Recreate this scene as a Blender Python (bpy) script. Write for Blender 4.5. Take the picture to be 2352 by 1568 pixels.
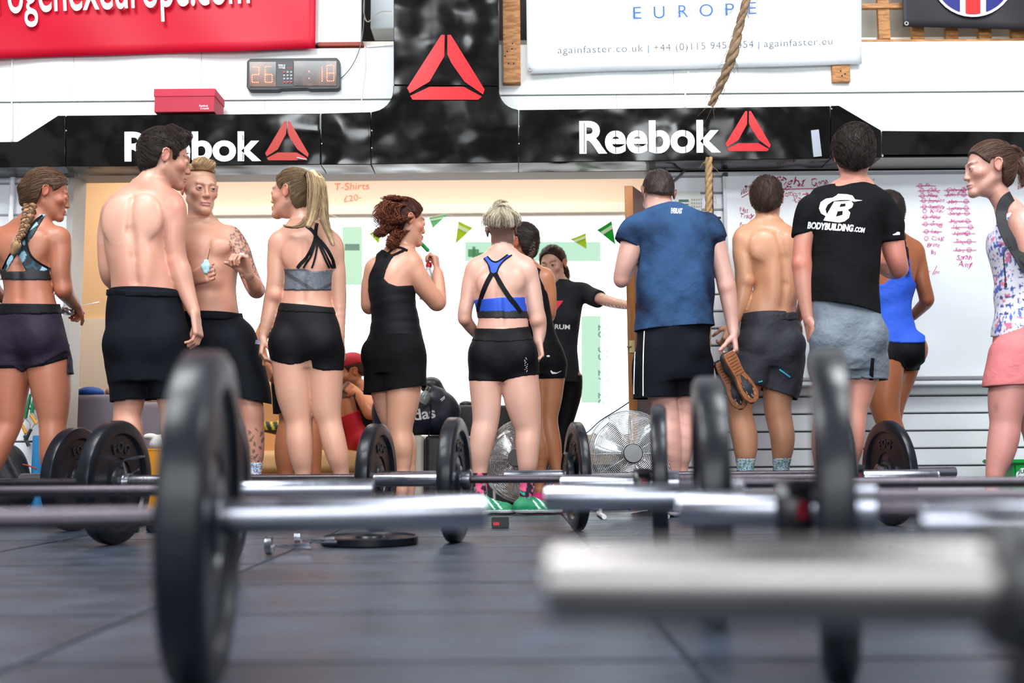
import bpy, bmesh, math, random
import numpy as np
from mathutils import Vector, Matrix
from mathutils.bvhtree import BVHTree

random.seed(7); rng = np.random.default_rng(7)
scene = bpy.context.scene
for o in list(bpy.data.objects): bpy.data.objects.remove(o)
PI = math.pi

# ---------------------------------------------------------------- camera
F_PX = 2400.0; CAM = np.array([0.0, 0.0, 0.30])
_th = math.atan(268/F_PX); _ro = 0.008
_F = np.array([0, math.cos(_th), math.sin(_th)])
_U0 = np.array([0, -math.sin(_th), math.cos(_th)]); _R0 = np.array([1.0, 0, 0])
_U = _U0*math.cos(_ro) + _R0*math.sin(_ro)
_R = _R0*math.cos(_ro) - _U0*math.sin(_ro)
cam = bpy.data.cameras.new('camera'); camo = bpy.data.objects.new('camera', cam)
scene.collection.objects.link(camo); scene.camera = camo
M = Matrix.Identity(4)
for i in range(3):
    M[i][0] = _R[i]; M[i][1] = _U[i]; M[i][2] = -_F[i]; M[i][3] = CAM[i]
camo.matrix_world = M
cam.sensor_width = 36; cam.lens = 36*F_PX/2352
cam.clip_start = 0.02; cam.clip_end = 200
cam.dof.use_dof = True; cam.dof.focus_distance = 5.25; cam.dof.aperture_fstop = 1.8
# ---------------------------------------------------------------- light and exposure
scene.view_settings.view_transform = 'Standard'; scene.view_settings.look = 'None'
scene.view_settings.gamma = 1.0; scene.view_settings.use_curve_mapping = False
scene.view_settings.exposure = 0.0
scene.render.film_transparent = False
scene.cycles.max_bounces = 7; scene.cycles.diffuse_bounces = 4; scene.cycles.glossy_bounces = 4
scene.cycles.transparent_max_bounces = 12; scene.cycles.caustics_reflective = False; scene.cycles.caustics_refractive = False
scene.cycles.sample_clamp_indirect = 6
world = bpy.data.worlds.new('world'); scene.world = world; world.use_nodes = True
_nt = world.node_tree; _bg = _nt.nodes['Background']
_tc = _nt.nodes.new('ShaderNodeTexCoord'); _nz = _nt.nodes.new('ShaderNodeTexNoise'); _rp = _nt.nodes.new('ShaderNodeValToRGB')
_nz.inputs['Scale'].default_value = 2.2; _nz.inputs['Detail'].default_value = 4
_nt.links.new(_tc.outputs['Generated'], _nz.inputs['Vector']); _nt.links.new(_nz.outputs['Fac'], _rp.inputs['Fac'])
_rp.color_ramp.elements[0].position = .35; _rp.color_ramp.elements[0].color = (.80, .90, 1, 1)
_rp.color_ramp.elements[1].position = .6; _rp.color_ramp.elements[1].color = (1, 1, 1, 1)
_nt.links.new(_rp.outputs['Color'], _bg.inputs['Color']); _bg.inputs['Strength'].default_value = 2.6

def area(name, loc, sx, sy, power, col=(1, 1, 1), target=None):
    l = bpy.data.lights.new(name, 'AREA'); l.shape = 'RECTANGLE'; l.size = sx; l.size_y = sy; l.energy = power; l.color = col
    o = bpy.data.objects.new(name, l); scene.collection.objects.link(o); o.location = loc
    if target is not None:
        o.rotation_euler = (Vector(target) - Vector(loc)).to_track_quat('-Z', 'Y').to_euler()
    return o
CEIL = 5.2
SKY = [(-2.3, .2), (2.3, .2), (-2.3, 2.7), (2.3, 2.7)]
for i, (x, y) in enumerate(SKY):
    area('skylight_light', (x, y, CEIL-.06), 2.2, 1.7, 215 if y < 2 else 215, (.93, .97, 1))
area('rear_door_daylight', (0, -2.95, 2.35), 5.8, 1.9, 190, (.92, .97, 1), (0, 3, 2.0))
area('shop_ceiling_light', (-1.0, 7.4, 2.72), 4.5, .9, 62, (1, .94, .88))

# ---------------------------------------------------------------- picture <-> world
def ray(u, v):
    return _F + _R*((u-1176)/F_PX) + _U*((784-v)/F_PX)
def P(u, v, Y):
    d = ray(u, v); return CAM + d*(Y/d[1])
def G(u, v, z=0.0):
    d = ray(u, v); return CAM + d*((z-CAM[2])/d[2])
def proj(p):
    q = np.asarray(p) - CAM
    zc = q@_F
    return 1176 + F_PX*(q@_R)/zc, 784 - F_PX*(q@_U)/zc, zc
def Ys(s): return F_PX/s - .05
def floor_v(u, Y):
    x = (u-1176)/F_PX*Y
    return proj(np.array([x, Y, 0.0]))[1]

# ---------------------------------------------------------------- object helpers
C = scene.collection
def link(name, me, mat=None, parent=None, loc=None):
    o = bpy.data.objects.new(name, me); C.objects.link(o)
    if mat is not None and hasattr(me, 'materials') and len(me.materials) == 0:
        for m in (mat if isinstance(mat, (list, tuple)) else [mat]): me.materials.append(m)
    if loc is not None: o.location = loc
    if parent is not None:
        o.parent = parent
        if parent.type == 'EMPTY' or parent.parent is not None or True:
            # children are built in world coordinates: cancel the parent's transform
            o.matrix_parent_inverse = world_of(parent).inverted()
    return o
def world_of(o):
    m = o.matrix_basis.copy()
    if o.parent is not None: m = world_of(o.parent) @ o.matrix_parent_inverse @ m
    return m
def tag(o, label=None, cat=None, group=None, kind=None):
    if label: o['label'] = label
    if cat: o['category'] = cat
    if group: o['group'] = group
    if kind: o['kind'] = kind
    return o
def thing(name, label, cat, loc=(0, 0, 0), group=None):
    o = bpy.data.objects.new(name, None); C.objects.link(o); o.location = loc; o.empty_display_size = .1
    return tag(o, label, cat, group)
def mesh_np(name, V, Fq, smooth=True, col=None):
    """V (n,3), Fq list of faces or (m,k) array"""
    me = bpy.data.meshes.new(name)
    V = np.asarray(V, dtype=np.float32)
    if isinstance(Fq, np.ndarray):
        k = Fq.shape[1]; m = len(Fq)
        me.vertices.add(len(V)); me.vertices.foreach_set('co', V.ravel())
        me.loops.add(m*k); me.loops.foreach_set('vertex_index', Fq.astype(np.int32).ravel())
        me.polygons.add(m); me.polygons.foreach_set('loop_start', np.arange(0, m*k, k, dtype=np.int32))
        me.polygons.foreach_set('loop_total', np.full(m, k, dtype=np.int32))
        me.update(calc_edges=True)
    else:
        me.from_pydata([tuple(map(float, v)) for v in V], [], Fq); me.update()
    if smooth: me.polygons.foreach_set('use_smooth', np.ones(len(me.polygons), dtype=bool))
    if col is not None:
        a = me.color_attributes.new('col', 'FLOAT_COLOR', 'POINT')
        c = np.ones((len(V), 4), dtype=np.float32); c[:, :3] = col
        a.data.foreach_set('color', c.ravel())
    return me

class MB:
    """collects simple shapes into one mesh"""
    def __init__(s): s.v = []; s.f = []
    def add(s, V, F):
        n = len(s.v); s.v += [tuple(map(float, p)) for p in V]; s.f += [tuple(i+n for i in f) for f in F]; return s
    def box(s, a, b, bev=0):
        x0, y0, z0 = [min(a[i], b[i]) for i in range(3)]; x1, y1, z1 = [max(a[i], b[i]) for i in range(3)]
        if bev <= 0:
            V = [(x0, y0, z0), (x1, y0, z0), (x1, y1, z0), (x0, y1, z0), (x0, y0, z1), (x1, y0, z1), (x1, y1, z1), (x0, y1, z1)]
            return s.add(V, [(0, 3, 2, 1), (4, 5, 6, 7), (0, 1, 5, 4), (1, 2, 6, 5), (2, 3, 7, 6), (3, 0, 4, 7)])
        bm = bmesh.new(); bmesh.ops.create_cube(bm, size=1)
        for v in bm.verts:
            v.co = Vector(((x0+x1)/2+v.co.x*(x1-x0), (y0+y1)/2+v.co.y*(y1-y0), (z0+z1)/2+v.co.z*(z1-z0)))
        bmesh.ops.bevel(bm, geom=bm.edges[:], offset=min(bev, .45*min(x1-x0, y1-y0, z1-z0)), segments=2, affect='EDGES')
        bm.verts.index_update()
        s.add([v.co[:] for v in bm.verts], [[v.index for v in f.verts] for f in bm.faces]); bm.free(); return s
    def tube(s, pts, r, n=8, cap=True, flat=1.0, up=None):
        pts = [np.asarray(p, float) for p in pts]; R = r if hasattr(r, '__len__') else [r]*len(pts)
        V = []; F = []; prev = None
        for i, p in enumerate(pts):
            t = pts[min(i+1, len(pts)-1)] - pts[max(i-1, 0)]; t = t/(np.linalg.norm(t)+1e-12)
            if prev is None:
                a = np.array([0, 0, 1.]) if abs(t[2]) < .9 else np.array([1., 0, 0])
                if up is not None: a = np.asarray(up, float)
                prev = a - t*(a@t); prev /= np.linalg.norm(prev)+1e-12
            e = prev - t*(prev@t); e /= np.linalg.norm(e)+1e-12; prev = e
            g = np.cross(t, e)
            for k in range(n):
                A = 2*PI*k/n; V.append(p + (e*math.cos(A)*flat + g*math.sin(A))*R[i])
        m = len(pts)
        for i in range(m-1):
            for k in range(n):
                F.append((i*n+k, i*n+(k+1) % n, (i+1)*n+(k+1) % n, (i+1)*n+k))
        if cap: F.append(tuple(range(n-1, -1, -1))); F.append(tuple((m-1)*n+k for k in range(n)))
        return s.add(V, F)
    def lathe(s, prof, o, ax, n=32, caps=False):
        """prof: list of (r, h) along axis ax from origin o"""
        o = np.asarray(o, float); ax = np.asarray(ax, float); ax = ax/np.linalg.norm(ax)
        a = np.array([0, 0, 1.]) if abs(ax[2]) < .9 else np.array([1., 0, 0])
        e = a-ax*(a@ax); e /= np.linalg.norm(e); g = np.cross(ax, e)
        V = []; F = []
        for r, h in prof:
            for k in range(n):
                A = 2*PI*k/n; V.append(o+ax*h+(e*math.cos(A)+g*math.sin(A))*r)
        for i in range(len(prof)-1):
            for k in range(n):
                F.append((i*n+k, i*n+(k+1) % n, (i+1)*n+(k+1) % n, (i+1)*n+k))
        if caps: F.append(tuple(range(n-1, -1, -1))); F.append(tuple((len(prof)-1)*n+k for k in range(n)))
        return s.add(V, F)
    def prism(s, poly, ext):
        """poly: 3d points of a planar outline; ext: extrusion vector"""
        n = len(poly); ext = np.asarray(ext, float)
        V = [np.asarray(p, float) for p in poly]; V += [p+ext for p in V]
        F = [tuple(range(n-1, -1, -1)), tuple(range(n, 2*n))] + [(i, (i+1) % n, n+(i+1) % n, n+i) for i in range(n)]
        return s.add(V, F)
    def build(s, name, mat, parent=None, smooth=False, bevel=0, fix=True):
        me = bpy.data.meshes.new(name); me.from_pydata(s.v, [], s.f); me.update()
        if fix:
            bm = bmesh.new(); bm.from_mesh(me); bmesh.ops.recalc_face_normals(bm, faces=bm.faces[:]); bm.to_mesh(me); bm.free()
        if smooth:
            me.polygons.foreach_set('use_smooth', np.ones(len(me.polygons), dtype=bool))
        o = link(name, me, mat, parent)
        if smooth == 'auto': me.set_sharp_from_angle(angle=math.radians(40))
        if bevel:
            b = o.modifiers.new('bevel', 'BEVEL'); b.width = bevel; b.segments = 2; b.limit_method = 'ANGLE'
        return o

# ---------------------------------------------------------------- materials
MATS = {}
def mat(name, col=(.5, .5, .5), rough=.5, metal=0, spec=.5, coat=0, sheen=0, bump=0, bscale=50, vcol=False, var=0, vscale=6,
        col2=None, emit=None, estr=1, stretch=None, sss=0, c2scale=None, c2pos=(.4, .6), bdetail=4, rvar=0):
    if name in MATS: return MATS[name]
    m = bpy.data.materials.new(name); m.use_nodes = True; nt = m.node_tree; N = nt.nodes; L = nt.links
    b = N['Principled BSDF']; MATS[name] = m
    b.inputs['Base Color'].default_value = (*col, 1); b.inputs['Roughness'].default_value = rough
    b.inputs['Metallic'].default_value = metal; b.inputs['Specular IOR Level'].default_value = spec
    b.inputs['Coat Weight'].default_value = coat; b.inputs['Coat Roughness'].default_value = .15
    b.inputs['Sheen Weight'].default_value = sheen
    if sss:
        b.inputs['Subsurface Weight'].default_value = sss; b.inputs['Subsurface Radius'].default_value = (.012, .005, .003); b.inputs['Subsurface Scale'].default_value = 1
    tc = N.new('ShaderNodeTexCoord'); vec = tc.outputs['Object']
    if stretch:
        mp = N.new('ShaderNodeMapping'); mp.inputs['Scale'].default_value = stretch; L.new(vec, mp.inputs['Vector']); vec = mp.outputs['Vector']
    csock = None
    if vcol:
        a = N.new('ShaderNodeAttribute'); a.attribute_name = 'col'; csock = a.outputs['Color']
    if col2 is not None:
        n2 = N.new('ShaderNodeTexNoise'); n2.inputs['Scale'].default_value = c2scale or vscale; n2.inputs['Detail'].default_value = 5
        L.new(vec, n2.inputs['Vector']); r = N.new('ShaderNodeValToRGB'); L.new(n2.outputs['Fac'], r.inputs['Fac'])
        r.color_ramp.elements[0].position = c2pos[0]; r.color_ramp.elements[1].position = c2pos[1]
        r.color_ramp.elements[0].color = (*col, 1); r.color_ramp.elements[1].color = (*col2, 1); csock = r.outputs['Color']
    if var:
        n3 = N.new('ShaderNodeTexNoise'); n3.inputs['Scale'].default_value = vscale; n3.inputs['Detail'].default_value = 6
        L.new(vec, n3.inputs['Vector'])
        mr = N.new('ShaderNodeMapRange'); mr.inputs['From Min'].default_value = .3; mr.inputs['From Max'].default_value = .7
        mr.inputs['To Min'].default_value = 1-var; mr.inputs['To Max'].default_value = 1+var*.5; L.new(n3.outputs['Fac'], mr.inputs['Value'])
        mx = N.new('ShaderNodeVectorMath'); mx.operation = 'SCALE'
        if csock is None: mx.inputs[0].default_value = col
        else: L.new(csock, mx.inputs[0])
        L.new(mr.outputs['Result'], mx.inputs['Scale']); csock = mx.outputs['Vector']
    if csock is not None: L.new(csock, b.inputs['Base Color'])
    if rvar:
        n4 = N.new('ShaderNodeTexNoise'); n4.inputs['Scale'].default_value = vscale; n4.inputs['Detail'].default_value = 5; L.new(vec, n4.inputs['Vector'])
        mr = N.new('ShaderNodeMapRange'); mr.inputs['From Min'].default_value = .3; mr.inputs['From Max'].default_value = .7
        mr.inputs['To Min'].default_value = max(.02, rough-rvar); mr.inputs['To Max'].default_value = min(1, rough+rvar); L.new(n4.outputs['Fac'], mr.inputs['Value']); L.new(mr.outputs['Result'], b.inputs['Roughness'])
    if bump:
        n5 = N.new('ShaderNodeTexNoise'); n5.inputs['Scale'].default_value = bscale; n5.inputs['Detail'].default_value = bdetail
        L.new(vec, n5.inputs['Vector']); bp = N.new('ShaderNodeBump'); bp.inputs['Strength'].default_value = 1; bp.inputs['Distance'].default_value = bump
        L.new(n5.outputs['Fac'], bp.inputs['Height']); L.new(bp.outputs['Normal'], b.inputs['Normal'])
    if emit is not None:
        b.inputs['Emission Color'].default_value = (*emit, 1); b.inputs['Emission Strength'].default_value = estr
    return m
def hexc(r, g, b):
    f = lambda c: ((c/255+.055)/1.055)**2.4 if c > 10 else c/255/12.92
    return (f(r), f(g), f(b))

# ---------------------------------------------------------------- text and flat marks
def text_mesh(s, bold=0, space=1.0, shear=0, word=1.0, res=6):
    cu = bpy.data.curves.new('t', 'FONT'); cu.body = s; cu.size = 1; cu.resolution_u = res; cu.offset = bold; cu.space_character = space; cu.shear = shear; cu.space_word = word
    cu.align_x = 'LEFT'; o = bpy.data.objects.new('t', cu); C.objects.link(o)
    dg = bpy.context.evaluated_depsgraph_get(); ev = o.evaluated_get(dg)
    me = bpy.data.meshes.new_from_object(ev)
    V = np.array([v.co[:2] for v in me.vertices]).reshape(-1, 2); Fs = [tuple(p.vertices) for p in me.polygons]
    bpy.data.objects.remove(o); bpy.data.curves.remove(cu); bpy.data.meshes.remove(me)
    return V, Fs
def text_px(s, u0, v0, u1, v1, hpx, **kw):
    """text whose baseline runs from (u0,v0) to (u1,v1) with letter height hpx (picture pixels, up = smaller v)"""
    V, Fs = text_mesh(s, **kw)
    x0, x1 = V[:, 0].min(), V[:, 0].max(); capb = max(V[:, 1].max(), .3)
    X = (V[:, 0]-x0)/(x1-x0); H = V[:, 1]/.73*hpx
    d = np.array([u1-u0, v1-v0]); nrm = np.array([d[1], -d[0]])/np.linalg.norm(d)
    if d[0] < 0: nrm = -nrm
    UV = np.array([u0, v0]) + X[:, None]*d + H[:, None]*nrm
    return UV, Fs
def flat_px(name, UV, Fs, Y, mt, parent=None, thick=.0):
    V = [P(u, v, Y) for u, v in UV]
    mb = MB(); mb.add(V, Fs)
    o = mb.build(name, mt, parent, fix=False)
    return o
def poly_px(pts): return np.array(pts, float), [tuple(range(len(pts)))]
def stroke_px(paths, w):
    """hand-drawn strokes as flat ribbons in the picture plane"""
    V = []; F = []
    for pts in paths:
        pts = [np.array(p, float) for p in pts]; n0 = len(V)
        for i, p in enumerate(pts):
            t = pts[min(i+1, len(pts)-1)]-pts[max(i-1, 0)]; t = t/(np.linalg.norm(t)+1e-9); n = np.array([-t[1], t[0]])*w/2
            V += [p+n, p-n]
        for i in range(len(pts)-1):
            a = n0+2*i; F.append((a, a+1, a+3, a+2))
    return np.array(V), F
def catmull(pts, sub=4):
    pts = [np.asarray(p, float) for p in pts]
    if len(pts) < 3: 
        return [pts[0]*(1-t)+pts[-1]*t for t in np.linspace(0, 1, sub+1)]
    out = []
    for i in range(len(pts)-1):
        p0 = pts[max(i-1, 0)]; p1 = pts[i]; p2 = pts[i+1]; p3 = pts[min(i+2, len(pts)-1)]
        for k in range(sub):
            t = k/sub
            out.append(.5*((2*p1)+(-p0+p2)*t+(2*p0-5*p1+4*p2-p3)*t*t+(-p0+3*p1-3*p2+p3)*t**3))
    out.append(pts[-1]); return out
# ================================================================ implicit bodies: fields on grids, meshed with surface nets
class Grid:
    def __init__(s, lo, hi, h):
        s.h = h; s.lo = np.asarray(lo, float); s.n = np.ceil((np.asarray(hi)-s.lo)/h).astype(int)+1
        s.ax = [(s.lo[i]+h*np.arange(s.n[i])).astype(np.float32) for i in range(3)]
    def sl(s, lo, hi):
        a = np.clip(np.floor((np.asarray(lo)-s.lo)/s.h).astype(int), 0, s.n); b = np.clip(np.ceil((np.asarray(hi)-s.lo)/s.h).astype(int)+1, 0, s.n)
        if np.any(b-a < 1): return None
        return tuple(slice(int(a[i]), int(b[i])) for i in range(3))
    def pts(s, sl):
        x = s.ax[0][sl[0]][:, None, None]; y = s.ax[1][sl[1]][None, :, None]; z = s.ax[2][sl[2]][None, None, :]
        return x, y, z
def smin(a, b, k):
    h = np.maximum(k-np.abs(a-b), 0)/k
    return np.minimum(a, b)-h*h*k*.25
class Cap:
    """tapered capsule, optionally flattened along n by factor f (<1 = thinner)"""
    def __init__(s, a, b, ra, rb, k=.01, n=None, f=1, sub=False):
        s.a = np.asarray(a, float); s.b = np.asarray(b, float); s.ra = ra; s.rb = rb; s.k = k; s.f = f; s.sub = sub
        s.n = None if n is None else np.asarray(n, float)/np.linalg.norm(n)
    def box(s):
        r = max(s.ra, s.rb); return np.minimum(s.a, s.b)-r, np.maximum(s.a, s.b)+r
    def ev(s, x, y, z, off=0):
        dx = x-s.a[0]; dy = y-s.a[1]; dz = z-s.a[2]; ab = s.b-s.a
        if s.n is not None:
            q = (dx*s.n[0]+dy*s.n[1]+dz*s.n[2])*(1/s.f-1)
            dx = dx+q*s.n[0]; dy = dy+q*s.n[1]; dz = dz+q*s.n[2]
            ab = ab+s.n*(ab@s.n)*(1/s.f-1)
        L = ab@ab+1e-12
        t = np.clip((dx*ab[0]+dy*ab[1]+dz*ab[2])/L, 0, 1)
        d = np.sqrt((dx-t*ab[0])**2+(dy-t*ab[1])**2+(dz-t*ab[2])**2)-(s.ra+(s.rb-s.ra)*t)
        if s.n is not None: d = d*(s.f*.5+.5)
        return d-off
class Ell:
    def __init__(s, c, r, rot=None, k=.01, sub=False):
        s.c = np.asarray(c, float); s.r = np.asarray(r, float); s.R = np.eye(3) if rot is None else np.asarray(rot); s.k = k; s.sub = sub
    def box(s):
        e = np.sqrt(((s.R*s.r)**2).sum(1)); return s.c-e, s.c+e
    def ev(s, x, y, z, off=0):
        dx = x-s.c[0]; dy = y-s.c[1]; dz = z-s.c[2]; R = s.R; r = s.r+off
        a = (dx*R[0, 0]+dy*R[1, 0]+dz*R[2, 0])/r[0]; b = (dx*R[0, 1]+dy*R[1, 1]+dz*R[2, 1])/r[1]; c = (dx*R[0, 2]+dy*R[1, 2]+dz*R[2, 2])/r[2]
        q = np.sqrt(a*a+b*b+c*c)+1e-6
        return (q-1)*q/np.sqrt((a/r[0])**2+(b/r[1])**2+(c/r[2])**2+1e-9)
class Trunk:
    """stack of ellipses along z. rows: (z, cx, cy, w, d, yaw)"""
    def __init__(s, rows, k=.03):
        rows = sorted(rows, key=lambda r: r[0]); R = np.array(rows, float)
        z = R[:, 0]; zz = np.linspace(z[0], z[-1], 60)
        # smooth monotone-ish resampling
        out = [zz]
        for c in range(1, 6):
            v = np.interp(zz, z, R[:, c]); v2 = np.convolve(np.pad(v, 3, mode='edge'), np.array([1, 3, 5, 6, 5, 3, 1])/24, 'valid'); out.append(v2)
        s.t = out; s.k = k; s.sub = False
    def box(s):
        z, cx, cy, w, d, _ = s.t; m = np.maximum(w, d)
        return np.array([(cx-m).min(), (cy-m).min(), z[0]]), np.array([(cx+m).max(), (cy+m).max(), z[-1]])
    def ev(s, x, y, z, off=0):
        zz = z.ravel(); g = [np.interp(zz, s.t[0], a).astype(np.float32)[None, None, :] for a in s.t[1:]]
        cx, cy, w, d, yw = g; w = w+off; d = d+off
        dx = x-cx; dy = y-cy; c = np.cos(yw); sn = np.sin(yw)
        a = (dx*c+dy*sn); b = (-dx*sn+dy*c)
        q = np.sqrt((a/w)**2+(b/d)**2)+1e-5
        dd = (q-1)*q/np.sqrt((a/w**2)**2+(b/d**2)**2+1e-9)
        e = np.maximum(z-s.t[0][-1], s.t[0][0]-z)-off
        return np.maximum(dd, e)
class Clip:
    """a set of capsules ended by a plane"""
    def __init__(s, prims, p, n, k=.03): s.p = prims; s.o = np.asarray(p, float); n = np.asarray(n, float); s.n = n/np.linalg.norm(n); s.k = k; s.sub = False
    def box(s):
        B = [q.box() for q in s.p]; return np.min([b[0] for b in B], 0), np.max([b[1] for b in B], 0)
    def ev(s, x, y, z, off=0):
        d = None
        for q in s.p:
            e = q.ev(x, y, z, off); d = e if d is None else smin(d, e, .012)
        return np.maximum(d, (x-s.o[0])*s.n[0]+(y-s.o[1])*s.n[1]+(z-s.o[2])*s.n[2])
def chain(pts, k=.012, sub=3, **kw):
    """pts: list of (x,y,z,r)"""
    q = catmull([np.array(p, float) for p in pts], sub)
    return [Cap(q[i][:3], q[i+1][:3], max(q[i][3], .003), max(q[i+1][3], .003), k=k, **kw) for i in range(len(q)-1)]
def eval_prims(prims, g, F=None, off=0):
    if F is None: F = np.full(g.n, .5, dtype=np.float32)
    for p in prims:
        lo, hi = p.box(); m = max(.05, p.k+2.5*g.h)+abs(off)
        sl = g.sl(lo-m, hi+m)
        if sl is None: continue
        d = p.ev(*g.pts(sl), off).astype(np.float32)
        if p.sub: F[sl] = -smin(-F[sl], d, p.k)
        else: F[sl] = smin(F[sl], d, p.k)
    return F
def bounds(prims, m=.02):
    B = [p.box() for p in prims if not p.sub]
    return np.min([b[0] for b in B], 0)-m, np.max([b[1] for b in B], 0)+m
def eval_groups(groups, g, off=0):
    """groups: list of (prims, joint or None, kmax, rj); first is the core"""
    F = None
    for prims, joint, kmax, rj in groups:
        if F is None: F = eval_prims(prims, g, off=off); continue
        lo, hi = bounds(prims, .08+abs(off)); sl = g.sl(lo, hi)
        if sl is None: continue
        g2 = Grid.__new__(Grid); g2.h = g.h; g2.lo = np.array([g.ax[i][sl[i]][0] for i in range(3)], float); g2.n = np.array([sl[i].stop-sl[i].start for i in range(3)])
        g2.ax = [g.ax[i][sl[i]] for i in range(3)]
        A = eval_prims(prims, g2, off=off)
        if joint is not None:
            x, y, z = g.pts(sl); D2 = (x-joint[0])**2+(y-joint[1])**2+(z-joint[2])**2
            k = (.009+kmax*np.exp(-D2/rj**2)).astype(np.float32)
        else: k = .002
        F[sl] = smin(F[sl], A, k)
    return F
_E = [((0, 0, 0), (1, 0, 0)), ((0, 1, 0), (1, 1, 0)), ((0, 0, 1), (1, 0, 1)), ((0, 1, 1), (1, 1, 1)),
      ((0, 0, 0), (0, 1, 0)), ((1, 0, 0), (1, 1, 0)), ((0, 0, 1), (0, 1, 1)), ((1, 0, 1), (1, 1, 1)),
      ((0, 0, 0), (0, 0, 1)), ((1, 0, 0), (1, 0, 1)), ((0, 1, 0), (0, 1, 1)), ((1, 1, 0), (1, 1, 1))]
def surfnet(F, g):
    S = F < 0
    c = np.zeros(np.array(F.shape)-1, dtype=np.int8)
    for i in (0, 1):
        for j in (0, 1):
            for k in (0, 1):
                c += S[i:F.shape[0]-1+i, j:F.shape[1]-1+j, k:F.shape[2]-1+k]
    cell = np.argwhere((c > 0) & (c < 8))
    if len(cell) == 0: return np.zeros((0, 3)), np.zeros((0, 4), int)
    vid = np.full(c.shape, -1, dtype=np.int32); vid[cell[:, 0], cell[:, 1], cell[:, 2]] = np.arange(len(cell))
    acc = np.zeros((len(cell), 3)); cnt = np.zeros(len(cell))
    for a, b in _E:
        a = np.array(a); b = np.array(b)
        fa = F[tuple((cell+a).T)]; fb = F[tuple((cell+b).T)]; x = (fa < 0) != (fb < 0)
        t = np.where(x, fa/np.where(np.abs(fa-fb) < 1e-12, 1, fa-fb), 0)
        acc += np.where(x[:, None], a+t[:, None]*(b-a), 0); cnt += x
    V = g.lo+g.h*(cell+acc/cnt[:, None])
    Q = []
    sh = F.shape
    for ax in range(3):
        s0 = [slice(1, -1)]*3; s0[ax] = slice(0, -1); s1 = list(s0); s1[ax] = slice(1, None)
        A = S[tuple(s0)]; B = S[tuple(s1)]; e = np.argwhere(A != B); e = e + np.array([1 if i != ax else 0 for i in range(3)])
        if len(e) == 0: continue
        o1 = np.zeros(3, int); o2 = np.zeros(3, int); o1[(ax+1) % 3] = 1; o2[(ax+2) % 3] = 1
        q = np.stack([vid[tuple((e-o1-o2).T)], vid[tuple((e-o2).T)], vid[tuple(e.T)], vid[tuple((e-o1).T)]], 1)
        flip = ~S[tuple(e.T)]
        q[flip] = q[flip][:, ::-1]
        Q.append(q[(q >= 0).all(1)])
    return V, np.concatenate(Q)
def compact(V, Q):
    u, inv = np.unique(Q, return_inverse=True); return V[u], inv.reshape(Q.shape)
def mesh_regions(groups, h, fine=(), off=0, extra=None, lo=None, hi=None):
    allp = [p for gr in groups for p in gr[0]]
    l, u = bounds(allp, .03+abs(off))
    if lo is not None: l = np.maximum(l, lo); u = np.minimum(u, hi)
    out = []
    g = Grid(l, u, h); Fd = eval_groups(groups, g, off)
    if extra is not None: Fd = extra(Fd, g)
    V, Q = surfnet(Fd, g)
    for (a, b, fh) in fine:
        a = np.asarray(a); b = np.asarray(b); m = h*.9
        ins = ((V > a+m) & (V < b-m)).all(1); Q = Q[~ins[Q].all(1)]
    out.append((V, Q))
    for (a, b, fh) in fine:
        a = np.asarray(a); b = np.asarray(b); g = Grid(a-3*fh, b+3*fh, fh)
        Fd = eval_groups(groups, g, off)
        if extra is not None: Fd = extra(Fd, g)
        V, Q = surfnet(Fd, g); ins = ((V > a) & (V < b)).all(1); Q = Q[ins[Q].all(1)]
        out.append((V, Q))
    VV = []; QQ = []; n = 0
    for V, Q in out:
        if len(Q) == 0: continue
        V, Q = compact(V, Q); VV.append(V); QQ.append(Q+n); n += len(V)
    return np.concatenate(VV), np.concatenate(QQ)
def poly_sdf(u, v, poly):
    """signed distance to a polygon, in the polygon's units; negative inside"""
    poly = np.asarray(poly, float); d = None; ins = np.zeros(np.broadcast(u, v).shape, bool); n = len(poly)
    for i in range(n):
        a = poly[i]; b = poly[(i+1) % n]; e = b-a; wx = u-a[0]; wy = v-a[1]
        t = np.clip((wx*e[0]+wy*e[1])/(e@e+1e-9), 0, 1); dd = (wx-t*e[0])**2+(wy-t*e[1])**2
        d = dd if d is None else np.minimum(d, dd)
        cnd = ((a[1] > v) != (b[1] > v)) & (u < (b[0]-a[0])*(v-a[1])/(b[1]-a[1]+1e-12)+a[0]); ins ^= cnd
    return np.where(ins, -1, 1)*np.sqrt(d)
def proj_grid(g):
    x, y, z = g.pts((slice(None),)*3); x = x-CAM[0]; y = y-CAM[1]; z = z-CAM[2]
    zc = x*_F[0]+y*_F[1]+z*_F[2]
    return 1176+F_PX*(x*_R[0]+y*_R[1]+z*_R[2])/zc, 784-F_PX*(x*_U[0]+y*_U[1]+z*_U[2])/zc, zc
def wavy(amp, fr=(9, 7, 16), seed=0):
    rr = np.random.default_rng(seed); ph = rr.uniform(0, 6, 12)
    def f(x, y, z):
        w = np.sin(fr[0]*x+ph[0]+1.7*np.sin(fr[1]*z+ph[1]))*np.sin(fr[2]*z+ph[2]+2.2*np.sin(fr[0]*x*.8+ph[3])+fr[1]*y)
        w = w+.5*np.sin(2.1*fr[2]*z+ph[4]+3*np.sin(1.3*fr[0]*x+ph[5])+fr[1]*y*1.5)+.4*np.sin(2.6*fr[0]*x+ph[6]+2*np.sin(fr[2]*.7*z+ph[7]))
        return amp*w
    return f
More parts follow.
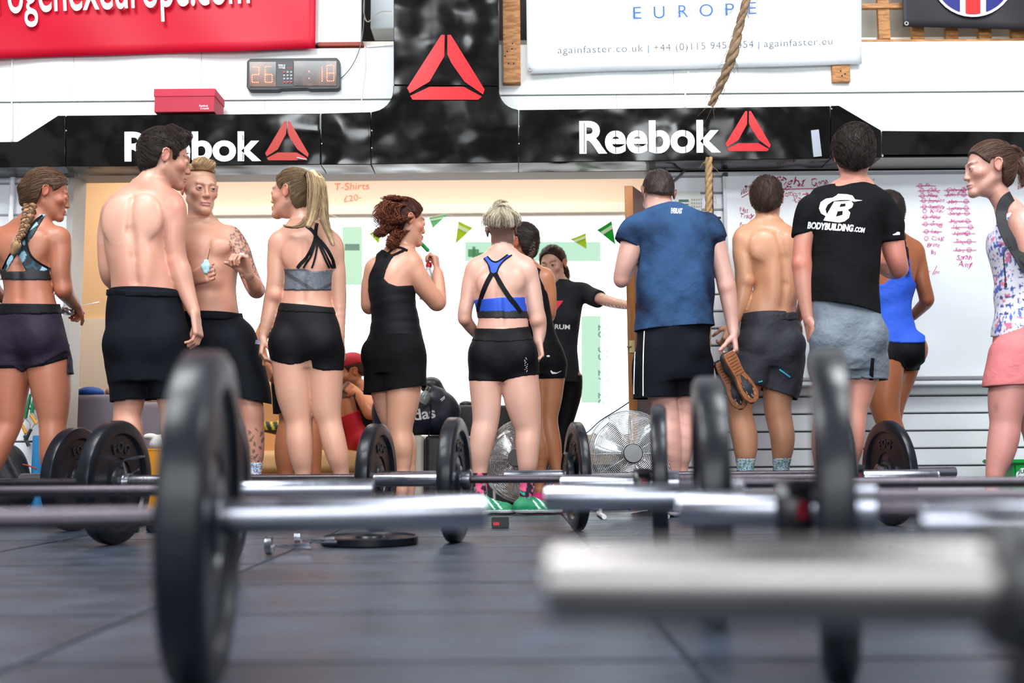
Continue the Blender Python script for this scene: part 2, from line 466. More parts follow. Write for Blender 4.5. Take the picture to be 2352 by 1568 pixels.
# ================================================================ people
def head_frame(yaw, pitch, roll):
    y = math.radians(yaw); p = math.radians(pitch); r = math.radians(roll)
    f = np.array([-math.sin(y), math.cos(y), 0]); z = np.array([0, 0, 1.])
    f2 = f*math.cos(p)-z*math.sin(p); u = z*math.cos(p)+f*math.sin(p); rt = np.cross(f2, u)
    u2 = u*math.cos(r)+rt*math.sin(r); rt2 = np.cross(f2, u2)
    return np.stack([rt2, f2, u2], 1)       # columns: right, forward, up
SKINS = []
def skin_mat():
    return mat('skin', rough=.42, vcol=True, bump=.0006, bscale=160, spec=.45, sss=.06, coat=.06, rvar=.08, vscale=9)
def arr(*a): return np.array(a, float)
def noise3(p, sc, seed=0):
    """cheap smooth value noise, -1..1"""
    r = np.random.default_rng(seed); K = r.normal(size=(5, 3))*sc; ph = r.uniform(0, 6.3, 5)
    q = p@K.T+ph; return (np.sin(q)+.5*np.sin(2.03*q[:, ::-1]+q)).sum(1)/4

class Person:
    def __init__(s, label, sc, yaw=0, skin=(.62, .36, .27), fem=False, h=.008, back=True):
        s.label = label; s.sc = sc; s.Y = Ys(sc); s.yaw = math.radians(yaw); s.skin = arr(*skin)**1.08*arr(.80, .77, .74); s.fem = fem; s.h = h; s.back = back
        s.core = []; s.limbs = []; s.fine = []; s.paint = []; s.children = []; s.red = []; s.hd = None
        s.fwd = arr(-math.sin(s.yaw), math.cos(s.yaw), 0); s.lat = arr(math.cos(s.yaw), math.sin(s.yaw), 0)
    def pt(s, u, v, dy=0): return P(u, v, s.Y+dy)
    def m(s, px, dy=0): return px*(s.Y+dy+.05)/F_PX
    def p4(s, q): return arr(*s.pt(q[0], q[1], q[2]), s.m(q[3], q[2]))
    def trunk(s, rows, k=.03, inset=0):
        """rows: (v, uL, uR, half depth m, dy[, yaw offset deg])"""
        out = []
        for r in rows:
            v, a, b, d, dy = r[:5]; yw = s.yaw+(math.radians(r[5]) if len(r) > 5 else 0)
            c = s.pt((a+b)/2, v, dy); W = s.m((b-a)/2, dy)
            w = math.sqrt(max(W*W-(d*math.sin(yw))**2, .02**2))/max(abs(math.cos(yw)), .3)
            if abs(math.sin(yw)) > .75: w, d = d, W
            out.append((c[2], c[0], c[1], w-inset, d-inset, yw))
        return Trunk(out, k)
    def torso(s, rows, glute=0, gv=None, gy=.06, groove=True, inset=0, scap=True):
        s.rows = rows; t = s.trunk(rows, inset=inset); s.core.append(t); s.T = t
        if glute:
            c = s.pt(gv[0], gv[1], 0)
            for sg in (-1, 1):
                s.core.append(Ell(c+s.lat*sg*gv[2]-s.fwd*gy, (glute*.95, glute*.9, glute*1.05), k=.03))
    def spine(s, pts, r=.012, k=.03):
        """groove down the back through picture points (u,v), depth from the trunk surface"""
        q = []
        for u, v in pts:
            p = s.pt(u, v, 0); i = np.interp(p[2], s.T.t[0], np.arange(len(s.T.t[0]))); i = int(i)
            d = s.T.t[4][i]; cy = s.T.t[2][i]; q.append(arr(p[0], cy-d-.003, p[2]))
        for a, b in zip(q, q[1:]): s.core.append(Cap(a, b, r, r, k=k, sub=True))
    def bump(s, u, v, rx, rz, out=.012, ry=.02, k=.03, rot=0, sub=False):
        if not sub and ry == .02: out = out-.002; k = .05
        p = s.pt(u, v, 0); i = int(np.interp(p[2], s.T.t[0], np.arange(len(s.T.t[0]))))
        w = s.T.t[3][i]; d = s.T.t[4][i]; cx = s.T.t[1][i]; cy = s.T.t[2][i]
        x = min(abs(p[0]-cx)/w, .93); y = d*math.sqrt(1-x*x)
        a = math.radians(rot); R = np.array([[math.cos(a), 0, -math.sin(a)], [0, 1, 0], [math.sin(a), 0, math.cos(a)]])
        s.core.append(Ell((p[0], cy-y+ry-out, p[2]), (rx, ry, rz), rot=R, k=k, sub=sub))
    def neck(s, a, b, trap=None):
        """a: (u,v,dy,r) base, b: top; trap: list of ((u,v,dy,r),(u,v,dy,r))"""
        A = s.p4(a); B = s.p4(b); s.core.append(Cap(A[:3], B[:3], A[3], B[3], k=.03)); s.nb = A
        for p, q in (trap or []):
            p = s.p4(p); q = s.p4(q); cp = Cap(p[:3], q[:3], p[3], q[3], k=.045); s.core.append(cp); s.traps = getattr(s, 'traps', [])+[cp]
    def head(s, u, v, dy=0, yaw=0, pitch=0, roll=0, size=1.0, wide=1.0, jaw=1.0, fine=.0031, ear=True, brow=(.18, .11, .07), lips=(.55, .2, .18), stubble=0, smile=0):
        c = s.pt(u, v, dy); R = head_frame(yaw, pitch, roll); k = size; s.hd = (c, R, k); s.hd_opts = (brow, lips, stubble, wide)
        W = lambda x, y, z: c+R@arr(x*wide, y, z)*k
        pr = s.core
        def E(p, r, kk=.012, sub=False): pr.append(Ell(W(*p), arr(r[0]*wide, r[1], r[2])*k, rot=R, k=kk*k, sub=sub))
        def Cp(a, b, ra, rb, kk=.012, sub=False, **q): pr.append(Cap(W(*a), W(*b), ra*k, rb*k, k=kk*k, sub=sub, **q))
        E((0, -.014, .034), (.0745, .095, .086), .02)
        E((0, .034, -.030), (.052, .056, .080), .03)
        j = .90 if s.fem else 1.02
        for sg in (-1, 1):
            Cp((sg*.046*j*jaw, -.002, -.046), (sg*.015*j, .076, -.096), .017, .014, .022)
            E((sg*.041, .060, -.018), (.019, .021, .018), .024)
            Cp((sg*.012, .0885, .027), (sg*.036, .080, .028), .007 if not s.fem else .005, .006, .018)
            E((sg*.031, .1045, .005), (.016, .014, .011), .016, True)
            E((sg*.031, .0800, .0045), (.0142, .0138, .0140), .004)
            E((sg*.0310, .0955, .0036), (.0120, .0100, .0034), .0022, True)
            E((sg*.0105, .0945, -.0325), (.0064, .009, .0060), .008)
            if ear:
                E((sg*.0785, -.012, .002), (.006, .017, .030), .008)
                er = [(.082, -.0, .020), (.083, -.006, .028), (.085, -.016, .029), (.087, -.025, .021), (.087, -.026, .008), (.084, -.020, -.006), (.080, -.010, -.024)]
                for q0, q1 in zip(er, er[1:]): Cp((sg*q0[0], q0[1], q0[2]), (sg*q1[0], q1[1], q1[2]), .0038, .0038, .003)
                E((sg*.087, -.006, .003), (.0065, .009, .017), .005, True)
        nl = .72 if s.fem else 1.0
        Cp((0, .0885, .020), (0, .090+.014*nl, -.026), .0060, .0078, .014)
        E((0, .091+.013*nl, -.0290), (.0088, .0086, .0072), .009)
        E((0, .080, -.096), (.019, .017, .016), .02)
        mz = -.066
        E((0, .088, mz+.003), (.023, .014, .012), .016)
        E((0, .0935, mz+.0055), (.0210, .0075, .0042), .005)
        E((0, .0930, mz-.0057), (.0190, .0080, .0052), .005)
        for sg in (-1, 1):
            Cp((0, .1015, mz), (sg*.023, .0905, mz+.004*smile), .0020, .0016, .004, True)
        Cp((0, -.01, -.035), (0, .03, -.080), .040, .024, .03)
        s.fine.append((c-.15*k-arr(0, 0, .02), c+.15*k, fine))
        # eyes as children
        s.eyes = [(W(sg*.031, .0802, .0042), .0126*k, R) for sg in (-1, 1)]
        s.W = W
    def hand(s, grp, wr, kn, n, curl=.5, side=1, L=1.0, spread=1.0, thumb=(.6, .55, .35), curls=None, fine=.0042):
        wr = np.asarray(wr, float); d = np.asarray(kn, float)-wr; d /= np.linalg.norm(d); n = np.asarray(n, float); n = n-d*(n@d); n /= np.linalg.norm(n)
        l = np.cross(d, n)*side; Ls = L*(.92 if s.fem else 1.0)
        K = wr+d*.088*Ls
        for t in (-.024, -.008, .008, .024):
            grp.append(Cap(wr+d*.006+l*t*.75*Ls, K+l*t*1.15*Ls, .0155*Ls, .0135*Ls, k=.012, n=n, f=.85))
        fl = [(.036, .024, .019), (.041, .027, .021), (.038, .025, .020), (.030, .019, .017)]; rr = [.0088, .0090, .0086, .0076]
        cl = curls or [curl]*4
        pts = [wr, K]
        for j in range(4):
            a = 0; p = K+l*(.028-.0187*j)*Ls*spread
            a += cl[j]*1.0
            dd = d+l*(.10-.07*j)*(spread-.7)
            dd /= np.linalg.norm(dd)
            for i, ln in enumerate(fl[j]):
                if i: a += cl[j]*(1.25 if i == 1 else .8)
                v = dd*math.cos(a)+n*math.sin(a); q = p+v*ln*Ls*1.05
                grp.append(Cap(p, q, rr[j]*Ls*(1-.06*i), rr[j]*Ls*(1-.06*(i+1)), k=.0035)); p = q
            pts.append(p)
        p = wr+d*.022*Ls+l*.024*Ls+n*.006; v = d*thumb[0]+l*thumb[1]+n*thumb[2]; v /= np.linalg.norm(v)
        q = p+v*.042*Ls; grp.append(Cap(p, q, .0155*Ls, .0115*Ls, k=.012))
        v2 = v*.8+d*.3+n*.25-l*.15; v2 /= np.linalg.norm(v2); q2 = q+v2*.032*Ls; grp.append(Cap(q, q2, .0105*Ls, .0095*Ls, k=.005))
        v3 = v2+n*.3-l*.2; v3 /= np.linalg.norm(v3); q3 = q2+v3*.025*Ls; grp.append(Cap(q2, q3, .0098*Ls, .008*Ls, k=.004)); pts += [q, q2, q3]
        pts = np.array(pts); s.fine.append((pts.min(0)-.022, pts.max(0)+.022, fine))
        return K, d, n, l
    def arm(s, pts, hand=None, kmax=.07, rj=.075, elbow=None, sub=3):
        """pts (u,v,dy,r px), shoulder first, wrist last"""
        q = [s.p4(p) for p in pts]; g = chain(q, k=.012, sub=sub)
        j = q[0][:3]
        if elbow is not None:
            e = s.p4(elbow); s.red.append((e[:3], .035)); g.append(Ell(e[:3], (e[3],)*3, k=.015))
        info = None
        if hand: 
            to = s.pt(*hand.pop('to')); info = s.hand(g, q[-1][:3], to, **hand)
        s.limbs.append((g, j, kmax, rj)); return q, info
    def leg(s, pts, ank, toe=None, shoe=None, sock=None, kmax=.05, rj=.10, calf=.012, foot_len=.26, sub=3):
        """pts (u,v,dy,r px) from hip down; ank: (u, dy, r px); toe: yaw of the toes in degrees (0 = away)"""
        q = [s.p4(p) for p in pts]
        Y = s.Y+ank[1]; A = G(ank[0], 0) if False else None
        vA = floor_v(ank[0], Y); x = P(ank[0], vA, Y); a = arr(x[0], x[1], .085)
        q.append(arr(*a, s.m(ank[2], ank[1]))); g = chain(q, k=.012, sub=sub)
        # calf muscle bulge to the rear
        s.limbs.append((g, q[0][:3], kmax, rj)); s.legs = getattr(s, 'legs', []) + [(g, a)]
        if toe is not None:
            t = math.radians(toe); d = arr(-math.sin(t), math.cos(t), 0); l = arr(math.cos(t), math.sin(t), 0)
            if shoe is None:
                g += [Cap(a+arr(0, 0, -.03)-d*.03, a+d*.12+arr(0, 0, -.06), .032, .022, k=.02)]
            else:
                s.shoe(a, d, l, foot_len, **shoe)
            if sock: s.sockify(g, a, **sock)
        return g, a
    def shoe(s, a, d, l, L, up=(.1, .1, .1), sole=(.9, .9, .9), sole2=(.05, .05, .05), accent=None, high=.0, label=None):
        z = lambda h: arr(0, 0, h-a[2])
        pr = [Cap(a-d*.035+z(.045), a+d*.02+z(.042), .036, .037, k=.02), Cap(a+d*.02+z(.04), a+d*(L*.52)+z(.034), .039, .040, k=.02, n=(0, 0, 1), f=.8),
              Cap(a+d*(L*.5)+z(.03), a+d*(L*.68)+z(.022), .038, .026, k=.02, n=(0, 0, 1), f=.7), Cap(a-d*.008+z(.06), a+z(.098+high), .036, .033, k=.02),
              Cap(a+d*.03+z(.07), a+d*.09+z(.048), .028, .026, k=.02)]
        def ex(F, g):
            x, y, zz = g.pts((slice(None),)*3)
            F = np.where(zz < .028, F-.004, F); return np.maximum(F, np.maximum(.003-zz, zz-(.105+high)))
        V, Q = mesh_regions([(pr, None, 0, 0)], .006, extra=ex)
        up = arr(*up); col = np.where((V[:, 2] < .010)[:, None], arr(*sole2), np.where((V[:, 2] < .027)[:, None], arr(*sole), up))
        if accent is not None:
            w = (V-a)@d; stripe = (np.sin(w*160+(V[:, 2]*120)) > .55) & (w > .03) & (w < .11) & (V[:, 2] > .03)
            col = np.where(stripe[:, None], arr(*accent), col)
        s.children.append(('shoe', V, Q, mat('shoe_fabric', rough=.6, vcol=True, bump=.0008, bscale=300), col, label))
    def sockify(s, g, a, top=.2, base=.07, col=(.8, .8, .85), pat=None, off=.003, label=None):
        lo, hi = bounds(g, .03); lo[2] = base-.02; hi[2] = top+.02
        def ex(F, gr):
            x, y, z = gr.pts((slice(None),)*3); return np.maximum(F-off, np.maximum(z-top, base-z))
        V, Q = mesh_regions([(g, None, 0, 0)], .005, extra=ex, lo=lo, hi=hi)
        c = np.tile(arr(*col), (len(V), 1))
        if pat: c = pat(V, c)
        s.children.append(('sock', V, Q, mat('sock_knit', rough=.9, vcol=True, bump=.0006, bscale=500), c, label))
    def seat(s, n=8):
        return [p for p in s.core if isinstance(p, Ell) and p.c[2] < s.T.t[0][0]+.4 and not p.sub]+[c for g, j, k, r in s.limbs if j[2] < s.T.t[0][0]+.25 for c in g[:n]]
    def yoke(s): return list(getattr(s, 'traps', []))+[c for g, j, k, r in s.limbs if j[2] > s.T.t[0][0]+.3 for c in g[:2]]
    def groups(s): return [(s.core, None, 0, 0)]+s.limbs
    def build(s, fn=None):
        g = s.groups(); V, Q = mesh_regions(g, s.h, s.fine)
        base = arr(V[:, 0].mean(), V[:, 1].mean(), 0)
        col = np.tile(s.skin, (len(V), 1)); n1 = noise3(V, 9, 1); n2 = noise3(V, 28, 2)
        red = s.skin*arr(1.0, .66, .62)
        def mix(c, t, w): w = np.clip(w, 0, 1)[:, None]; return c*(1-w)+np.asarray(t)*w
        col = mix(col, red, .22+.22*n1+.10*n2)
        for p, r in s.red: col = mix(col, s.skin*arr(.95, .5, .45), .7*np.exp(-((V-p)**2).sum(1)/r**2))
        if s.hd:
            c, R, k = s.hd; brow, lips, stub, wide = s.hd_opts; q = (V-c)@R/k; x, y, z = q.T; x = x/wide; near = (np.abs(q) < .16).all(1); ax = np.abs(x)
            col = mix(col, s.skin*arr(.98, .55, .5), near*.38*np.exp(-((ax-.048)**2+(y-.06)**2+(z+.026)**2)/.026**2))
            col = mix(col, s.skin*arr(.98, .5, .45), near*.55*np.exp(-((ax-.082)**2)/.012**2)*(np.abs(y+.01) < .03)*(np.abs(z) < .04))
            col = mix(col, s.skin*arr(.98, .6, .55), near*.5*np.exp(-(x**2+(y-.118)**2+(z+.03)**2)/.014**2))
            w = near*(y > .06)*np.exp(-(((z-(.0285-.10*np.clip(ax-.034, 0, 1)))/.0042)**2))*(ax > .014)*(ax < .049); col = mix(col, brow, w*.85)
            w = near*(y > .07)*(ax < .045)*(ax > .018)*np.exp(-((z-.0088+.5*(ax-.031)**2/.014)/.0016)**2); col = mix(col, arr(*brow)*.35, w*.9)
            w = near*(y > .085)*np.exp(-(x/.021)**4)*np.exp(-((z+.066)/.0105)**4); col = mix(col, lips, w*.85)
            if stub:
                w = near*np.clip((-.028-z)*30, 0, 1)*np.clip((y+.01)*22, 0, 1)*(1-np.exp(-(x/.022)**4-((z+.066)/.012)**4)); col = mix(col, arr(*brow)*1.2, w*stub)
            if getattr(s, 'scalp', None) is not None:
                f, cc, am = s.scalp; col = mix(col, cc, near*am*f(x, y, z))
        u, v, zc = proj_v(V)
        if fn: col = fn(s, V, u, v, col, mix)
        me = mesh_np('person', V-base, Q, col=np.clip(col, 0, 1))
        o = link('person', me, skin_mat(), None, base); tag(o, s.label, 'person'); s.obj = o; s.base = base
        s.bvh = BVHTree.FromPolygons([tuple(p) for p in V.tolist()], Q.tolist())
        for nm, V2, Q2, mt, c2, lb in s.children:
            o2 = link(nm, mesh_np(nm, V2, Q2, col=c2), mt, o)
            if lb: o2['label'] = lb
        if s.hd and getattr(s, 'show_eyes', True):
            for c, r, R in s.eyes:
                mb = MB(); n = 12
                prof = [(max(r*math.sin(a), 1e-4), r*math.cos(a)) for a in np.linspace(0, PI, 13)]
                mb.lathe(prof, c, R[:, 1], n=16)
                V2 = np.array(mb.v); ca = ((V2-c)@R[:, 1])/r
                cc = np.where((ca > .93)[:, None], arr(.01, .01, .01), np.where((ca > .80)[:, None], arr(.06, .05, .04), arr(.50, .47, .44)))
                me = mesh_np('eye', V2, mb.f, col=cc); link('eye', me, mat('eye', rough=.1, vcol=True, coat=.5), o)
        return o
    # ------------------------------------------------ clothing
    def skin_wear(s, name, polys, mt, off=.004, h=.006, groups=None, col=None, label=None, zr=None, wr=None, holes=(), dep=.35, front=None):
        """fabric lying on the body inside picture outlines; holes only cut the side that faces the camera"""
        groups = groups or s.groups(); pu = [p for po in polys for p in po]
        U = [p[0] for p in pu]; Vv = [p[1] for p in pu]; pts = [P(a, b, s.Y+dd) for a in (min(U), max(U)) for b in (min(Vv), max(Vv)) for dd in (-dep, dep)]
        lo = np.min(pts, 0)-.03; hi = np.max(pts, 0)+.03
        def ex(F, g):
            u, v, zc = proj_grid(g); D = None
            for po in polys:
                d = poly_sdf(u, v, po); D = d if D is None else np.minimum(D, d)
            F2 = F-off
            if wr is not None:
                F2 = F2+wr(*g.pts((slice(None),)*3))
            D = D*zc/F_PX
            for hp in holes:
                d = poly_sdf(u, v, hp)*zc/F_PX; x, y, z = g.pts((slice(None),)*3); D = np.maximum(D, -np.maximum(d, (y-s.Y)*1.0))
            return np.maximum(F2, D).astype(np.float32)
        V, Q = mesh_regions(groups, h, off=0, extra=ex, lo=lo, hi=hi)
        return s.wear(name, V, Q, mt, col, label)
    def wear(s, name, V, Q, mt, col=None, label=None, solid=0):
        c = None
        if col is not None:
            u, v, zc = proj_v(V); c = col(V, u, v)
        if isinstance(Q, list): me = mesh_np(name, V, Q, col=c)
        else: me = mesh_np(name, V, Q, col=c)
        o = link(name, me, mt, s.obj)
        if label: o['label'] = label
        if solid:
            md = o.modifiers.new('cloth', 'SOLIDIFY'); md.thickness = solid; md.offset = -1
        bv = BVHTree.FromPolygons([tuple(p) for p in V.tolist()], [list(map(int, q)) for q in Q])
        s.bvhs = getattr(s, 'bvhs', []) + [bv]; o2 = o; s.last = (o, V, Q); return o
    def loose(s, name, groups, cuts, mt, h=.008, wr=None, col=None, label=None, solid=.0025, smooth=1, wrap=None, woff=.008):
        def ex(F, g):
            if wrap: F = smin(F, eval_prims(wrap, g, off=woff), .02)
            if wr is not None: F = F+wr(*g.pts((slice(None),)*3))
            return F.astype(np.float32)
        V, Q = mesh_regions(groups, h, extra=ex)
        bm = bmesh.new(); me = mesh_np('tmp', V, Q); bm.from_mesh(me); bpy.data.meshes.remove(me)
        for pnt, nrm, rad in cuts:
            pnt = Vector(pnt); nrm = Vector(nrm).normalized()
            fs = [f for f in bm.faces if (f.calc_center_median()-pnt).length < rad]
            ed = set(e for f in fs for e in f.edges); vs = set(v for f in fs for v in f.verts)
            bmesh.ops.bisect_plane(bm, geom=list(vs)+list(ed)+fs, dist=1e-5, plane_co=pnt, plane_no=nrm)
            kill = [f for f in bm.faces if (f.calc_center_median()-pnt).length < rad*1.6 and (f.calc_center_median()-pnt).dot(nrm) > 1e-6]
            bmesh.ops.delete(bm, geom=kill, context='FACES')
        # keep the largest piece only
        bm.verts.ensure_lookup_table(); bm.verts.index_update(); seen = set(); best = []
        for v0 in bm.verts:
            if v0.index in seen: continue
            st = [v0]; comp = []; seen.add(v0.index)
            while st:
                w = st.pop(); comp.append(w)
                for e in w.link_edges:
                    x = e.other_vert(w)
                    if x.index not in seen: seen.add(x.index); st.append(x)
            if len(comp) > len(best): best = comp
        bs = set(best); bmesh.ops.delete(bm, geom=[v for v in bm.verts if v not in bs], context='VERTS')
        bm.verts.ensure_lookup_table(); bm.verts.index_update()
        V = np.array([v.co[:] for v in bm.verts]); Q = [[v.index for v in f.verts] for f in bm.faces]; bm.free()
        return s.wear(name, V, Q, mt, col, label, solid)
    def cast(s, u, v, off=.002, bvhs=None):
        d = ray(u, v); d = d/np.linalg.norm(d); best = None
        for b in (bvhs or ([s.bvh]+getattr(s, 'bvhs', []))):
            h = b.ray_cast(Vector(CAM), Vector(d))
            if h[0] is not None and (best is None or h[3] < best[3]): best = h
        if best is None: return None
        return np.array(best[0])-d*off
    def ribbon(s, name, paths, wpx, mt, off=.004, sub=5, label=None, bvhs=None, parent=None, thick=.0025):
        mb = MB()
        for path in paths:
            q = catmull([arr(*p) for p in path], sub); pts = []
            for p in q:
                h = s.cast(p[0], p[1], off, bvhs)
                if h is not None: pts.append(h)
            if len(pts) < 2: continue
            pts = [pts[0]]+[(pts[i-1]+2*pts[i]+pts[i+1])/4 for i in range(1, len(pts)-1)]+[pts[-1]]
            # flat strap: lateral direction lies in the picture plane
            L = []; n = len(pts)
            for i in range(n):
                t = pts[min(i+1, n-1)]-pts[max(i-1, 0)]; t /= np.linalg.norm(t)+1e-9; vd = pts[i]-CAM; vd /= np.linalg.norm(vd)
                l = np.cross(t, vd); l /= np.linalg.norm(l)+1e-9; L.append((l, vd))
            V = []; F = []; w = s.m(wpx)/2
            for i in range(n):
                l, vd = L[i]; V += [pts[i]+l*w, pts[i]-l*w, pts[i]-l*w*.9-vd*thick, pts[i]+l*w*.9-vd*thick]
            for i in range(n-1):
                a = 4*i
                for k in range(4): F.append((a+k, a+(k+1) % 4, a+4+(k+1) % 4, a+4+k))
            F += [(0, 1, 2, 3), (4*n-1, 4*n-2, 4*n-3, 4*n-4)]
            mb.add(V, F)
        o = mb.build(name, mt, parent or s.obj, smooth='auto')
        if label: o['label'] = label
        return o
    def decal(s, name, UV, Fs, mt, off=.003, sub=0, label=None, bvhs=None, parent=None):
        V = [(*p, 0) for p in UV]
        if sub:
            bm = bmesh.new(); me = bpy.data.meshes.new('t'); me.from_pydata(V, [], [list(f) for f in Fs]); bm.from_mesh(me); bpy.data.meshes.remove(me)
            bmesh.ops.triangulate(bm, faces=bm.faces[:])
            for _ in range(6):
                ed = [e for e in bm.edges if e.calc_length() > sub]
                if not ed: break
                bmesh.ops.subdivide_edges(bm, edges=ed, cuts=1); bmesh.ops.triangulate(bm, faces=[f for f in bm.faces if len(f.verts) > 3])
            bm.verts.index_update(); V = [v.co[:] for v in bm.verts]; Fs = [[v.index for v in f.verts] for f in bm.faces]; bm.free()
        pts = []; ok = []
        for p in V:
            h = s.cast(p[0], p[1], off, bvhs); ok.append(h is not None); pts.append(h if h is not None else (0, 0, 0))
        Fs = [f for f in Fs if all(ok[i] for i in f)]
        mb = MB(); used = sorted(set(i for f in Fs for i in f)); mp = {i: k for k, i in enumerate(used)}
        mb.add([pts[i] for i in used], [tuple(mp[i] for i in f) for f in Fs])
        o = mb.build(name, mt, parent or s.obj, smooth=True, fix=False)
        if label: o['label'] = label
        return o
    # ------------------------------------------------ hair
    def hair_cap(s, name, line, thick=.012, col=(.1, .06, .04), extra=(), h=.006, n=350, comb=None, slen=.05, sr=.0012, lift=.004, col2=None, grow=None, label=None, fr=None, bump=.003, top=None, noiseamp=.002):
        c, R, k = s.hd; W = s.W; ly = [p[0] for p in line]; lz = [p[1] for p in line]
        gr = grow or (thick,)*3
        pr = [Ell(W(0, -.014, .034), arr(.0745*s.hd_opts[3]+gr[0], .095+gr[1], .086+gr[2])*k, rot=R, k=.01), Ell(W(0, -.035, -.02), arr(.060+gr[0]*.7, .062+gr[1]*.6, .075)*k, rot=R, k=.03)]
        for e in extra:
            if e[0] == 'e': pr.append(Ell(W(*e[1]), arr(*e[2])*k, rot=R, k=.015))
            else: pr.append(Cap(W(*e[1]), W(*e[2]), e[3]*k, e[4]*k, k=.015))
        def ex(F, g):
            x, y, z = g.pts((slice(None),)*3); dx = x-c[0]; dy = y-c[1]; dz = z-c[2]
            ly_ = (dx*R[0, 1]+dy*R[1, 1]+dz*R[2, 1])/k; lz_ = (dx*R[0, 2]+dy*R[1, 2]+dz*R[2, 2])/k; lx_ = (dx*R[0, 0]+dy*R[1, 0]+dz*R[2, 0])/k
            cut = (np.interp(ly_, ly, lz)-lz_-.012*np.clip(1-np.abs(lx_)/.05, 0, 1)*(ly_ < -.03))*k*.8
            F = F+noiseamp*np.sin(lx_*150+3*np.sin(ly_*60))*np.sin(lz_*90+ly_*110)
            return np.maximum(F, cut).astype(np.float32)
        V, Q = mesh_regions([(pr, None, 0, 0)], h, extra=ex)
        bv = BVHTree.FromPolygons([tuple(p) for p in V.tolist()], Q.tolist())
        col = arr(*col)*.85; col2 = arr(*(col2 or col*1.8))*(.55 if col[0] < .08 else .85); u, v, zc = proj_v(V)
        cc = col*.9+col2*.1+0*V[:, :1]; cc = cc*(1+.3*noise3(V, 90, 4))[:, None]; cc = np.clip(cc, 0, 1)
        paths = []; sr = sr*.62; n = int(n*2.6)
        if n:
            idx = rng.integers(0, len(V), n)
            for i in idx:
                p = V[i]; pts = [p]; q = (p-c)@R/k; d = comb(q) if comb else arr(q[0]*2, -.5, -1)
                d = d+rng.normal(size=3)*.16; steps = 5; cr = p
                for t in range(steps):
                    d_ = R@(d/np.linalg.norm(d)); cr = cr+d_*slen*k/steps
                    nr = bv.find_nearest(Vector(cr))
                    if nr[0] is None: break
                    hit = np.array(nr[0]); cn = np.array(nr[1]); outw = hit-c; outw /= np.linalg.norm(outw)
                    cr = hit+outw*lift*(.3+.9*rng.random())
                    pts.append(cr.copy())
                    if comb: q = (cr-c)@R/k; d = comb(q)+rng.normal(size=3)*.12
                paths.append((pts, sr*k*(.7+.6*rng.random()), rng.random()))
        s.hair_data = (V, Q, cc, bv)
        s.hair_obj = strands_mesh(name, paths, col, col2, s.obj, base=(V, Q, cc), label=label)
        return s.hair_obj
    def bundle(s, name, guide, n=80, r=.0014, col=(.2, .12, .07), col2=(.5, .4, .25), wave=.004, freq=3, curl=0, label=None, seg=14, parent=None, tip=.3, core=True):
        """guide: (u,v,dy,spread px) ; a bunch of strands following it"""
        g = catmull([s.p4(q) for q in guide], max(2, seg//(len(guide)-1))); paths = []; n = int(n*2.2); r = r*.6
        for i in range(n):
            a = rng.uniform(0, 2*PI); rr = math.sqrt(rng.random()); ph = rng.uniform(0, 6.3, 3); e = 1-.25*rng.random(); m = max(3, int(len(g)*e)); pts = []
            for j in range(0 if core else int(rng.random()*.28*m), m):
                t = j/(len(g)-1); p = g[j][:3]; sp = g[j][3]
                o = arr(math.cos(a), math.sin(a)*.8, .2*math.sin(a*2))*sp*rr
                w = arr(math.sin(t*freq*6.3+ph[0]), math.sin(t*freq*5+ph[1]), math.sin(t*freq*4+ph[2])*.5)*wave*min(1, t*3+.1)
                if curl: w = w+arr(math.cos(t*freq*9+ph[0]), math.sin(t*freq*9+ph[0]), .3*math.sin(t*freq*7))*curl
                pts.append(p+o+w)
            paths.append((pts, r*(.7+.6*rng.random()), rng.random()))
        base = None
        if core:
            pr = [Cap(g[i][:3], g[i+1][:3], max(g[i][3]*.55, .003), max(g[i+1][3]*.55, .002), k=.006) for i in range(len(g)-2)]
            V, Q = mesh_regions([(pr, None, 0, 0)], .006); base = (V, Q, np.tile(arr(*col), (len(V), 1)))
        return strands_mesh(name, paths, arr(*col), arr(*col2), parent or s.obj, base=base, label=label)
    def braid(s, name, guide, turns=6, col=(.2, .12, .07), col2=(.5, .4, .25), label=None, parent=None):
        g = catmull([s.p4(q) for q in guide], 12); n = len(g); paths = []
        for j in range(3):
            for sgn in range(9):
                pts = []; o = rng.normal(size=3)*.25; 
                for i in range(n):
                    t = i/(n-1); R0 = g[i][3]; a = t*turns*PI+j*2*PI/3
                    tan = g[min(i+1, n-1)][:3]-g[max(i-1, 0)][:3]; tan /= np.linalg.norm(tan); vd = arr(0, -1, 0); l = np.cross(tan, vd); l /= np.linalg.norm(l)
                    pts.append(g[i][:3]+l*R0*.62*math.sin(a)+vd*R0*.45*math.sin(2*a)+o*R0*.45)
                paths.append((pts, [max(g[i][3]*.22, .0015) for i in range(n)], rng.random()))
        return strands_mesh(name, paths, arr(*col), arr(*col2), parent or s.obj, label=label, sides=5)
def proj_v(V):
    q = V-CAM; zc = q@_F; return 1176+F_PX*(q@_R)/zc, 784-F_PX*(q@_U)/zc, zc
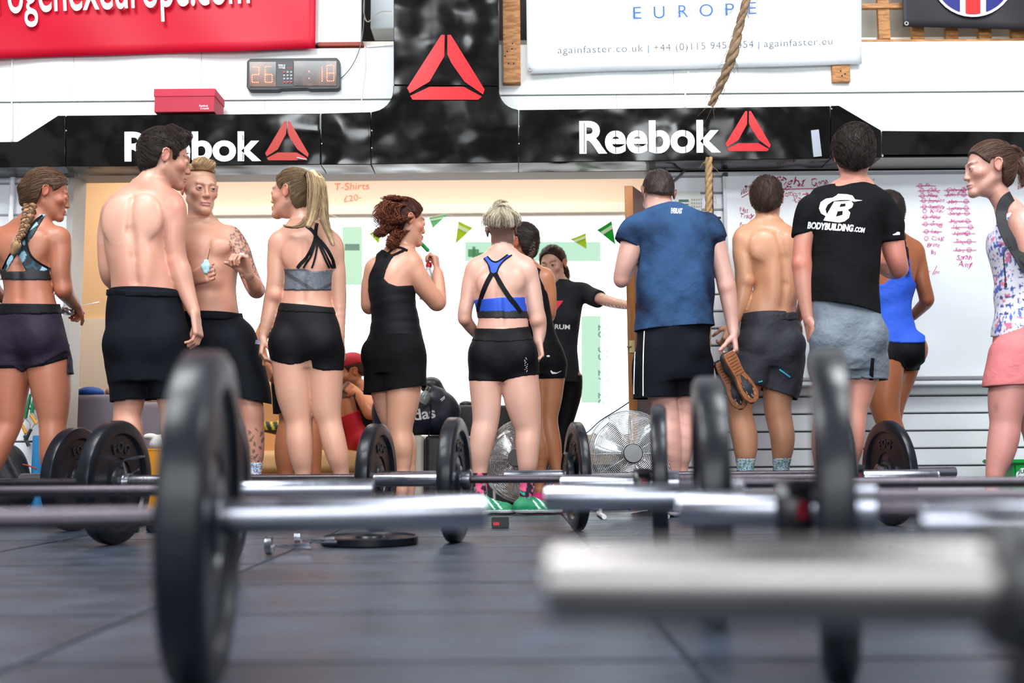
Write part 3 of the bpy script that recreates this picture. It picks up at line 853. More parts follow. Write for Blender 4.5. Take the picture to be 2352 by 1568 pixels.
def strands_mesh(name, paths, col, col2, parent, base=None, label=None, sides=3):
    VV = []; FF = []; CC = []; n = 0
    if base is not None:
        V, Q, cc = base; VV.append(V); FF += [tuple(q) for q in Q.tolist()]; CC.append(cc); n = len(V)
    for pts, r, sh in paths:
        m = len(pts)
        if m < 3: continue
        rr = r if hasattr(r, '__len__') else [r*(1-.75*(i/(m-1))**2) for i in range(m)]
        mb = MB(); mb.tube(pts, rr, n=sides, cap=False); V = np.array(mb.v); VV.append(V); FF += [tuple(i+n for i in f) for f in mb.f]
        CC.append(np.tile(col*(1-sh)+col2*sh, (len(V), 1))); n += len(V)
    V = np.concatenate(VV); c = np.concatenate(CC)
    me = mesh_np(name, V, FF, col=c); o = link(name, me, mat('hair', rough=.5, vcol=True, bump=.0015, bscale=260, stretch=(1, 1, .25), spec=.28), parent)
    if label: o['label'] = label
    return o
HL_SHORT = [(-.2, -.085), (-.07, -.08), (-.035, -.055), (-.03, .0), (-.02, .030), (.01, .034), (.02, -.005), (.035, -.005), (.045, .045), (.06, .058), (.075, .082), (.12, .1)]
HL_LONG = [(-.2, -.095), (-.06, -.09), (-.035, -.06), (-.028, .0), (-.02, .030), (.012, .032), (.02, .01), (.04, .03), (.055, .055), (.075, .085), (.12, .105)]
# ================================================================ the room
WY = 6.05
def Z(u, v, Y=WY): return P(u, v, Y)[2]
def X(u, Y=WY, v=700): return P(u, v, Y)[0]
m_rub = mat('rubber_floor', hexc(54, 62, 74), rough=.36, bump=.0012, bscale=220, var=.28, vscale=5, rvar=.12, bdetail=2, spec=.45)
m_wht = mat('white_paint', hexc(240, 242, 240), rough=.5, bump=.0006, bscale=40, var=.05, vscale=3)
m_slat = mat('slat_white', hexc(244, 246, 250), rough=.4, var=.04, vscale=3)
m_dark = mat('dark_gap', (.012, .012, .012), rough=.9)
m_grey = mat('grey_steel', hexc(128, 124, 118), rough=.45, metal=.3, var=.08)
m_greyl = mat('pale_steel', hexc(180, 176, 168), rough=.45, var=.05)
m_vinyl = mat('black_vinyl', (.005, .0045, .004), rough=.15, coat=.0, bump=.10, bscale=1.7, bdetail=2, spec=.32, vscale=7, rvar=.08)
m_wood = mat('pine', hexc(196, 140, 84), rough=.6, col2=hexc(160, 104, 56), stretch=(3, 3, 14), vscale=6, bump=.0006, bscale=60)
m_woodh = mat('pine_rail', hexc(206, 152, 96), rough=.6, col2=hexc(172, 116, 66), stretch=(3, 3, 20), vscale=5)
m_beige = mat('beige_paint', hexc(240, 220, 200), rough=.7)
m_shopw = mat('shop_white', hexc(244, 236, 222), rough=.6)

# floor of rubber mats, each a slab with its own edges
fl = MB(); fl.box((-5.2, -3, -.06), (5.2, WY, -.012)); floor = fl.build('floor', m_dark); tag(floor, kind='structure')
mt = MB(); mt.box((-.4975, -.2465, -.012), (.4975, .2465, 0), bev=.004); tile = mt.build('rubber_mat', m_rub, floor); tile.location = (-4.26, .3, 0)
for j in range(12):
    for i in range(-4, 5):
        x = i*1.0+.26-.5+(.0 if j % 2 == 0 else .0); y = .35+j*.5
        if (i, j) == (-4, 0): tile.location = (x, y, 0); continue
        t = tile.copy(); C.objects.link(t); t.location = (x, y+rng.uniform(-.001, .001), rng.uniform(-.0012, 0)); t.rotation_euler = (0, 0, rng.uniform(-.0015, .0015))
for j in range(6):
    pass
# side walls, ceiling with skylights
zt = CEIL
w = MB(); w.box((-5.3, -3, 0), (-5.2, WY+.1, zt)); tag(w.build('wall_left', mat('side_wall', hexc(150, 150, 152), rough=.8)), kind='structure')
w = MB(); w.box((5.2, -3, 0), (5.3, WY+.1, zt)); tag(w.build('wall_right', mat('side_wall')), kind='structure')
w = MB(); w.box((-5.3, -3.1, 0), (-3, -3, zt)); w.box((3, -3.1, 0), (5.3, -3, zt)); w.box((-3, -3.1, 3.4), (3, -3, zt)); tag(w.build('wall_rear', mat('rear_wall', hexc(92, 92, 96), rough=.8)), kind='structure')
w = MB()
ys = [-3, .2-.9, .2+.9, 2.7-.9, 2.7+.9, WY+.1]; xs = [-5.3, -2.3-1.15, -2.3+1.15, 2.3-1.15, 2.3+1.15, 5.3]
for a in range(5):
    for b in range(5):
        if a in (1, 3) and b in (1, 3): continue
        w.box((xs[a], ys[b], zt), (xs[a+1], ys[b+1], zt+.08))
tag(w.build('ceiling', mat('roof_grey', hexc(120, 120, 124), rough=.8)), kind='structure')
for i, (x, y) in enumerate(SKY):
    w = MB()
    for a, b in (((-1.15, -.9), (1.15, -.84)), ((-1.15, .84), (1.15, .9)), ((-1.15, -.84), (-1.09, .84)), ((1.09, -.84), (1.15, .84))):
        w.box((x+a[0], y+a[1], zt-.04), (x+b[0], y+b[1], zt+.12))
    tag(w.build('window_%d' % (i+3), m_greyl), kind='structure')

# front wall: backing panels round the wide opening
xl, xr = X(160), X(1500); zo = Z(800, 392)
wall = MB(); wall.box((-5.2, WY+.02, 0), (xl, WY+.12, zo)); wall.box((xr, WY+.02, 0), (5.2, WY+.12, zo))
zb1 = Z(860, 110)
wall.box((-5.2, WY+.02, zo), (5.2, WY+.12, zb1)); wall.box((-5.2, WY+.02, zb1), (X(724), WY+.12, zt))
wallf = wall.build('wall_front', m_dark); tag(wallf, kind='structure')
def part_box(name, a, b, m, par, bev=.002): mb = MB(); mb.box(a, b, bev=bev); return mb.build(name, m, par)
def split(x0, x1, cuts): xs = [x0]+[c for c in cuts if x0 < c < x1]+[x1]; return list(zip(xs, xs[1:]))
# wide upper boards
for side, (xa, xb, u) in {'l': (-5.2, X(1024), 450), 'r': (X(1024), 5.2, 1750)}.items():
    v1 = 232 if side == 'l' else 215; v2 = 116 if side == 'l' else 101
    za, zb, zc_ = zo, Z(u, v1), Z(u, v2)
    cut = [X(150), X(450)] if side == 'l' else [X(1560)]
    for a, b in split(xa, xb, [X(25), X(600)] if side == 'l' else [X(1425)]): part_box('board', (a+.001, WY-.006, za), (b-.001, WY+.02, zb-.004), m_wht, wallf)
    for a, b in split(xa, xb, cut): part_box('board', (a+.001, WY-.018, zb), (b-.001, WY+.02, zc_), m_wht, wallf)
part_box('board', (X(700), WY-.012, Z(780, 100)), (X(824), WY+.03, Z(780, -160)), m_wht, wallf)
# slatted panelling: horizontal slats about 10 cm high
z0 = .04; k = 0; ztop = Z(1900, 392)
zs = [z0+i*.1005 for i in range(24)]
for a, b, nm in ((xr, 5.2, 'r'), (-5.2, xl, 'l')):
    step = .1005 if nm == 'r' else .19
    z = .035
    while z < ztop-.02:
        z2 = min(z+step, ztop)
        for a1, b1 in split(a, b, [X(1945)] if nm == 'r' and z < 1.1 else ([X(28)] if nm == 'l' else [])):
            mb = MB(); n = 0
            mb.prism([(a1+.0008, WY-.012, z+.010), (a1+.0008, WY+.018, z+.004), (a1+.0008, WY+.018, z2-.001), (a1+.0008, WY-.012, z2-.0045)], (b1-a1-.0016, 0, 0))
            mb.build('slat', m_slat, wallf)
        z = z2
# opening reveal
tr = MB(); tr.box((xl-.03, WY-.02, 0), (xl+.006, WY+.16, zo)); tag(tr.build('trim_1', m_greyl, bevel=.003), kind='structure')
tr = MB(); tr.box((xr-.006, WY-.02, 0), (xr+.03, WY+.16, zo)); tr.box((xl, WY-.01, zo-.02), (xr, WY+.16, zo+.006)); tag(tr.build('trim_2', m_greyl, bevel=.003), kind='structure')
# grey steel rail under the cladding (door track)
zr1 = Z(1176, 372); zr0 = Z(1176, 397)
rail = MB(); rail.box((-5.2, 5.83, zr0+.028), (5.2, 6.03, zr1+.03), bev=.004); rl = rail.build('beam', m_grey); tag(rl, kind='structure')
mb = MB(); mb.box((-5.2, 5.80, zr0), (5.2, 6.03, zr0+.027), bev=.008); mb.build('rail_lip', m_greyl, rl)
mb = MB(); mb.box((X(858, 5.8), 5.79, zr1+.014), (X(1192, 5.8), 5.84, zr1+.034), bev=.003); mb.build('rail_strip', mat('chalky_edge', hexc(214, 232, 190), rough=.5, var=.3, vscale=12), rl)
for uu in (27, 1500):
    mb = MB(); mb.tube([(X(uu), 5.99, zr1), (X(uu), 5.99, 1.2 if uu == 27 else Z(uu, 400))], .014, n=10); mb.build('pipe', m_slat, rl, smooth='auto')

# ---- shop beyond the opening
SY = 8.2
sf = MB(); sf.box((-5.2, WY, -.06), (5.2, SY+.1, -.002)); tag(sf.build('floor_shop', mat('shop_floor', hexc(120, 112, 104), rough=.4, var=.1)), kind='structure')
wx0, wx1, wz0, wz1 = X(470, SY), X(1620, SY), Z(1000, 1000, SY), Z(1000, 490, SY)
zc2 = 2.78
b = MB(); b.box((-5.2, SY, 0), (wx0, SY+.15, zc2)); b.box((wx1, SY, 0), (5.2, SY+.15, zc2)); b.box((wx0, SY, 0), (wx1, SY+.15, wz0)); b.box((wx0, SY, wz1), (wx1, SY+.15, zc2))
tag(b.build('wall_back', m_beige), kind='structure')
b = MB(); b.box((X(150, SY), WY+.12, 0), (X(178, SY), SY, zc2)); tag(b.build('wall_shop_left', m_beige), kind='structure')
b = MB(); b.box((1.55, WY+.12, 0), (1.62, SY, zc2)); tag(b.build('wall_shop_right', m_beige), kind='structure')
b = MB(); b.box((-5.2, WY+.1, zc2), (5.2, SY+.15, zc2+.06)); tag(b.build('ceiling_shop', m_shopw), kind='structure')
b = MB(); b.box((X(290, SY), SY-.05, 0), (X(302, SY), SY, zc2)); b.box((X(186, SY), SY-.05, 0), (X(290, SY), SY-.02, 2.55)); tag(b.build('door_1', mat('cream_door', hexc(246, 214, 168), rough=.5)), kind='structure')
b = MB(); b.box((X(188, SY-.06), SY-.09, Z(220, 905, SY)), (X(470, SY-.06), SY-.055, Z(220, 735, SY)), bev=.004); tag(b.build('white_notice_board', mat('pale_board', hexc(246, 240, 228), rough=.4)), 'cream board with faint rubbed-out writing low on the shop wall', 'board')
wf = MB()
for a, c in (((wx0-.06, SY-.06, wz1-.02), (wx1+.06, SY+.02, wz1+.06)), ((wx0-.06, SY-.10, wz0-.05), (wx1+.06, SY+.02, wz0)), ((wx0-.06, SY-.04, wz0), (wx0+.02, SY+.05, wz1)), ((wx1-.02, SY-.04, wz0), (wx1+.06, SY+.05, wz1))):
    wf.box(a, c, bev=.006)
win = wf.build('window_1', m_shopw); tag(win, kind='structure')
g = bpy.data.materials.new('window_glass'); g.use_nodes = True; nt = g.node_tree; nt.nodes.clear()
o_ = nt.nodes.new('ShaderNodeOutputMaterial'); tb = nt.nodes.new('ShaderNodeBsdfTransparent'); gb = nt.nodes.new('ShaderNodeBsdfGlossy'); mx = nt.nodes.new('ShaderNodeMixShader'); fr = nt.nodes.new('ShaderNodeFresnel')
gb.inputs['Roughness'].default_value = .02; nt.links.new(fr.outputs[0], mx.inputs[0]); nt.links.new(tb.outputs[0], mx.inputs[1]); nt.links.new(gb.outputs[0], mx.inputs[2]); nt.links.new(mx.outputs[0], o_.inputs[0])
mb = MB(); mb.box((wx0, SY+.03, wz0), (wx1, SY+.036, wz1)); mb.build('pane', g, win)
def film(name, col, mixd=0):
    m = bpy.data.materials.new(name); m.use_nodes = True; nt = m.node_tree; nt.nodes.clear(); o = nt.nodes.new('ShaderNodeOutputMaterial'); t = nt.nodes.new('ShaderNodeBsdfTransparent'); t.inputs[0].default_value = (*col, 1)
    d = nt.nodes.new('ShaderNodeBsdfDiffuse'); d.inputs[0].default_value = (*[min(1, c*1.6) for c in col], 1); x = nt.nodes.new('ShaderNodeMixShader'); x.inputs[0].default_value = mixd
    nt.links.new(t.outputs[0], x.inputs[1]); nt.links.new(d.outputs[0], x.inputs[2]); nt.links.new(x.outputs[0], o.inputs[0]); return m
fg = film('green_film', (.29, .40, .28), .0); fg2 = film('green_film_strong', (.24, .40, .16)); fgw = film('frosted_film', (.34, .38, .40)); fgd = film('green_shape_film', (.22, .36, .24))
def rect_px(u0, v0, u1, v1): return poly_px([(u0, v0), (u1, v0), (u1, v1), (u0, v1)])
st = SY+.024
for i, (a, lab) in enumerate((((1068, 555, 1380, 600), 'long pale green sticker strip on the shop window'), ((786, 520, 832, 655), 'pale green square sticker on the shop window behind the ponytail'), ((1335, 725, 1380, 925), 'tall pale green sticker with white numerals low on the shop window'))):
    o = flat_px('window_sticker', *rect_px(*a), st, fg); tag(o, lab, 'sticker')
    if i == 0:
        for q in ((1075, 572, 1100, 590), (1085, 566, 1092, 598), (1098, 580, 1130, 586)): flat_px('sticker_mark', *rect_px(*q), st-.004, fgd, o)
    if i == 1: flat_px('sticker_mark', *rect_px(792, 560, 826, 575), st-.004, fgw, o)
    if i == 2:
        for j, tx in enumerate(('28', '35', '27', '28')):
            UV, Fs = text_px(tx, 1374, 745+j*52, 1374, 775+j*52, 26); flat_px('sticker_numeral', UV, Fs, st-.004, fgw, o)
for i, (a, lab) in enumerate((((1372, 840, 1440, 930), 'grey reflection of a parked car seen through the shop window'),)):
    pass
# outside yard
b = MB(); b.box((-12, SY+.2, -.1), (12, 30, -.02)); tag(b.build('ground_outside', mat('pale_concrete', hexc(225, 224, 220), rough=.8)), kind='structure')

# black vinyl covered beam and column
CY = 5.78
def clad(name, pts, par, d=.0, lab=None):
    mb = MB(); poly = [P(u, v, CY-d) for u, v in pts]; mb.prism(poly, (0, .2, 0)); o = mb.build(name, m_vinyl, par, bevel=.004); return o
cl = thing('vinyl_covered_beam', 'glossy black vinyl covered beam with central column above the shop opening', 'beam', P(1024, 378, CY+.1))
def arc(cu, cv, r, a0, a1, n=7): return [(cu+r*math.cos(math.radians(a)), cv-r*math.sin(math.radians(a))) for a in np.linspace(a0, a1, n)]
clad('side_panel', [(-220, 388), (-220, 329), (40, 325), (133, 265), (150, 265), (150, 382.5)], cl)
clad('front_panel', [(151.5, 382.5), (151.5, 265), (736, 260), (736, 378)], cl)
clad('side_panel', [(737.5, 378), (737.5, 260), (851, 257), (851, 378)], cl)
clad('centre_panel', [(852.5, 377), (852.5, 257)]+arc(852, 205, 51, -80, -5, 7)+[(903, 196)]+[(1147, 198)]+arc(1192, 205, 46, 188, 262, 7)[0:]+[(1190.5, 252), (1190.5, 373.5)], cl)
clad('column_panel', [(904, 195), (904, -140), (1146, -140), (1146, 197)], cl, d=.004)
clad('front_panel', [(1192, 373.5), (1192, 252), (1907, 243), (1907, 364.5)], cl)
clad('side_panel', [(1908.5, 364.5), (1908.5, 242.5), (1927, 242), (2024, 299), (2026, 361.5)], cl)
clad('side_panel', [(2027.5, 361.5), (2026, 300), (2580, 304), (2580, 357)], cl, d=-.02)
# painted brand lettering and triangle emblems on the vinyl
m_pw = mat('white_spray_paint', hexc(246, 248, 250), rough=.45); m_pr = mat('red_spray_paint', hexc(206, 30, 38), rough=.25, coat=.3); m_pr2 = mat('dull_red_paint', hexc(176, 42, 30), rough=.3, coat=.3)
def delta(cu, top, bot, half, m, par, Y):
    """three-bladed triangle emblem"""
    H = bot-top; w = half
    R = lambda x, y: (cu+x*w, top+y*H)
    left = [R(-.12, 0.0), R(-.03, .0), R(-.04, .33), R(-.14, .43), R(-.42, .72), R(-.93, .90), R(-1.0, .82)]
    right = [R(.04, .0), R(.13, .0), R(1.0, .84), R(.96, .92), R(.48, .72), R(.14, .43), R(.04, .30)]
    base = [R(-.92, .94), R(-.42, .80), R(.46, .80), R(.93, .95), R(.84, 1.0), R(-.86, 1.0)]
    for p in (left, right, base): flat_px('emblem_blade', *poly_px(p), Y, m, par)
e = .003
for (u0, v0, u1, v1, h, bold) in ((286, 368, 600, 367, 80, .030), (1331, 350, 1656, 347, 88, .030)):
    UV, Fs = text_px('Reebok', u0, v0, u1, v1, h*.84, bold=bold); flat_px('painted_lettering', UV, Fs, CY-e, m_pw, cl)
for uu, va, vb in ((1342, 282, 351), (1414, 296, 321), (1414, 328, 351), (1467, 296, 320), (1467, 328, 351), (1575, 292, 312), (1575, 336, 351), (1508, 282, 351), (558, 310, 322), (558, 352, 368)): flat_px('stencil_gap', *rect_px(uu-.7, va, uu+.7, vb), CY-.005, m_vinyl, cl)
delta(659, 278, 368, 50, m_pr2, cl, CY-e); delta(1024, 80, 229, 89, m_pr, cl, CY-e-.004); delta(1718, 255, 347, 52, m_pr, cl, CY-e)
for uu, vv in ((852, 300), (852, 340), (1190, 290), (1190, 330), (1908, 250), (737, 330), (150, 300)):
    mb = MB(); p = P(uu+2, vv, CY-.002); mb.lathe([(.0001, -.003), (.004, -.002), (.004, .002)], p, (0, 1, 0), n=8); mb.build('staple', m_greyl, cl)
mb = MB(); mb.prism([P(u, v, CY-.004) for u, v in ((1862, 300), (1880, 298), (1887, 359), (1868, 361))], (0, -.006, 0)); tag(mb.build('reflective_tape_strip', mat('silver_tape', hexc(170, 176, 186), rough=.3, metal=.5)), 'short silver strip of tape standing on end on the black beam', 'tape')
mb = MB(); mb.tube([P(u, v, CY-.012) for u, v in ((683, 363), (705, 367))], [.012, .006], n=8, flat=.4); tag(mb.build('white_scrap', m_pw), 'small white scrap stuck under the emblem nearer the clock', 'scrap')

# gym timer clock
TY = WY-.03
tc = thing('timer_clock', 'black framed digital gym timer with red dotted digits on the white boards', 'timer', P(673, 170, TY))
mb = MB(); pts = [(567, 141), (574, 134), (773, 132), (780, 139), (781, 200), (776, 205), (712, 206), (704, 203), (645, 205), (638, 208), (573, 208), (566, 200)]
mb.prism([P(u, v, TY-.03) for u, v in pts], (0, .05, 0)); mb.build('case', mat('black_plastic', (.012, .012, .013), rough=.4), tc, bevel=.005)
m_lens = mat('tinted_lens', hexc(30, 14, 12), rough=.12, coat=.2, col2=hexc(110, 76, 58), vscale=7, c2pos=(.42, .62))
flat_px('display', *rect_px(573, 142, 634, 199), TY-.0335, m_lens, tc); flat_px('display', *rect_px(675, 140, 773, 197), TY-.0335, m_lens, tc)
flat_px('key_panel', *rect_px(636, 141, 673, 199), TY-.0335, mat('panel_black', (.03, .03, .035), rough=.4), tc)
m_led = mat('led_red', (1, .25, .15), emit=(1, .22, .12), estr=6)
SEG = {'2': 'abged', '6': 'afgedc', '1': 'bc', '8': 'abcdefg'}
def digit(ch, u0, v0, u1, v1, nm='led_digit'):
    pts = []; um, vm = (u0+u1)/2, (v0+v1)/2
    L = {'a': ((u0, v0), (u1, v0)), 'b': ((u1, v0), (u1, vm)), 'c': ((u1, vm), (u1, v1)), 'd': ((u0, v1), (u1, v1)), 'e': ((u0, vm), (u0, v1)), 'f': ((u0, v0), (u0, vm)), 'g': ((u0, vm), (u1, vm))}
    for s_ in SEG[ch]:
        a, b_ = L[s_]; n = 4
        for t in range(n): pts.append((a[0]+(b_[0]-a[0])*(t+.5)/n, a[1]+(b_[1]-a[1])*(t+.5)/n))
    mb = MB()
    for q in pts: mb.lathe([(.0001, -.003), (.0021, -.002), (.0024, 0)], P(*q, TY-.036), (0, 1, 0), n=6)
    mb.build(nm, m_led, tc)
digit('2', 579, 154, 595, 189); digit('6', 609, 153, 625, 189); digit('1', 726, 152, 740, 188); digit('8', 751, 150, 767, 186)
mb = MB()
for v in (164, 180): mb.lathe([(.0001, -.003), (.0026, -.002), (.003, 0)], P(710, v, TY-.036), (0, 1, 0), n=6)
mb.build('led_colon', m_led, tc)
m_key = mat('key_grey', (.35, .35, .37), rough=.4); m_keyr = mat('key_red', (.45, .05, .05), rough=.4)
for j in range(4):
    for i in range(3):
        mb = MB(); mb.lathe([(.0001, -.005), (.0065, -.004), (.007, 0)], P(653+i*8, 166+j*7.6, TY-.034), (0, 1, 0), n=10); mb.build('key', m_keyr if j == 3 or (i == 0 and j == 0) else m_key, tc)
UV, Fs = text_px('TITLE', 639, 157, 655, 157, 9, bold=.02); flat_px('panel_lettering', UV, Fs, TY-.036, m_pw, tc)
UV, Fs = text_px('TIMER', 659, 158, 672, 158, 3.5); flat_px('panel_lettering', UV, Fs, TY-.036, m_keyr, tc)
mb = MB(); mb.tube(catmull([P(u, v, WY-.03) for u, v in ((780, 182), (795, 168), (812, 145), (827, 108), (835, 60), (838, -20))], 4), .003, n=6); mb.build('power_cable', mat('cable_grey', (.12, .12, .12)), tc)

# red shoe box on the beam
m_red = mat('red_card', hexc(178, 22, 52), rough=.55, bump=.0005, bscale=120)
bx = thing('shoe_box', 'red cardboard shoe box with lid standing on the black beam', 'box', P(428, 259, 5.8))
a = P(354, 259, 5.80); b_ = P(492, 259, 5.80)
h = P(354, 206, 5.80)[2]-a[2]
mb = MB(); mb.box((a[0], 5.80, a[2]+.004), (b_[0], 5.99, a[2]+h-.03), bev=.002); bb = mb.build('body', m_red, bx)
mb = MB(); mb.box((a[0]-.004, 5.796, a[2]+h-.042), (b_[0]+.004, 5.994, a[2]+h+.004), bev=.002); mb.build('lid', mat('red_card_lid', hexc(190, 26, 60), rough=.55), bx)
UV, Fs = text_px('Reebok', 458, 245, 478, 245, 5); flat_px('lettering', UV, Fs, 5.797, m_pw, bx)
UV, Fs = text_px('Crossfit', 460, 251, 480, 251, 5); flat_px('lettering', UV, Fs, 5.797, m_pw, bx)

# banners: thin sheets with a slight sag
def banner(name, pts, Y, m, lab, wob=.012, th=.003):
    """pts: top-left, top-right, bottom-right, bottom-left picture corners"""
    nu, nv = 40, 12; V = []; F = []
    a, b, c, d = [np.array(p, float) for p in pts]
    for j in range(nv+1):
        for i in range(nu+1):
            s_, t = i/nu, j/nv; q = (a*(1-s_)+b*s_)*(1-t)+(d*(1-s_)+c*s_)*t
            y = Y-wob*(math.sin(s_*7+t*2)+.6*math.sin(s_*17-t*5))*(.3+t*.7); V.append(P(q[0], q[1], y))
    for j in range(nv):
        for i in range(nu): k = j*(nu+1)+i; F.append((k, k+nu+1, k+nu+2, k+1))
    mb = MB(); mb.add(V, F); o = mb.build(name, m, smooth=True); md = o.modifiers.new('t', 'SOLIDIFY'); md.thickness = th; md.offset = 0
    return tag(o, lab, 'banner')
m_banr = mat('banner_red', hexc(204, 8, 44), rough=.45, spec=.3, var=.12, vscale=2)
br = banner('red_banner', [(-60, -160), (727, -160), (724, 111), (-60, 136)], WY-.06, m_banr, 'large red banner with white web address above the gym timer')
UV, Fs = text_px('progenexeurope.com', -44, 32, 574, 6, 108, bold=.006); flat_px('banner_lettering', UV, Fs, WY-.088, m_pw, br)
m_banw = mat('banner_white', hexc(240, 243, 247), rough=.4, var=.03, vscale=3, bump=.01, bscale=2)
bw = banner('white_banner', [(1207, -160), (1978, -160), (1979, 147), (1211, 169)], WY-.05, m_banw, 'large white banner with blue word and contact line behind the rope', wob=.008)
m_blu = mat('banner_blue', hexc(0, 92, 172), rough=.5); m_txt = mat('banner_grey', hexc(52, 56, 64), rough=.5)
for ch, u, v in zip('EUROPE', (1455, 1502, 1559, 1607, 1667, 1719), (44, 42.5, 40, 38, 36, 33)):
    wd = {'E': 19, 'U': 25, 'R': 22, 'O': 31, 'P': 20}[ch]
    UV, Fs = text_px(ch, u, v, u+wd, v-.8, 30, bold=-.004); flat_px('banner_lettering', UV, Fs, WY-.075, m_blu, bw)
for tx, u0, v0, u1, v1 in (('againfaster.co.uk', 1281, 123, 1477, 118), ('+44 (0)115 945 3454', 1502, 117.5, 1731, 109), ('againfaster.eu', 1755, 108, 1912, 102)):
    UV, Fs = text_px(tx, u0, v0, u1, v1, 17, bold=-.008, space=1.12); flat_px('banner_lettering', UV, Fs, WY-.075, m_txt, bw)
for u, v in ((1489, 113), (1743, 104)): flat_px('banner_rule', *rect_px(u-1, v-9, u+1, v+9), WY-.075, m_blu, bw)
def eyelet(u, v, Y, par):
    mb = MB(); p = P(u, v, Y); mb.lathe([(.006, -.002), (.008, -.004), (.012, -.004), (.014, 0)], p, (0, 1, 0), n=14); mb.build('eyelet', m_greyl, par)
eyelet(1217, 160, WY-.065, bw)
bk = banner('dark_banner', [(2069, -160), (2420, -160), (2420, 70), (2074, 61)], WY-.02, mat('banner_black', hexc(40, 34, 42), rough=.6), 'dark banner with round union flag badge at the top corner', wob=.006)
eyelet(2082, 54, WY-.035, bk)
cu, cv, r = 2235, -60, 99
def disc(cu, cv, r, a0=0, a1=360, n=40): return [(cu+r*math.cos(math.radians(a)), cv+r*math.sin(math.radians(a))) for a in np.linspace(a0, a1, n)][:(-1 if a1-a0 == 360 else None)]
flat_px('badge', *poly_px(disc(cu, cv, r)), WY-.034, mat('badge_white', hexc(225, 225, 232), rough=.5), bk)
def clipcirc(pts, rr):
    return pts
m_nb = mat('badge_blue', hexc(34, 40, 132), rough=.5); m_nr = mat('badge_red', hexc(214, 38, 40), rough=.5)
def seg(x0, x1, rr, n=14):
    lo = [(x, cv+math.sqrt(max(rr*rr-(x-cu)**2, 0))) for x in np.linspace(x0, x1, n)]; return lo+[(x1, cv+10), (x0, cv+10)]
flat_px('badge_field', *poly_px(seg(cu-90, cu-30, 92)), WY-.038, m_nb, bk); flat_px('badge_field', *poly_px(seg(cu+30, cu+90, 92)), WY-.038, m_nb, bk); flat_px('badge_cross', *poly_px(seg(cu-17, cu+17, 92)), WY-.038, m_nr, bk)

# timber battens and lattice
def post(name, u0, v0, u1, v1, Y, m, lab, d=.05, cat='post', par=None):
    mb = MB(); a = P(u0, v1, Y); b = P(u1, v0, Y); mb.box((a[0], Y, a[2]), (b[0], Y+d, b[2]), bev=.003); o = mb.build(name, m, par)
    if lab: tag(o, lab, cat)
    return o
pw = post('timber_post', 1156, -160, 1193, 190, WY-.07, m_wood, 'rough pine post with nail holes beside the black column', d=.06)
for u, v in ((1177, 100), (1176, 112), (1165, 118), (1168, 146), (1180, 146), (1160, 129)):
    mb = MB(); mb.lathe([(.0001, -.001), (.0045, -.001), (.005, .001)], P(u, v, WY-.0705), (0, 1, 0), n=8); mb.build('nail_hole', m_dark, pw)
p2 = post('timber_block', 1913, 120, 1951, 188, WY-.045, m_wood, 'stub of pine post showing under the white banner', d=.03, cat='post')
for u, v in ((1931, 163), (1941, 170), (1934, 174)):
    mb = MB(); mb.lathe([(.0001, -.001), (.005, -.001), (.005, .001)], P(u, v, WY-.0455), (0, 1, 0), n=8); mb.build('nail_hole', m_dark, p2)
la = thing('timber_lattice', 'pale pine lattice frame between the white and the dark banner', 'lattice', P(2100, 100, WY+.05))
LYY = WY+.04
for (u0, v0, u1, v1) in ((1960, 4, 2460, 19), (1960, 87, 2460, 102)):
    mb = MB(); a = P(u0, v1, LYY); b = P(u1, v0, LYY); mb.box((a[0], LYY, a[2]), (b[0], LYY+.03, b[2]), bev=.002); mb.build('rail', m_woodh, la)
for u in (2021, 2098, 2175, 2251, 2326, 2400):
    mb = MB(); a = P(u, 88, LYY); b = P(u+14, -160, LYY); mb.box((a[0], LYY+.01, a[2]), (b[0], LYY+.04, b[2]), bev=.002); mb.build('upright', m_wood, la)
b = MB(); b.box((X(1960), WY+.35, Z(2000, 108)), (5.2, WY+.4, zt)); tag(b.build('wall_upper_right', mat('dusty_cream', hexc(206, 200, 188), rough=.8, var=.15, vscale=4)), kind='structure')
b = MB(); b.box((X(724), WY+.6, Z(900, 140)), (X(1990), WY+.65, zt)); tag(b.build('wall_upper', mat('attic_dark', hexc(46, 36, 34), rough=.9, var=.3)), kind='structure')
b = MB(); b.box((X(830), WY+.3, Z(880, 18)), (X(902), WY+.5, Z(880, -120)), bev=.004); tag(b.build('junction_box', mat('box_white', hexc(206, 212, 216), rough=.5)), 'pale grey electrical box in the dark gap beside the column', 'box')
b = MB(); b.tube([P(843, 108, WY+.05), P(903, 103, WY+.05)], .008, n=8); tag(b.build('lamp_tube', m_slat, smooth='auto'), 'thin white tube lying in the dark gap beside the column', 'tube')
b = MB(); b.tube(catmull([P(u, v, WY+.2) for u, v in ((838, -20), (836, 30), (846, 50), (870, 28), (900, 26))], 4), .004, n=6); tag(b.build('loose_cable', mat('cable_white', (.6, .6, .55))), 'loose pale cable inside the dark gap above the boards', 'cable')
b = MB(); b.box((X(724), WY-.02, Z(780, 108)), (X(830), WY+.03, Z(780, 99)), bev=.002); tag(b.build('red_batten', mat('rust_red', hexc(150, 60, 40), rough=.6)), 'thin rust-red batten end under the white panel by the red banner', 'batten')

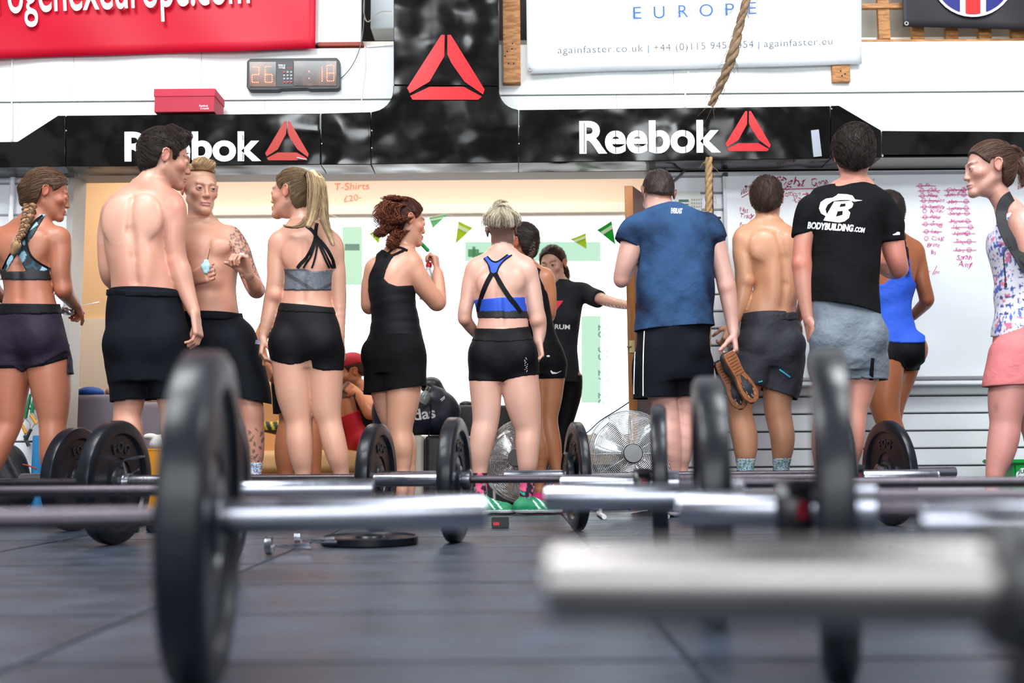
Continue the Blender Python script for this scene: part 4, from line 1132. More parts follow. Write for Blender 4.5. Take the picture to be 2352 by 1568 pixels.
# cables and fittings on the wall
def cable(name, pts, Y, r, m, lab, cat='cable'):
    mb = MB(); Ys_ = Y if hasattr(Y, '__len__') else [Y]*len(pts)
    mb.tube(catmull([P(p[0], p[1], y) for p, y in zip(pts, Ys_)], 5), r, n=8); return tag(mb.build(name, m, smooth=True), lab, cat)
cable('grey_cable', [(1580, 368), (1578, 380), (1568, 396), (1556, 408), (1545, 416), (1530, 420)], WY-.04, .007, mat('cable_dgrey', (.10, .11, .10)), 'grey cable looping down under the beam behind the navy shirt')
cable('white_cable', [(1583, 163), (1574, 190), (1574, 220), (1574, 246)], WY-.025, .005, m_wht, 'white cord hanging below the white banner near the rope')
cable('white_cable', [(28, 128), (27, 190), (27, 250), (27, 326)], WY-.03, .004, m_slat, 'white cord stapled down the boards under the red banner')
cable('white_cable', [(838, 108), (838, 160), (832, 200), (830, 256)], WY-.03, .003, m_slat, 'thin white cord beside the timer running down to the beam')
cable('black_lead', [(1332, 998), (1350, 992), (1380, 965), (1420, 940), (1460, 912), (1480, 890)], [6.5, 6.5, 6.4, 6.3, 6.1, 6.0], .004, mat('cable_black', (.01, .01, .01)), 'black lead stretched up from the fan towards the brown door')
bp_ = MB(); bp_.box((X(1636, WY-.05), WY-.06, Z(1640, 640)), (X(1645, WY-.05), WY-.03, Z(1640, 362)), bev=.002); bpo = tag(bp_.build('black_channel', mat('black_steel', (.01, .01, .01), rough=.4, metal=.3)), 'thin black steel upright beside the vertical rope', 'upright')
for v in (389, 500):
    mb = MB(); p = P(1648, v, WY-.06); mb.lathe([(.0001, -.02), (.007, -.02), (.007, .02), (.0001, .02)], p, (1, 0, 0), n=10); mb.build('knob', mat('black_steel'), bpo)
cp = MB(); cp.box((X(1556, WY-.02), WY-.022, Z(1580, 492)), (X(1616, WY-.02), WY-.018, Z(1580, 441))); cpo = tag(cp.build('wall_calendar', mat('paper', hexc(232, 234, 226), rough=.6)), 'paper wall planner with green heading behind the navy shirt', 'calendar')
flat_px('calendar_heading', *rect_px(1559, 458, 1582, 463), WY-.026, mat('dgreen', hexc(60, 110, 90)), cpo); flat_px('calendar_heading', *rect_px(1559, 468, 1582, 470), WY-.026, mat('dgreen'), cpo)
for j in range(4):
    for i in range(5): flat_px('calendar_square', *rect_px(1588+i*5.4, 456+j*8, 1591+i*5.4, 460+j*8), WY-.026, m_greyl, cpo)

# whiteboard with handwriting
WBY = WY-.045
wb = thing('whiteboard', 'large whiteboard covered with red handwritten names and lists', 'whiteboard', P(1990, 872, WBY))
a = P(1681, 868, WBY); b = P(2560, 402, WBY); zt_ = P(1681, 404, WBY)[2]
mb = MB(); mb.box((a[0], WBY, a[2]), (b[0], WBY+.02, zt_)); mb.build('board_surface', mat('board_white', hexc(232, 236, 240), rough=.22, coat=.3, var=.03, vscale=2), wb)
m_al = mat('aluminium', hexc(170, 172, 174), rough=.35, metal=.7)
for q in (((a[0]-.018, WBY-.008, a[2]-.016), (b[0], WBY+.025, a[2])), ((a[0]-.018, WBY-.008, zt_), (b[0], WBY+.025, zt_+.016)), ((a[0]-.018, WBY-.008, a[2]), (a[0], WBY+.025, zt_))):
    mb = MB(); mb.box(*q, bev=.003); mb.build('frame_bar', m_al, wb)
mb = MB(); mb.box((a[0]-.02, WBY-.012, zt_-.004), (a[0]+.018, WBY+.0, zt_+.02), bev=.006); mb.build('corner_cap', mat('black_plastic'), wb)
mb = MB(); mb.box((a[0]-.03, WBY-.06, a[2]-.052), (b[0], WBY+.02, a[2]-.030), bev=.004); mb.build('pen_ledge', m_slat, wb)
mb = MB(); p = P(1713, 428, WBY-.006); mb.lathe([(.0001, -.006), (.006, -.004), (.006, .004)], p, (0, 1, 0), n=10); mb.build('magnet', mat('black_plastic'), wb)
m_mk = mat('red_marker', hexc(178, 24, 84), rough=.5)
def hand_text(s_, u, v, h, w=None, ang=0, wob=.12, sp=1.0):
    UV, Fs = text_mesh(s_, bold=-.009, shear=.28, space=.92, res=3)
    ww = (w or h*.62*len(s_)); x = UV[:, 0]/UV[:, 0].max()*ww; y = UV[:, 1]*h/.73
    y = y+h*wob*np.sin(x*.21+u)+h*wob*.6*np.sin(x*.6+v); x = x+h*.08*np.sin(y*.9+u)
    c, sn = math.cos(math.radians(ang)), math.sin(math.radians(ang))
    return np.stack([u+x*c+y*sn, v-y*c+x*sn], 1)*1.0 if ang == 0 else np.stack([u+x*c-(-y)*(-sn)*0+y*sn*-0, v-x*sn-y*c], 1), Fs
def write(tx, u, v, h, w=None, ang=0, m=m_mk, nm='handwriting'):
    UV, Fs = hand_text(tx, u, v, h, w, ang); flat_px(nm, UV, Fs, WBY-.004, m, wb)
def line(pts, wd=1.6, m=m_mk, nm='marker_line', Y=None): UV, Fs = stroke_px([catmull(p, 4) for p in pts], wd); flat_px(nm, UV, Fs, Y or WBY-.005, m, wb)
def ring(u, v, r): return [(u+r*math.cos(a), v+r*math.sin(a)) for a in np.linspace(0, 2*PI, 8)]
write('WOD', 1699, 449, 15, 34, ang=24); line([[(1703, 453), (1727, 440)], [(1730, 419), (1740, 417), (1736, 428), (1748, 426)]])
write('"fight', 1776, 427, 22, 76); write('Gone', 1861, 427, 20, 40); write('Bad', 1920, 428, 20, 34); write("b", 1984, 420, 12, 9); line([[(1790, 435), (1850, 433), (1940, 432)], [(1979, 427), (1997, 427)], [(2008, 410), (2006, 414)], [(1980, 431), (1996, 431)]])
write('rotation', 1786, 450, 13, 52); line([[(1843, 446), (1856, 445)], [(1851, 442), (1857, 445), (1852, 449)]]); write('X3', 1817, 464, 13, 22)
write('Nat', 1697, 487, 12, 22); write('Tracy', 1698, 500, 12, 34); write('fran', 1698, 522, 13, 22)
m_mk2 = mat('pink_marker', hexc(206, 44, 130), rough=.5)
c1 = [('Mr', 2110, 430, 1), ('Ollie', 2114, 441, 1), ('Marc', 2115, 453, 1), ('Jordan', 2118, 464, 1), ('Swampy', 2119, 478, 1), ('Killer', 2120, 488, 0), ('Pete', 2121, 502, 1), ('Gregg', 2122, 518, 1), ('Lee', 2124, 535, 1), ('Craig', 2124, 551, 0), ('Brett', 2124, 566, 0), ('Bo', 2133, 584, 0)]
for tx, u, v, stx in c1:
    write(tx, u+14 if v < 560 else u+4, v, 10, 6.2*len(tx), m=m_mk2)
    if v < 560: line([ring(u+4, v-4, 4.6)], 1.1, m_mk2); write('1', u+3, v-1, 6, 2, m=m_mk2)
    if stx: line([[(u-6, v-3), (u+20, v-4), (u+40, v-3)]], 1.2, m_mk2)
c2 = [('Gabriella', 2172, 440), ('Beth T', 2173, 451), ('Mary', 2178, 467), ('Leanne', 2178, 482), ('Sarah', 2180, 494), ('Marnie', 2182, 512), ('Nat', 2188, 526), ('Nicola', 2190, 540), ('Tracy', 2193, 559), ('Kara', 2193, 578)]
for tx, u, v in c2:
    write(tx, u, v, 10, 5.4*len(tx), m=m_mk2); line([ring(u+41 if u < 2190 else u+33, v-5, 5)], 1.1, m_mk2); write('2', u+39 if u < 2190 else u+31, v-2, 6, 3, m=m_mk2); line([[(u-4, v-3), (u+20, v-4.5), (u+50, v-4)]], 1.2, m_mk2)
write('Sarah', 2196, 596, 13, 36, m=m_mk2); write('Amy.', 2200, 612, 13, 34, m=m_mk2); write('wn', 2122, 627, 8, 14, m=m_mk2); line([[(2142, 630), (2152, 610)], ], 1.3, m_mk2); write('pm', 2146, 627, 9, 12, m=m_mk2)
write('60', 2336, 434, 12, 16)

# brown wooden door standing open at the end of the opening
d = thing('brown_door', 'open brown wooden door with pale edge and brass latch at the shop opening', 'door', (X(1455, 5.74), 5.74, 0))
zt2 = Z(1450, 427, 5.95); x0, x1 = X(1440, 5.95), X(1459, 5.95)
DY = 5.74; zt2 = Z(1450, 427, DY); x0, x1 = X(1440, DY), X(1459, DY)
mb = MB(); mb.prism([(x0, DY, .012), (x1, DY, .012), (xr-.006, 6.03, .012), (xr-.006-(x1-x0), 6.045, .012)], (0, 0, zt2-.012)); mb.build('leaf', mat('brown_door', hexc(104, 46, 20), rough=.35, col2=hexc(76, 30, 12), stretch=(6, 6, 1), vscale=4), d)
mb = MB(); mb.box((x0-.001, DY-.006, .012), (x1-.001, DY+.001, zt2)); mb.build('leaf_edge', mat('door_edge', hexc(170, 108, 52), rough=.4, col2=hexc(140, 84, 36), stretch=(8, 8, 1), vscale=3), d)
mb = MB(); mb.box((x0+.008, DY-.012, Z(1450, 810, DY)), (x1-.008, DY-.005, Z(1450, 782, DY)), bev=.001); mb.build('latch_plate', mat('brass', hexc(214, 190, 140), metal=.7, rough=.3), d)
mb = MB(); mb.tube([P(1450, 796, DY-.01), P(1441, 796, DY-.02)], .006, n=8); mb.build('latch_bolt', mat('brass'), d)

# lintel writing in the shop
for tx, u0, v0, u1, v1, hh in (('T-Shirts', 769, 437, 848, 434, 17), ('£20-', 790, 464, 830, 458, 14)):
    UV, Fs = text_px(tx, u0, v0, u1, v1, hh, bold=-.006, shear=.1); tag(flat_px('wall_lettering', UV, Fs, SY-.004, mat('orange_pen', hexc(240, 128, 88), rough=.6)), 'orange handwritten %s on the cream lintel' % ('t-shirt notice' if tx[0] == 'T' else 'price below the t-shirt notice'), 'lettering')
# bunting: each pennant hangs from one string
BY = 7.9
bun = thing('bunting', 'string of green and lime pennants across the shop window', 'bunting', P(1100, 510, BY))
mb = MB(); mb.tube(catmull([P(740, 484, SY-.03)]+[P(u, v, BY) for u, v in [(820, 520), (848, 536), (876, 522), (930, 504), (985, 500), (1028, 492), (1053, 507), (1086, 523), (1180, 548), (1260, 556), (1310, 549), (1346, 535), (1371, 528), (1405, 507)]]+[P(1448, 484, SY-.03)], 3), .002, n=6); mb.build('string', mat('string', (.7, .7, .6)), bun)
def flagm(name, col):
    m = bpy.data.materials.new(name); m.use_nodes = True; nt = m.node_tree; nt.nodes.clear(); o = nt.nodes.new('ShaderNodeOutputMaterial'); t = nt.nodes.new('ShaderNodeBsdfTranslucent'); t.inputs[0].default_value = (*col, 1)
    d_ = nt.nodes.new('ShaderNodeBsdfDiffuse'); d_.inputs[0].default_value = (*col, 1); x = nt.nodes.new('ShaderNodeMixShader'); x.inputs[0].default_value = .5
    nt.links.new(t.outputs[0], x.inputs[1]); nt.links.new(d_.outputs[0], x.inputs[2]); nt.links.new(x.outputs[0], o.inputs[0]); return m
fa, fb, fc = flagm('flag_green', hexc(40, 170, 60)), flagm('flag_lime', hexc(186, 214, 60)), flagm('flag_mint', hexc(130, 205, 150))
for pts, m, lab in (([(1371, 528), (1405, 507), (1414, 562)], fa, 'bright green pennant hanging nearest the brown door'), ([(1310, 549), (1346, 535), (1347, 571)], fb, 'lime pennant between the smiling woman and the bright green one'),
                    ([(1053, 507), (1086, 523), (1046, 560)], fb, 'lime pennant beside the blonde updo'), ([(848, 536), (876, 522), (870, 560)], fb, 'lime pennant by the curly haired woman'), ([(985, 500), (1028, 492), (994, 524)], fc, 'mint pennant above the curly haired woman')):
    mb = MB(); mb.prism([P(u, v, BY) for u, v in pts], (0, .004, 0)); o = mb.build('pennant', m, bun); o['label'] = lab.split(' pennant')[0]+' pennant'
    p0, p1 = np.array(pts[0]), np.array(pts[1]); tip = np.array(pts[2]); dn = (tip-(p0+p1)/2)*.16; q0 = p0+(p1-p0)*.14+dn; q1 = p0+(p1-p0)*.88+dn
    flat_px('stripe', *poly_px([q0, q1, q1+dn, q0+dn]), BY-.004, flagm('flag_pale', (.8, .9, .75)) if 'flag_pale' not in bpy.data.materials else bpy.data.materials['flag_pale'], o)
cable('window_hook', [(935, 484), (939, 492), (943, 484)], SY-.08, .004, m_dark, 'small dark hook on the window rail', 'hook')
# ================================================================ barbells
m_chr = mat('chrome', hexc(150, 152, 162), metal=1, rough=.21, rvar=.06, vscale=14, bump=.0002, bscale=300)
m_chr2 = mat('worn_steel', hexc(120, 118, 124), metal=.95, rough=.27, rvar=.08, vscale=14, bump=.0004, bscale=260)
m_shaft = mat('dark_shaft', hexc(74, 68, 74), metal=.9, rough=.30, rvar=.08, vscale=10, bump=.0006, bscale=320)
m_plate = mat('black_rubber', (.004, .005, .009), rough=.36, bump=.0008, bscale=90, rvar=.10, vscale=8, spec=.22, var=.2, coat=.14)
m_ptext = mat('plate_lettering', (.010, .011, .014), rough=.3)
m_clipb = mat('clip_black', (.012, .012, .014), rough=.35); m_clipr = mat('clip_red', hexc(120, 10, 34), rough=.35)
def bar_pt(u, s): Y = F_PX/s/.994; return arr((u-1176)/s, Y, .225)
def frame(ax):
    ax = ax/np.linalg.norm(ax); up = arr(0, 0, 1); e = np.cross(up, ax); e /= np.linalg.norm(e); return ax, e, up
def plate(c, ax, par, r=.225, t=.055, text=None, small=False, lab=None, name='bumper_plate'):
    h = t/2; mb = MB()
    prof = [(.0255, -h*.75), (.052, -h*.75), (.056, -h*.55), (.085, -h*.35), (.088, -h*.55), (.170*r/.225, -h*.55), (.178*r/.225, -h*.98), (r-.012, -h), (r-.002, -h+.006), (r, -h+.012), (r, h-.012), (r-.002, h-.006), (r-.012, h), (.178*r/.225, h*.98), (.170*r/.225, h*.55), (.088, h*.55), (.085, h*.35), (.056, h*.55), (.052, h*.75), (.0255, h*.75), (.0255, -h*.75)]
    if small: prof = [(.0255, -h), (.05, -h), (.055, -h*.6), (r-.012, -h*.6), (r-.008, -h), (r, -h+.004), (r, h-.004), (r-.008, h), (r-.012, h*.6), (.055, h*.6), (.05, h), (.0255, h), (.0255, -h)]
    mb.lathe(prof, c, ax, n=72); o = mb.build(name, m_plate, par, smooth='auto')
    if lab: o['label'] = lab
    if not small:
        mb = MB(); mb.lathe([(.0252, -h*.80), (.046, -h*.80), (.050, -h*.72), (.050, h*.72), (.046, h*.8), (.0252, h*.8)], c, ax, n=36); mb.build('hub_ring', mat('hub_metal', hexc(60, 62, 68), metal=.6, rough=.3), o, smooth='auto')
    a, e, up = frame(ax)
    if text:
        for sgn in ((1, -1) if text[1] == 2 else (text[1],)):
            V, Fs = text_mesh(text[0], bold=.012, space=1.25); wd = V[:, 0].max(); R0 = .128; sz = .052; mb = MB()
            n = a*sgn; ee = np.cross(up, n); VV = []
            for x, y in V:
                th = (x-wd/2)*sz/R0; rr = R0+(y-.36)*sz; VV.append(c+n*(h*.55+.005)+(ee*math.sin(th)+up*math.cos(th))*rr)
            VB = [v-n*.006 for v in VV]; k = len(VV); mb.add(VV, Fs)
            edges = {}
            for f in Fs:
                for i in range(len(f)):
                    q = (f[i], f[(i+1) % len(f)]); edges[q] = edges.get(q, 0)+1
            sd = [(q[0], q[1]) for q in edges if (q[1], q[0]) not in edges]
            mb.add(VV+VB, [(i, j, k+j, k+i) for i, j in sd]); mb.build('raised_lettering', m_ptext, o)
    return o
def barbell(label, pa, pb, outa=.40, outb=.40, shaft=m_shaft, sleeve=m_chr, plates=(1, 1), ta=.055, text=None, clipa=None, clipb=None, extra=None, name='barbell', gapb=0.0, gapa=0.0):
    ax = (pb-pa)/np.linalg.norm(pb-pa); mid = (pa+pb)/2
    t = thing(name, label, 'barbell', (mid[0], mid[1], 0))
    mb = MB(); mb.tube([pa, pb], .0142, n=24); mb.build('shaft', shaft, t, smooth='auto')
    for p, o, L, has, clip, gap in ((pa, -ax, outa, plates[0], clipa, gapa), (pb, ax, outb, plates[1], clipb, gapb)):
        hh = ta/2
        mb = MB(); mb.lathe([(.0145, -hh-.034), (.030, -hh-.034), (.037, -hh-.030), (.037, -hh-.002), (.034, -hh), (.0145, -hh)], p, o, n=36); mb.build('sleeve_collar', sleeve, t, smooth='auto')
        mb = MB(); mb.lathe([(.0001, -hh), (.025, -hh), (.025, L-.008), (.0235, L-.004), (.0235, L-.001), (.020, L), (.0001, L)], p, o, n=40); sv = mb.build('sleeve', sleeve, t, smooth='auto')
        mb = MB(); mb.lathe([(.0001, L+.001), (.010, L+.001), (.012, L-.001), (.0001, L-.002)], p, o, n=20); mb.build('end_bolt', m_chr2, sv, smooth='auto')
        if has: plate(p+o*gap, o, t, t=ta, text=text)
        if extra and has == 2: plate(p+o*(hh+.016), o, t, r=extra, t=.03, small=True, name='change_plate')
        q = p+o*(hh+gap+.004+(.03 if extra and has == 2 else 0))
        if clip == 'lock':
            a, e, up = frame(o); mb = MB(); mb.lathe([(.026, 0), (.040, 0), (.044, .005), (.044, .043), (.040, .048), (.026, .048), (.026, 0)], q, o, n=28); cb = mb.build('locking_collar', m_clipb, t, smooth='auto')
            mb = MB(); vv = arr(0, -1, 0); mb.box((-.008, -.048, -.012), (.008, -.040, .014), bev=.003); V = np.array(mb.v); mb.v = [tuple(q+o*.024+arr(*v)) for v in V]; mb.build('latch', m_clipr, cb)
            mb = MB(); mb.box((-.02, -.052, .026), (.02, -.030, .044), bev=.004); mb.v = [tuple(q+o*.024+arr(*v)) for v in mb.v]; mb.build('lever', m_clipb, cb)
        if clip == 'spring':
            a, e, up = frame(o); mb = MB(); pts = []
            for k in range(4*14+1):
                A = 2*PI*k/14; pts.append(q+o*(.006+.006*k/14)+(e*math.cos(A)+up*math.sin(A))*.0285)
            mb.tube(pts, .0028, n=8)
            for sg, zz in ((1, .075), (-1, .045)):
                b0 = pts[0] if sg == 1 else pts[-1]; mb.tube([b0, b0-arr(0, .008, 0)-o*.01+up*.03, b0-arr(0, .02, 0)-o*.02*sg+up*zz], .0028, n=8)
            b1 = pts[0]-arr(0, .02, 0)-o*.02+up*.075; mb.tube([b1-o*.004, b1+o*.055*1+up*.014, b1+o*.085+up*.018], [.0055, .006, .004], n=10); mb.build('spring_clip', m_chr, t, smooth='auto')
    return t
def yawed(p, deg, L=1.37, to=-1): a = math.radians(deg); return p+to*arr(math.cos(a), math.sin(a), 0)*L
p = bar_pt(470, 1680); barbell('barbell with one huge blurred black plate and chrome sleeve filling the front', yawed(p, 8.5), p, outb=.385, clipb=None, text=None, ta=.058)
p = bar_pt(265, 625); barbell('barbell whose raised-letter plate holds a chrome spring clip', yawed(p, -9), p, outb=.39, clipb='spring', text=('FOG', 1), sleeve=m_chr2)
pa = bar_pt(172, 520); pb = bar_pt(863, 545); barbell('barbell behind, one plate half hidden behind the plate with the spring clip', pa, pb, outa=.26, outb=.29, text=('FOG', 2), sleeve=m_chr2, ta=.06)
pa = bar_pt(1043, 630); pb = bar_pt(1922, 660); barbell('barbell with a chrome sleeve pointing at the dark plate lying in the middle', pa, pb, outa=.30, outb=.33, clipb='lock', text=('FOG', 2))
pa = bar_pt(1322, 549); pb = bar_pt(2038, 530); barbell('barbell with a small plate against the brown-tinted plate, ending by the white slats', pa, pb, outa=.31, outb=.30, plates=(2, 1), extra=.10, ta=.045, text=('FOG', 2))
pa = bar_pt(505, 890); barbell('barbell whose plate hides behind the huge front plate', yawed(pa, 0), pa, outb=.395)
pa = bar_pt(1512, 800); barbell('barbell with a thin dark plate beside the hairy legs', pa, yawed(pa, -8, to=1), outa=.285, clipa='lock', ta=.045)
pa = bar_pt(1627, 1227); barbell('barbell with a blurred plate in front of the navy shirt man', pa, yawed(pa, -8, to=1), outa=.31, ta=.055)
pa = bar_pt(1907, 1640); barbell('barbell with a tall narrow plate and red latched collar before the grey shorts', pa, yawed(pa, -16, to=1), outa=.215, outb=.32, clipa='lock', ta=.05)
pa = arr(.825, 1.086, .225); barbell('barbell sleeve entering the frame under the floral top woman', pa, yawed(pa, -14, to=1), outa=.385)
m_chr3 = mat('scuffed_chrome', hexc(128, 124, 122), metal=1, rough=.30, rvar=.06, vscale=14)
pa = arr(.47, .600, .225); bf = barbell('closest barbell, a very blurred thick sleeve across the bottom corner', pa, yawed(pa, -6, to=1), outa=.452, sleeve=m_chr3, clipa=None)
q = arr(.274, .621, .225); ax_ = arr(math.cos(.105), -math.sin(.105), 0); mb = MB(); mb.lathe([(.0255, 0), (.036, 0), (.040, .006), (.040, .09), (.036, .096), (.0255, .096), (.0255, 0)], q, ax_, n=28)
lk = mb.build('locking_collar', m_clipb, bf, smooth='auto'); mb = MB(); mb.box((q[0]+.012, q[1]-.03, q[2]-.105), (q[0]+.09, q[1]+.02, q[2]-.034), bev=.01); mb.build('lever', m_clipb, lk)
# loose plates, clips and small things on the floor
def floor_plate(u, v, r, t, lab, ang=0):
    c = G(u, v, 0); th = thing('weight_plate', lab, 'weight plate', (c[0], c[1]+r, 0)); plate(arr(c[0], c[1]+r, t/2+.001), arr(0, 0, 1), th, r=r, t=t, small=True, name='disc')
    return th
floor_plate(833, 1259, .172, .030, 'dark iron plate lying flat in the middle of the mats')
floor_plate(378, 1224, .11, .032, 'dark plate lying flat behind the huge front plate')
floor_plate(250, 1226, .09, .035, 'black plate lying flat under the spring clip barbell')
def spring_floor(u, v, lab, s_=1.0, an=0):
    c = G(u, v, 0); mb = MB(); pts = []; d = arr(math.cos(an), math.sin(an), 0); e = arr(-math.sin(an), math.cos(an), 0)
    for k in range(43): A = 2*PI*k/14; pts.append(c+d*(.007*k/14)+e*math.cos(A)*.027+arr(0, 0, .031+math.sin(A)*.027))
    mb.tube(pts, .003, n=8); mb.tube([pts[0], pts[0]+d*.08+arr(0, 0, -.01), pts[0]+d*.14+arr(0, 0, -.012)], [.003, .004, .007], n=8); mb.tube([pts[-1], pts[-1]+d*.06, pts[-1]+d*.11+e*.01], [.003, .004, .007], n=8)
    tag(mb.build('spring_clip', m_chr, smooth='auto'), lab, 'clip', group='loose spring clips')
spring_floor(610, 1275, 'loose chrome spring clip nearest the huge front plate', an=0)
spring_floor(676, 1262, 'loose chrome spring clip touching the flat plate on the mats', an=.15)
bxm = thing('small_black_box', 'small black box with red label on the mats below the green shoes', 'box', G(1150, 1212))
c = G(1149, 1213); mb = MB(); w_ = .038; mb.box((c[0]-w_, c[1], .001), (c[0]+w_, c[1]+.05, .048), bev=.003); mb.build('body', mat('black_plastic'), bxm)
flat_px('red_label', *rect_px(1133, 1199, 1147, 1206), c[1]-.001, mat('key_red2', hexc(205, 50, 56), rough=.5), bxm)
mb = MB(); mb.box((c[0]+.002, c[1]-.003, .004), (c[0]+.005, c[1], .046)); mb.build('seam', m_clipb, bxm)

# chrome tube with yellow tape along the wall base
c0 = G(1345, 1168, .014); c1 = G(1520, 1166, .014); tb_ = thing('chrome_tube', 'slim chrome tube with yellow tape lying on the floor by the fan', 'tube', tuple((c0+c1)/2*arr(1, 1, 0)))
mb = MB(); mb.tube([c0, c1+arr(.3, 0, 0)], .010, n=12); mb.build('tube', m_chr, tb_, smooth='auto')
for t0, t1, m, r in ((.1, .2, mat('clear_grip', hexc(176, 160, 176), rough=.2), .016), (.82, .92, mat('yellow_tape', hexc(226, 208, 30), rough=.5), .019), (.56, .60, m_clipb, .013)):
    mb = MB(); mb.tube([c0*(1-t0)+c1*t0, c0*(1-t1)+c1*t1], r, n=12); mb.build('wrap', m, tb_, smooth='auto')

# ---- drum fans
m_fan = mat('fan_chrome', hexc(205, 206, 208), metal=.85, rough=.22)
def fan(label, c, R, ax, blade_lit=m_fan):
    ax = arr(*ax); ax /= np.linalg.norm(ax); t = thing('floor_fan', label, 'fan', (c[0], c[1], 0)); a = arr(0, 0, 1); e = np.cross(a, ax); e /= np.linalg.norm(e); g_ = np.cross(ax, e); c = arr(*c)
    for side in (1, -1):
        mb = MB()
        for k in range(22):
            rr = R*(.24+.76*k/21); dz = .055*math.sqrt(max(0, 1-(rr/R)**2))+.045*(1-(rr/R)**6)
            pts = [c+(e*math.cos(A)+g_*math.sin(A))*rr+ax*dz*side for A in np.linspace(0, 2*PI, 49)]; mb.tube(pts, .0017 if k < 21 else .004, n=5, cap=False)
        for A in np.linspace(0, 2*PI, 13)[:-1]:
            pts = []
            for rr in np.linspace(R*.2, R, 7): dz = .055*math.sqrt(max(0, 1-(rr/R)**2))+.045*(1-(rr/R)**6); pts.append(c+(e*math.cos(A)+g_*math.sin(A))*rr+ax*(dz-.003)*side)
            mb.tube(pts, .0022, n=5)
        gd = mb.build('wire_guard' if side == 1 else 'rear_guard', m_fan, t, smooth=True); gd['kind'] = 'stuff' if False else 'thing'; del gd['kind']
    mb = MB(); mb.lathe([(.0001, .112), (R*.2, .110), (R*.21, .098), (R*.21, .09)], c, ax, n=28); mb.build('hub_badge', mat('hub_silver', hexc(120, 120, 122), metal=.5, rough=.55), t, smooth='auto')
    for k in range(3):
        A0 = k*2*PI/3+.5; V = []; F = []; n = 8
        for i in range(n+1):
            rr = R*(.14+.76*i/n)
            for j in range(5):
                A = A0+(j/4-.5)*(.55+.65*math.sin(i/n*2.6)); V.append(c+(e*math.cos(A)+g_*math.sin(A))*rr+ax*((j/4-.5)*.05))
        for i in range(n):
            for j in range(4): a_ = i*5+j; F.append((a_, a_+1, a_+6, a_+5))
        mb = MB(); mb.add(V, F); o = mb.build('blade', m_fan, t, smooth=True, fix=False); md = o.modifiers.new('t', 'SOLIDIFY'); md.thickness = .002
    mb = MB(); mb.lathe([(.0001, .04), (.05, .04), (.055, -.03), (.05, -.11), (.0001, -.12)], c, ax, n=20); mb.build('motor', mat('motor_black', (.02, .02, .02), rough=.4), t, smooth='auto')
    mb = MB()
    pts = [arr(c[0]-R*.85, c[1]+.02, c[2])]+[arr(c[0]+R*.98*math.cos(a_), c[1]+.05, max(.012, c[2]+R*1.02*math.sin(a_))) for a_ in np.linspace(PI, 2*PI, 15)]; mb.tube(pts[1:], .012, n=10)
    mb.tube([arr(c[0]-R*.7, c[1]-.16, .012), arr(c[0]-R*.7, c[1]+.2, .012)], .012, n=10); mb.tube([arr(c[0]+R*.7, c[1]-.16, .012), arr(c[0]+R*.7, c[1]+.2, .012)], .012, n=10)
    mb.tube([arr(c[0]-R*.7, c[1]+.05, .012), arr(c[0]-R*.7, c[1]+.05, c[2]-R*.6)], .009, n=8); mb.tube([arr(c[0]+R*.7, c[1]+.05, .012), arr(c[0]+R*.7, c[1]+.05, c[2]-R*.6)], .009, n=8)
    mb.build('stand', mat('stand_white', hexc(215, 215, 212), rough=.4), t, smooth='auto')
    return t
q = P(1449, 1043, 5.32); fan('round chrome floor fan with hub badge in front of the brown door', (q[0], 5.32, q[2]), .220, (0, -1, .04))
q = P(1200, 1055, 6.32); fan('tilted chrome floor fan behind the green shoes', (q[0], 6.32, q[2]), .245, (-.42, -1, .12))
# radio-like box by the fan
q = G(1400, 1158); t = thing('black_radio', 'black box with white markings seen through the round chrome fan', 'box', (P(1390, 1080, 6.5)[0], 6.5, 0))
a = P(1360, 1080, 6.55); b = P(1425, 1066, 6.55)
mb = MB(); mb.box((a[0], 6.55, 0.003), (b[0], 6.68, b[2]), bev=.006); mb.build('body', mat('black_plastic'), t)
for i in range(4): flat_px('marking', *rect_px(1374+i*6, 1073, 1376+i*6, 1078), 6.548, m_pw, t); flat_px('marking', *rect_px(1374+i*6, 1075, 1379+i*6, 1076), 6.547, m_pw, t)

# ---- sofas
def soft(name, m, par, *boxes, bev=.05):
    for i, (a, b) in enumerate(boxes):
        mb = MB(); mb.box(a, b); o = mb.build(name, m, par); md = o.modifiers.new('b', 'BEVEL'); md.width = bev; md.segments = 5; o.data.polygons.foreach_set('use_smooth', [True]*len(o.data.polygons)); o.modifiers.new('w', 'WEIGHTED_NORMAL')
m_sof = mat('grey_sofa', hexc(126, 116, 126), rough=.85, bump=.001, bscale=400, var=.08)
x0, x1 = X(150, 6.6), X(420, 6.6); zs_ = Z(280, 912, 6.6)
t = thing('grey_sofa', 'grey fabric sofa seen from behind under the cream wall', 'sofa', ((x0+x1)/2, 6.85, 0))
xm = X(322, 6.6)
soft('back_cushion', m_sof, t, ((x0, 6.6, .10), (xm-.002, 6.80, zs_+.02)), ((xm+.002, 6.61, .10), (x1, 6.80, zs_-.03)), bev=.035)
soft('seat', m_sof, t, ((x0, 6.8, .10), (x1, 7.4, .42))); soft('foot', m_dark, t, ((x0+.05, 6.65, 0), (x0+.12, 6.72, .1)), ((x1-.12, 6.65, 0), (x1-.05, 6.72, .1)), ((x0+.05, 7.3, 0), (x0+.12, 7.37, .1)), ((x1-.12, 7.3, 0), (x1-.05, 7.37, .1)), bev=.008)
m_sob = mat('beige_sofa', hexc(226, 178, 122), rough=.85, bump=.002, bscale=250, var=.1)
x0, x1 = X(560, 7.3), X(905, 7.3); t = thing('beige_sofa', 'beige corduroy sofa under the shop window with the seated man', 'sofa', ((x0+x1)/2, 7.4, 0))
soft('back_cushion', m_sob, t, ((x0, 7.55, .30), ((x0+x1)/2, 7.78, Z(700, 870, 7.5))), (((x0+x1)/2, 7.55, .30), (x1, 7.78, Z(820, 868, 7.5))))
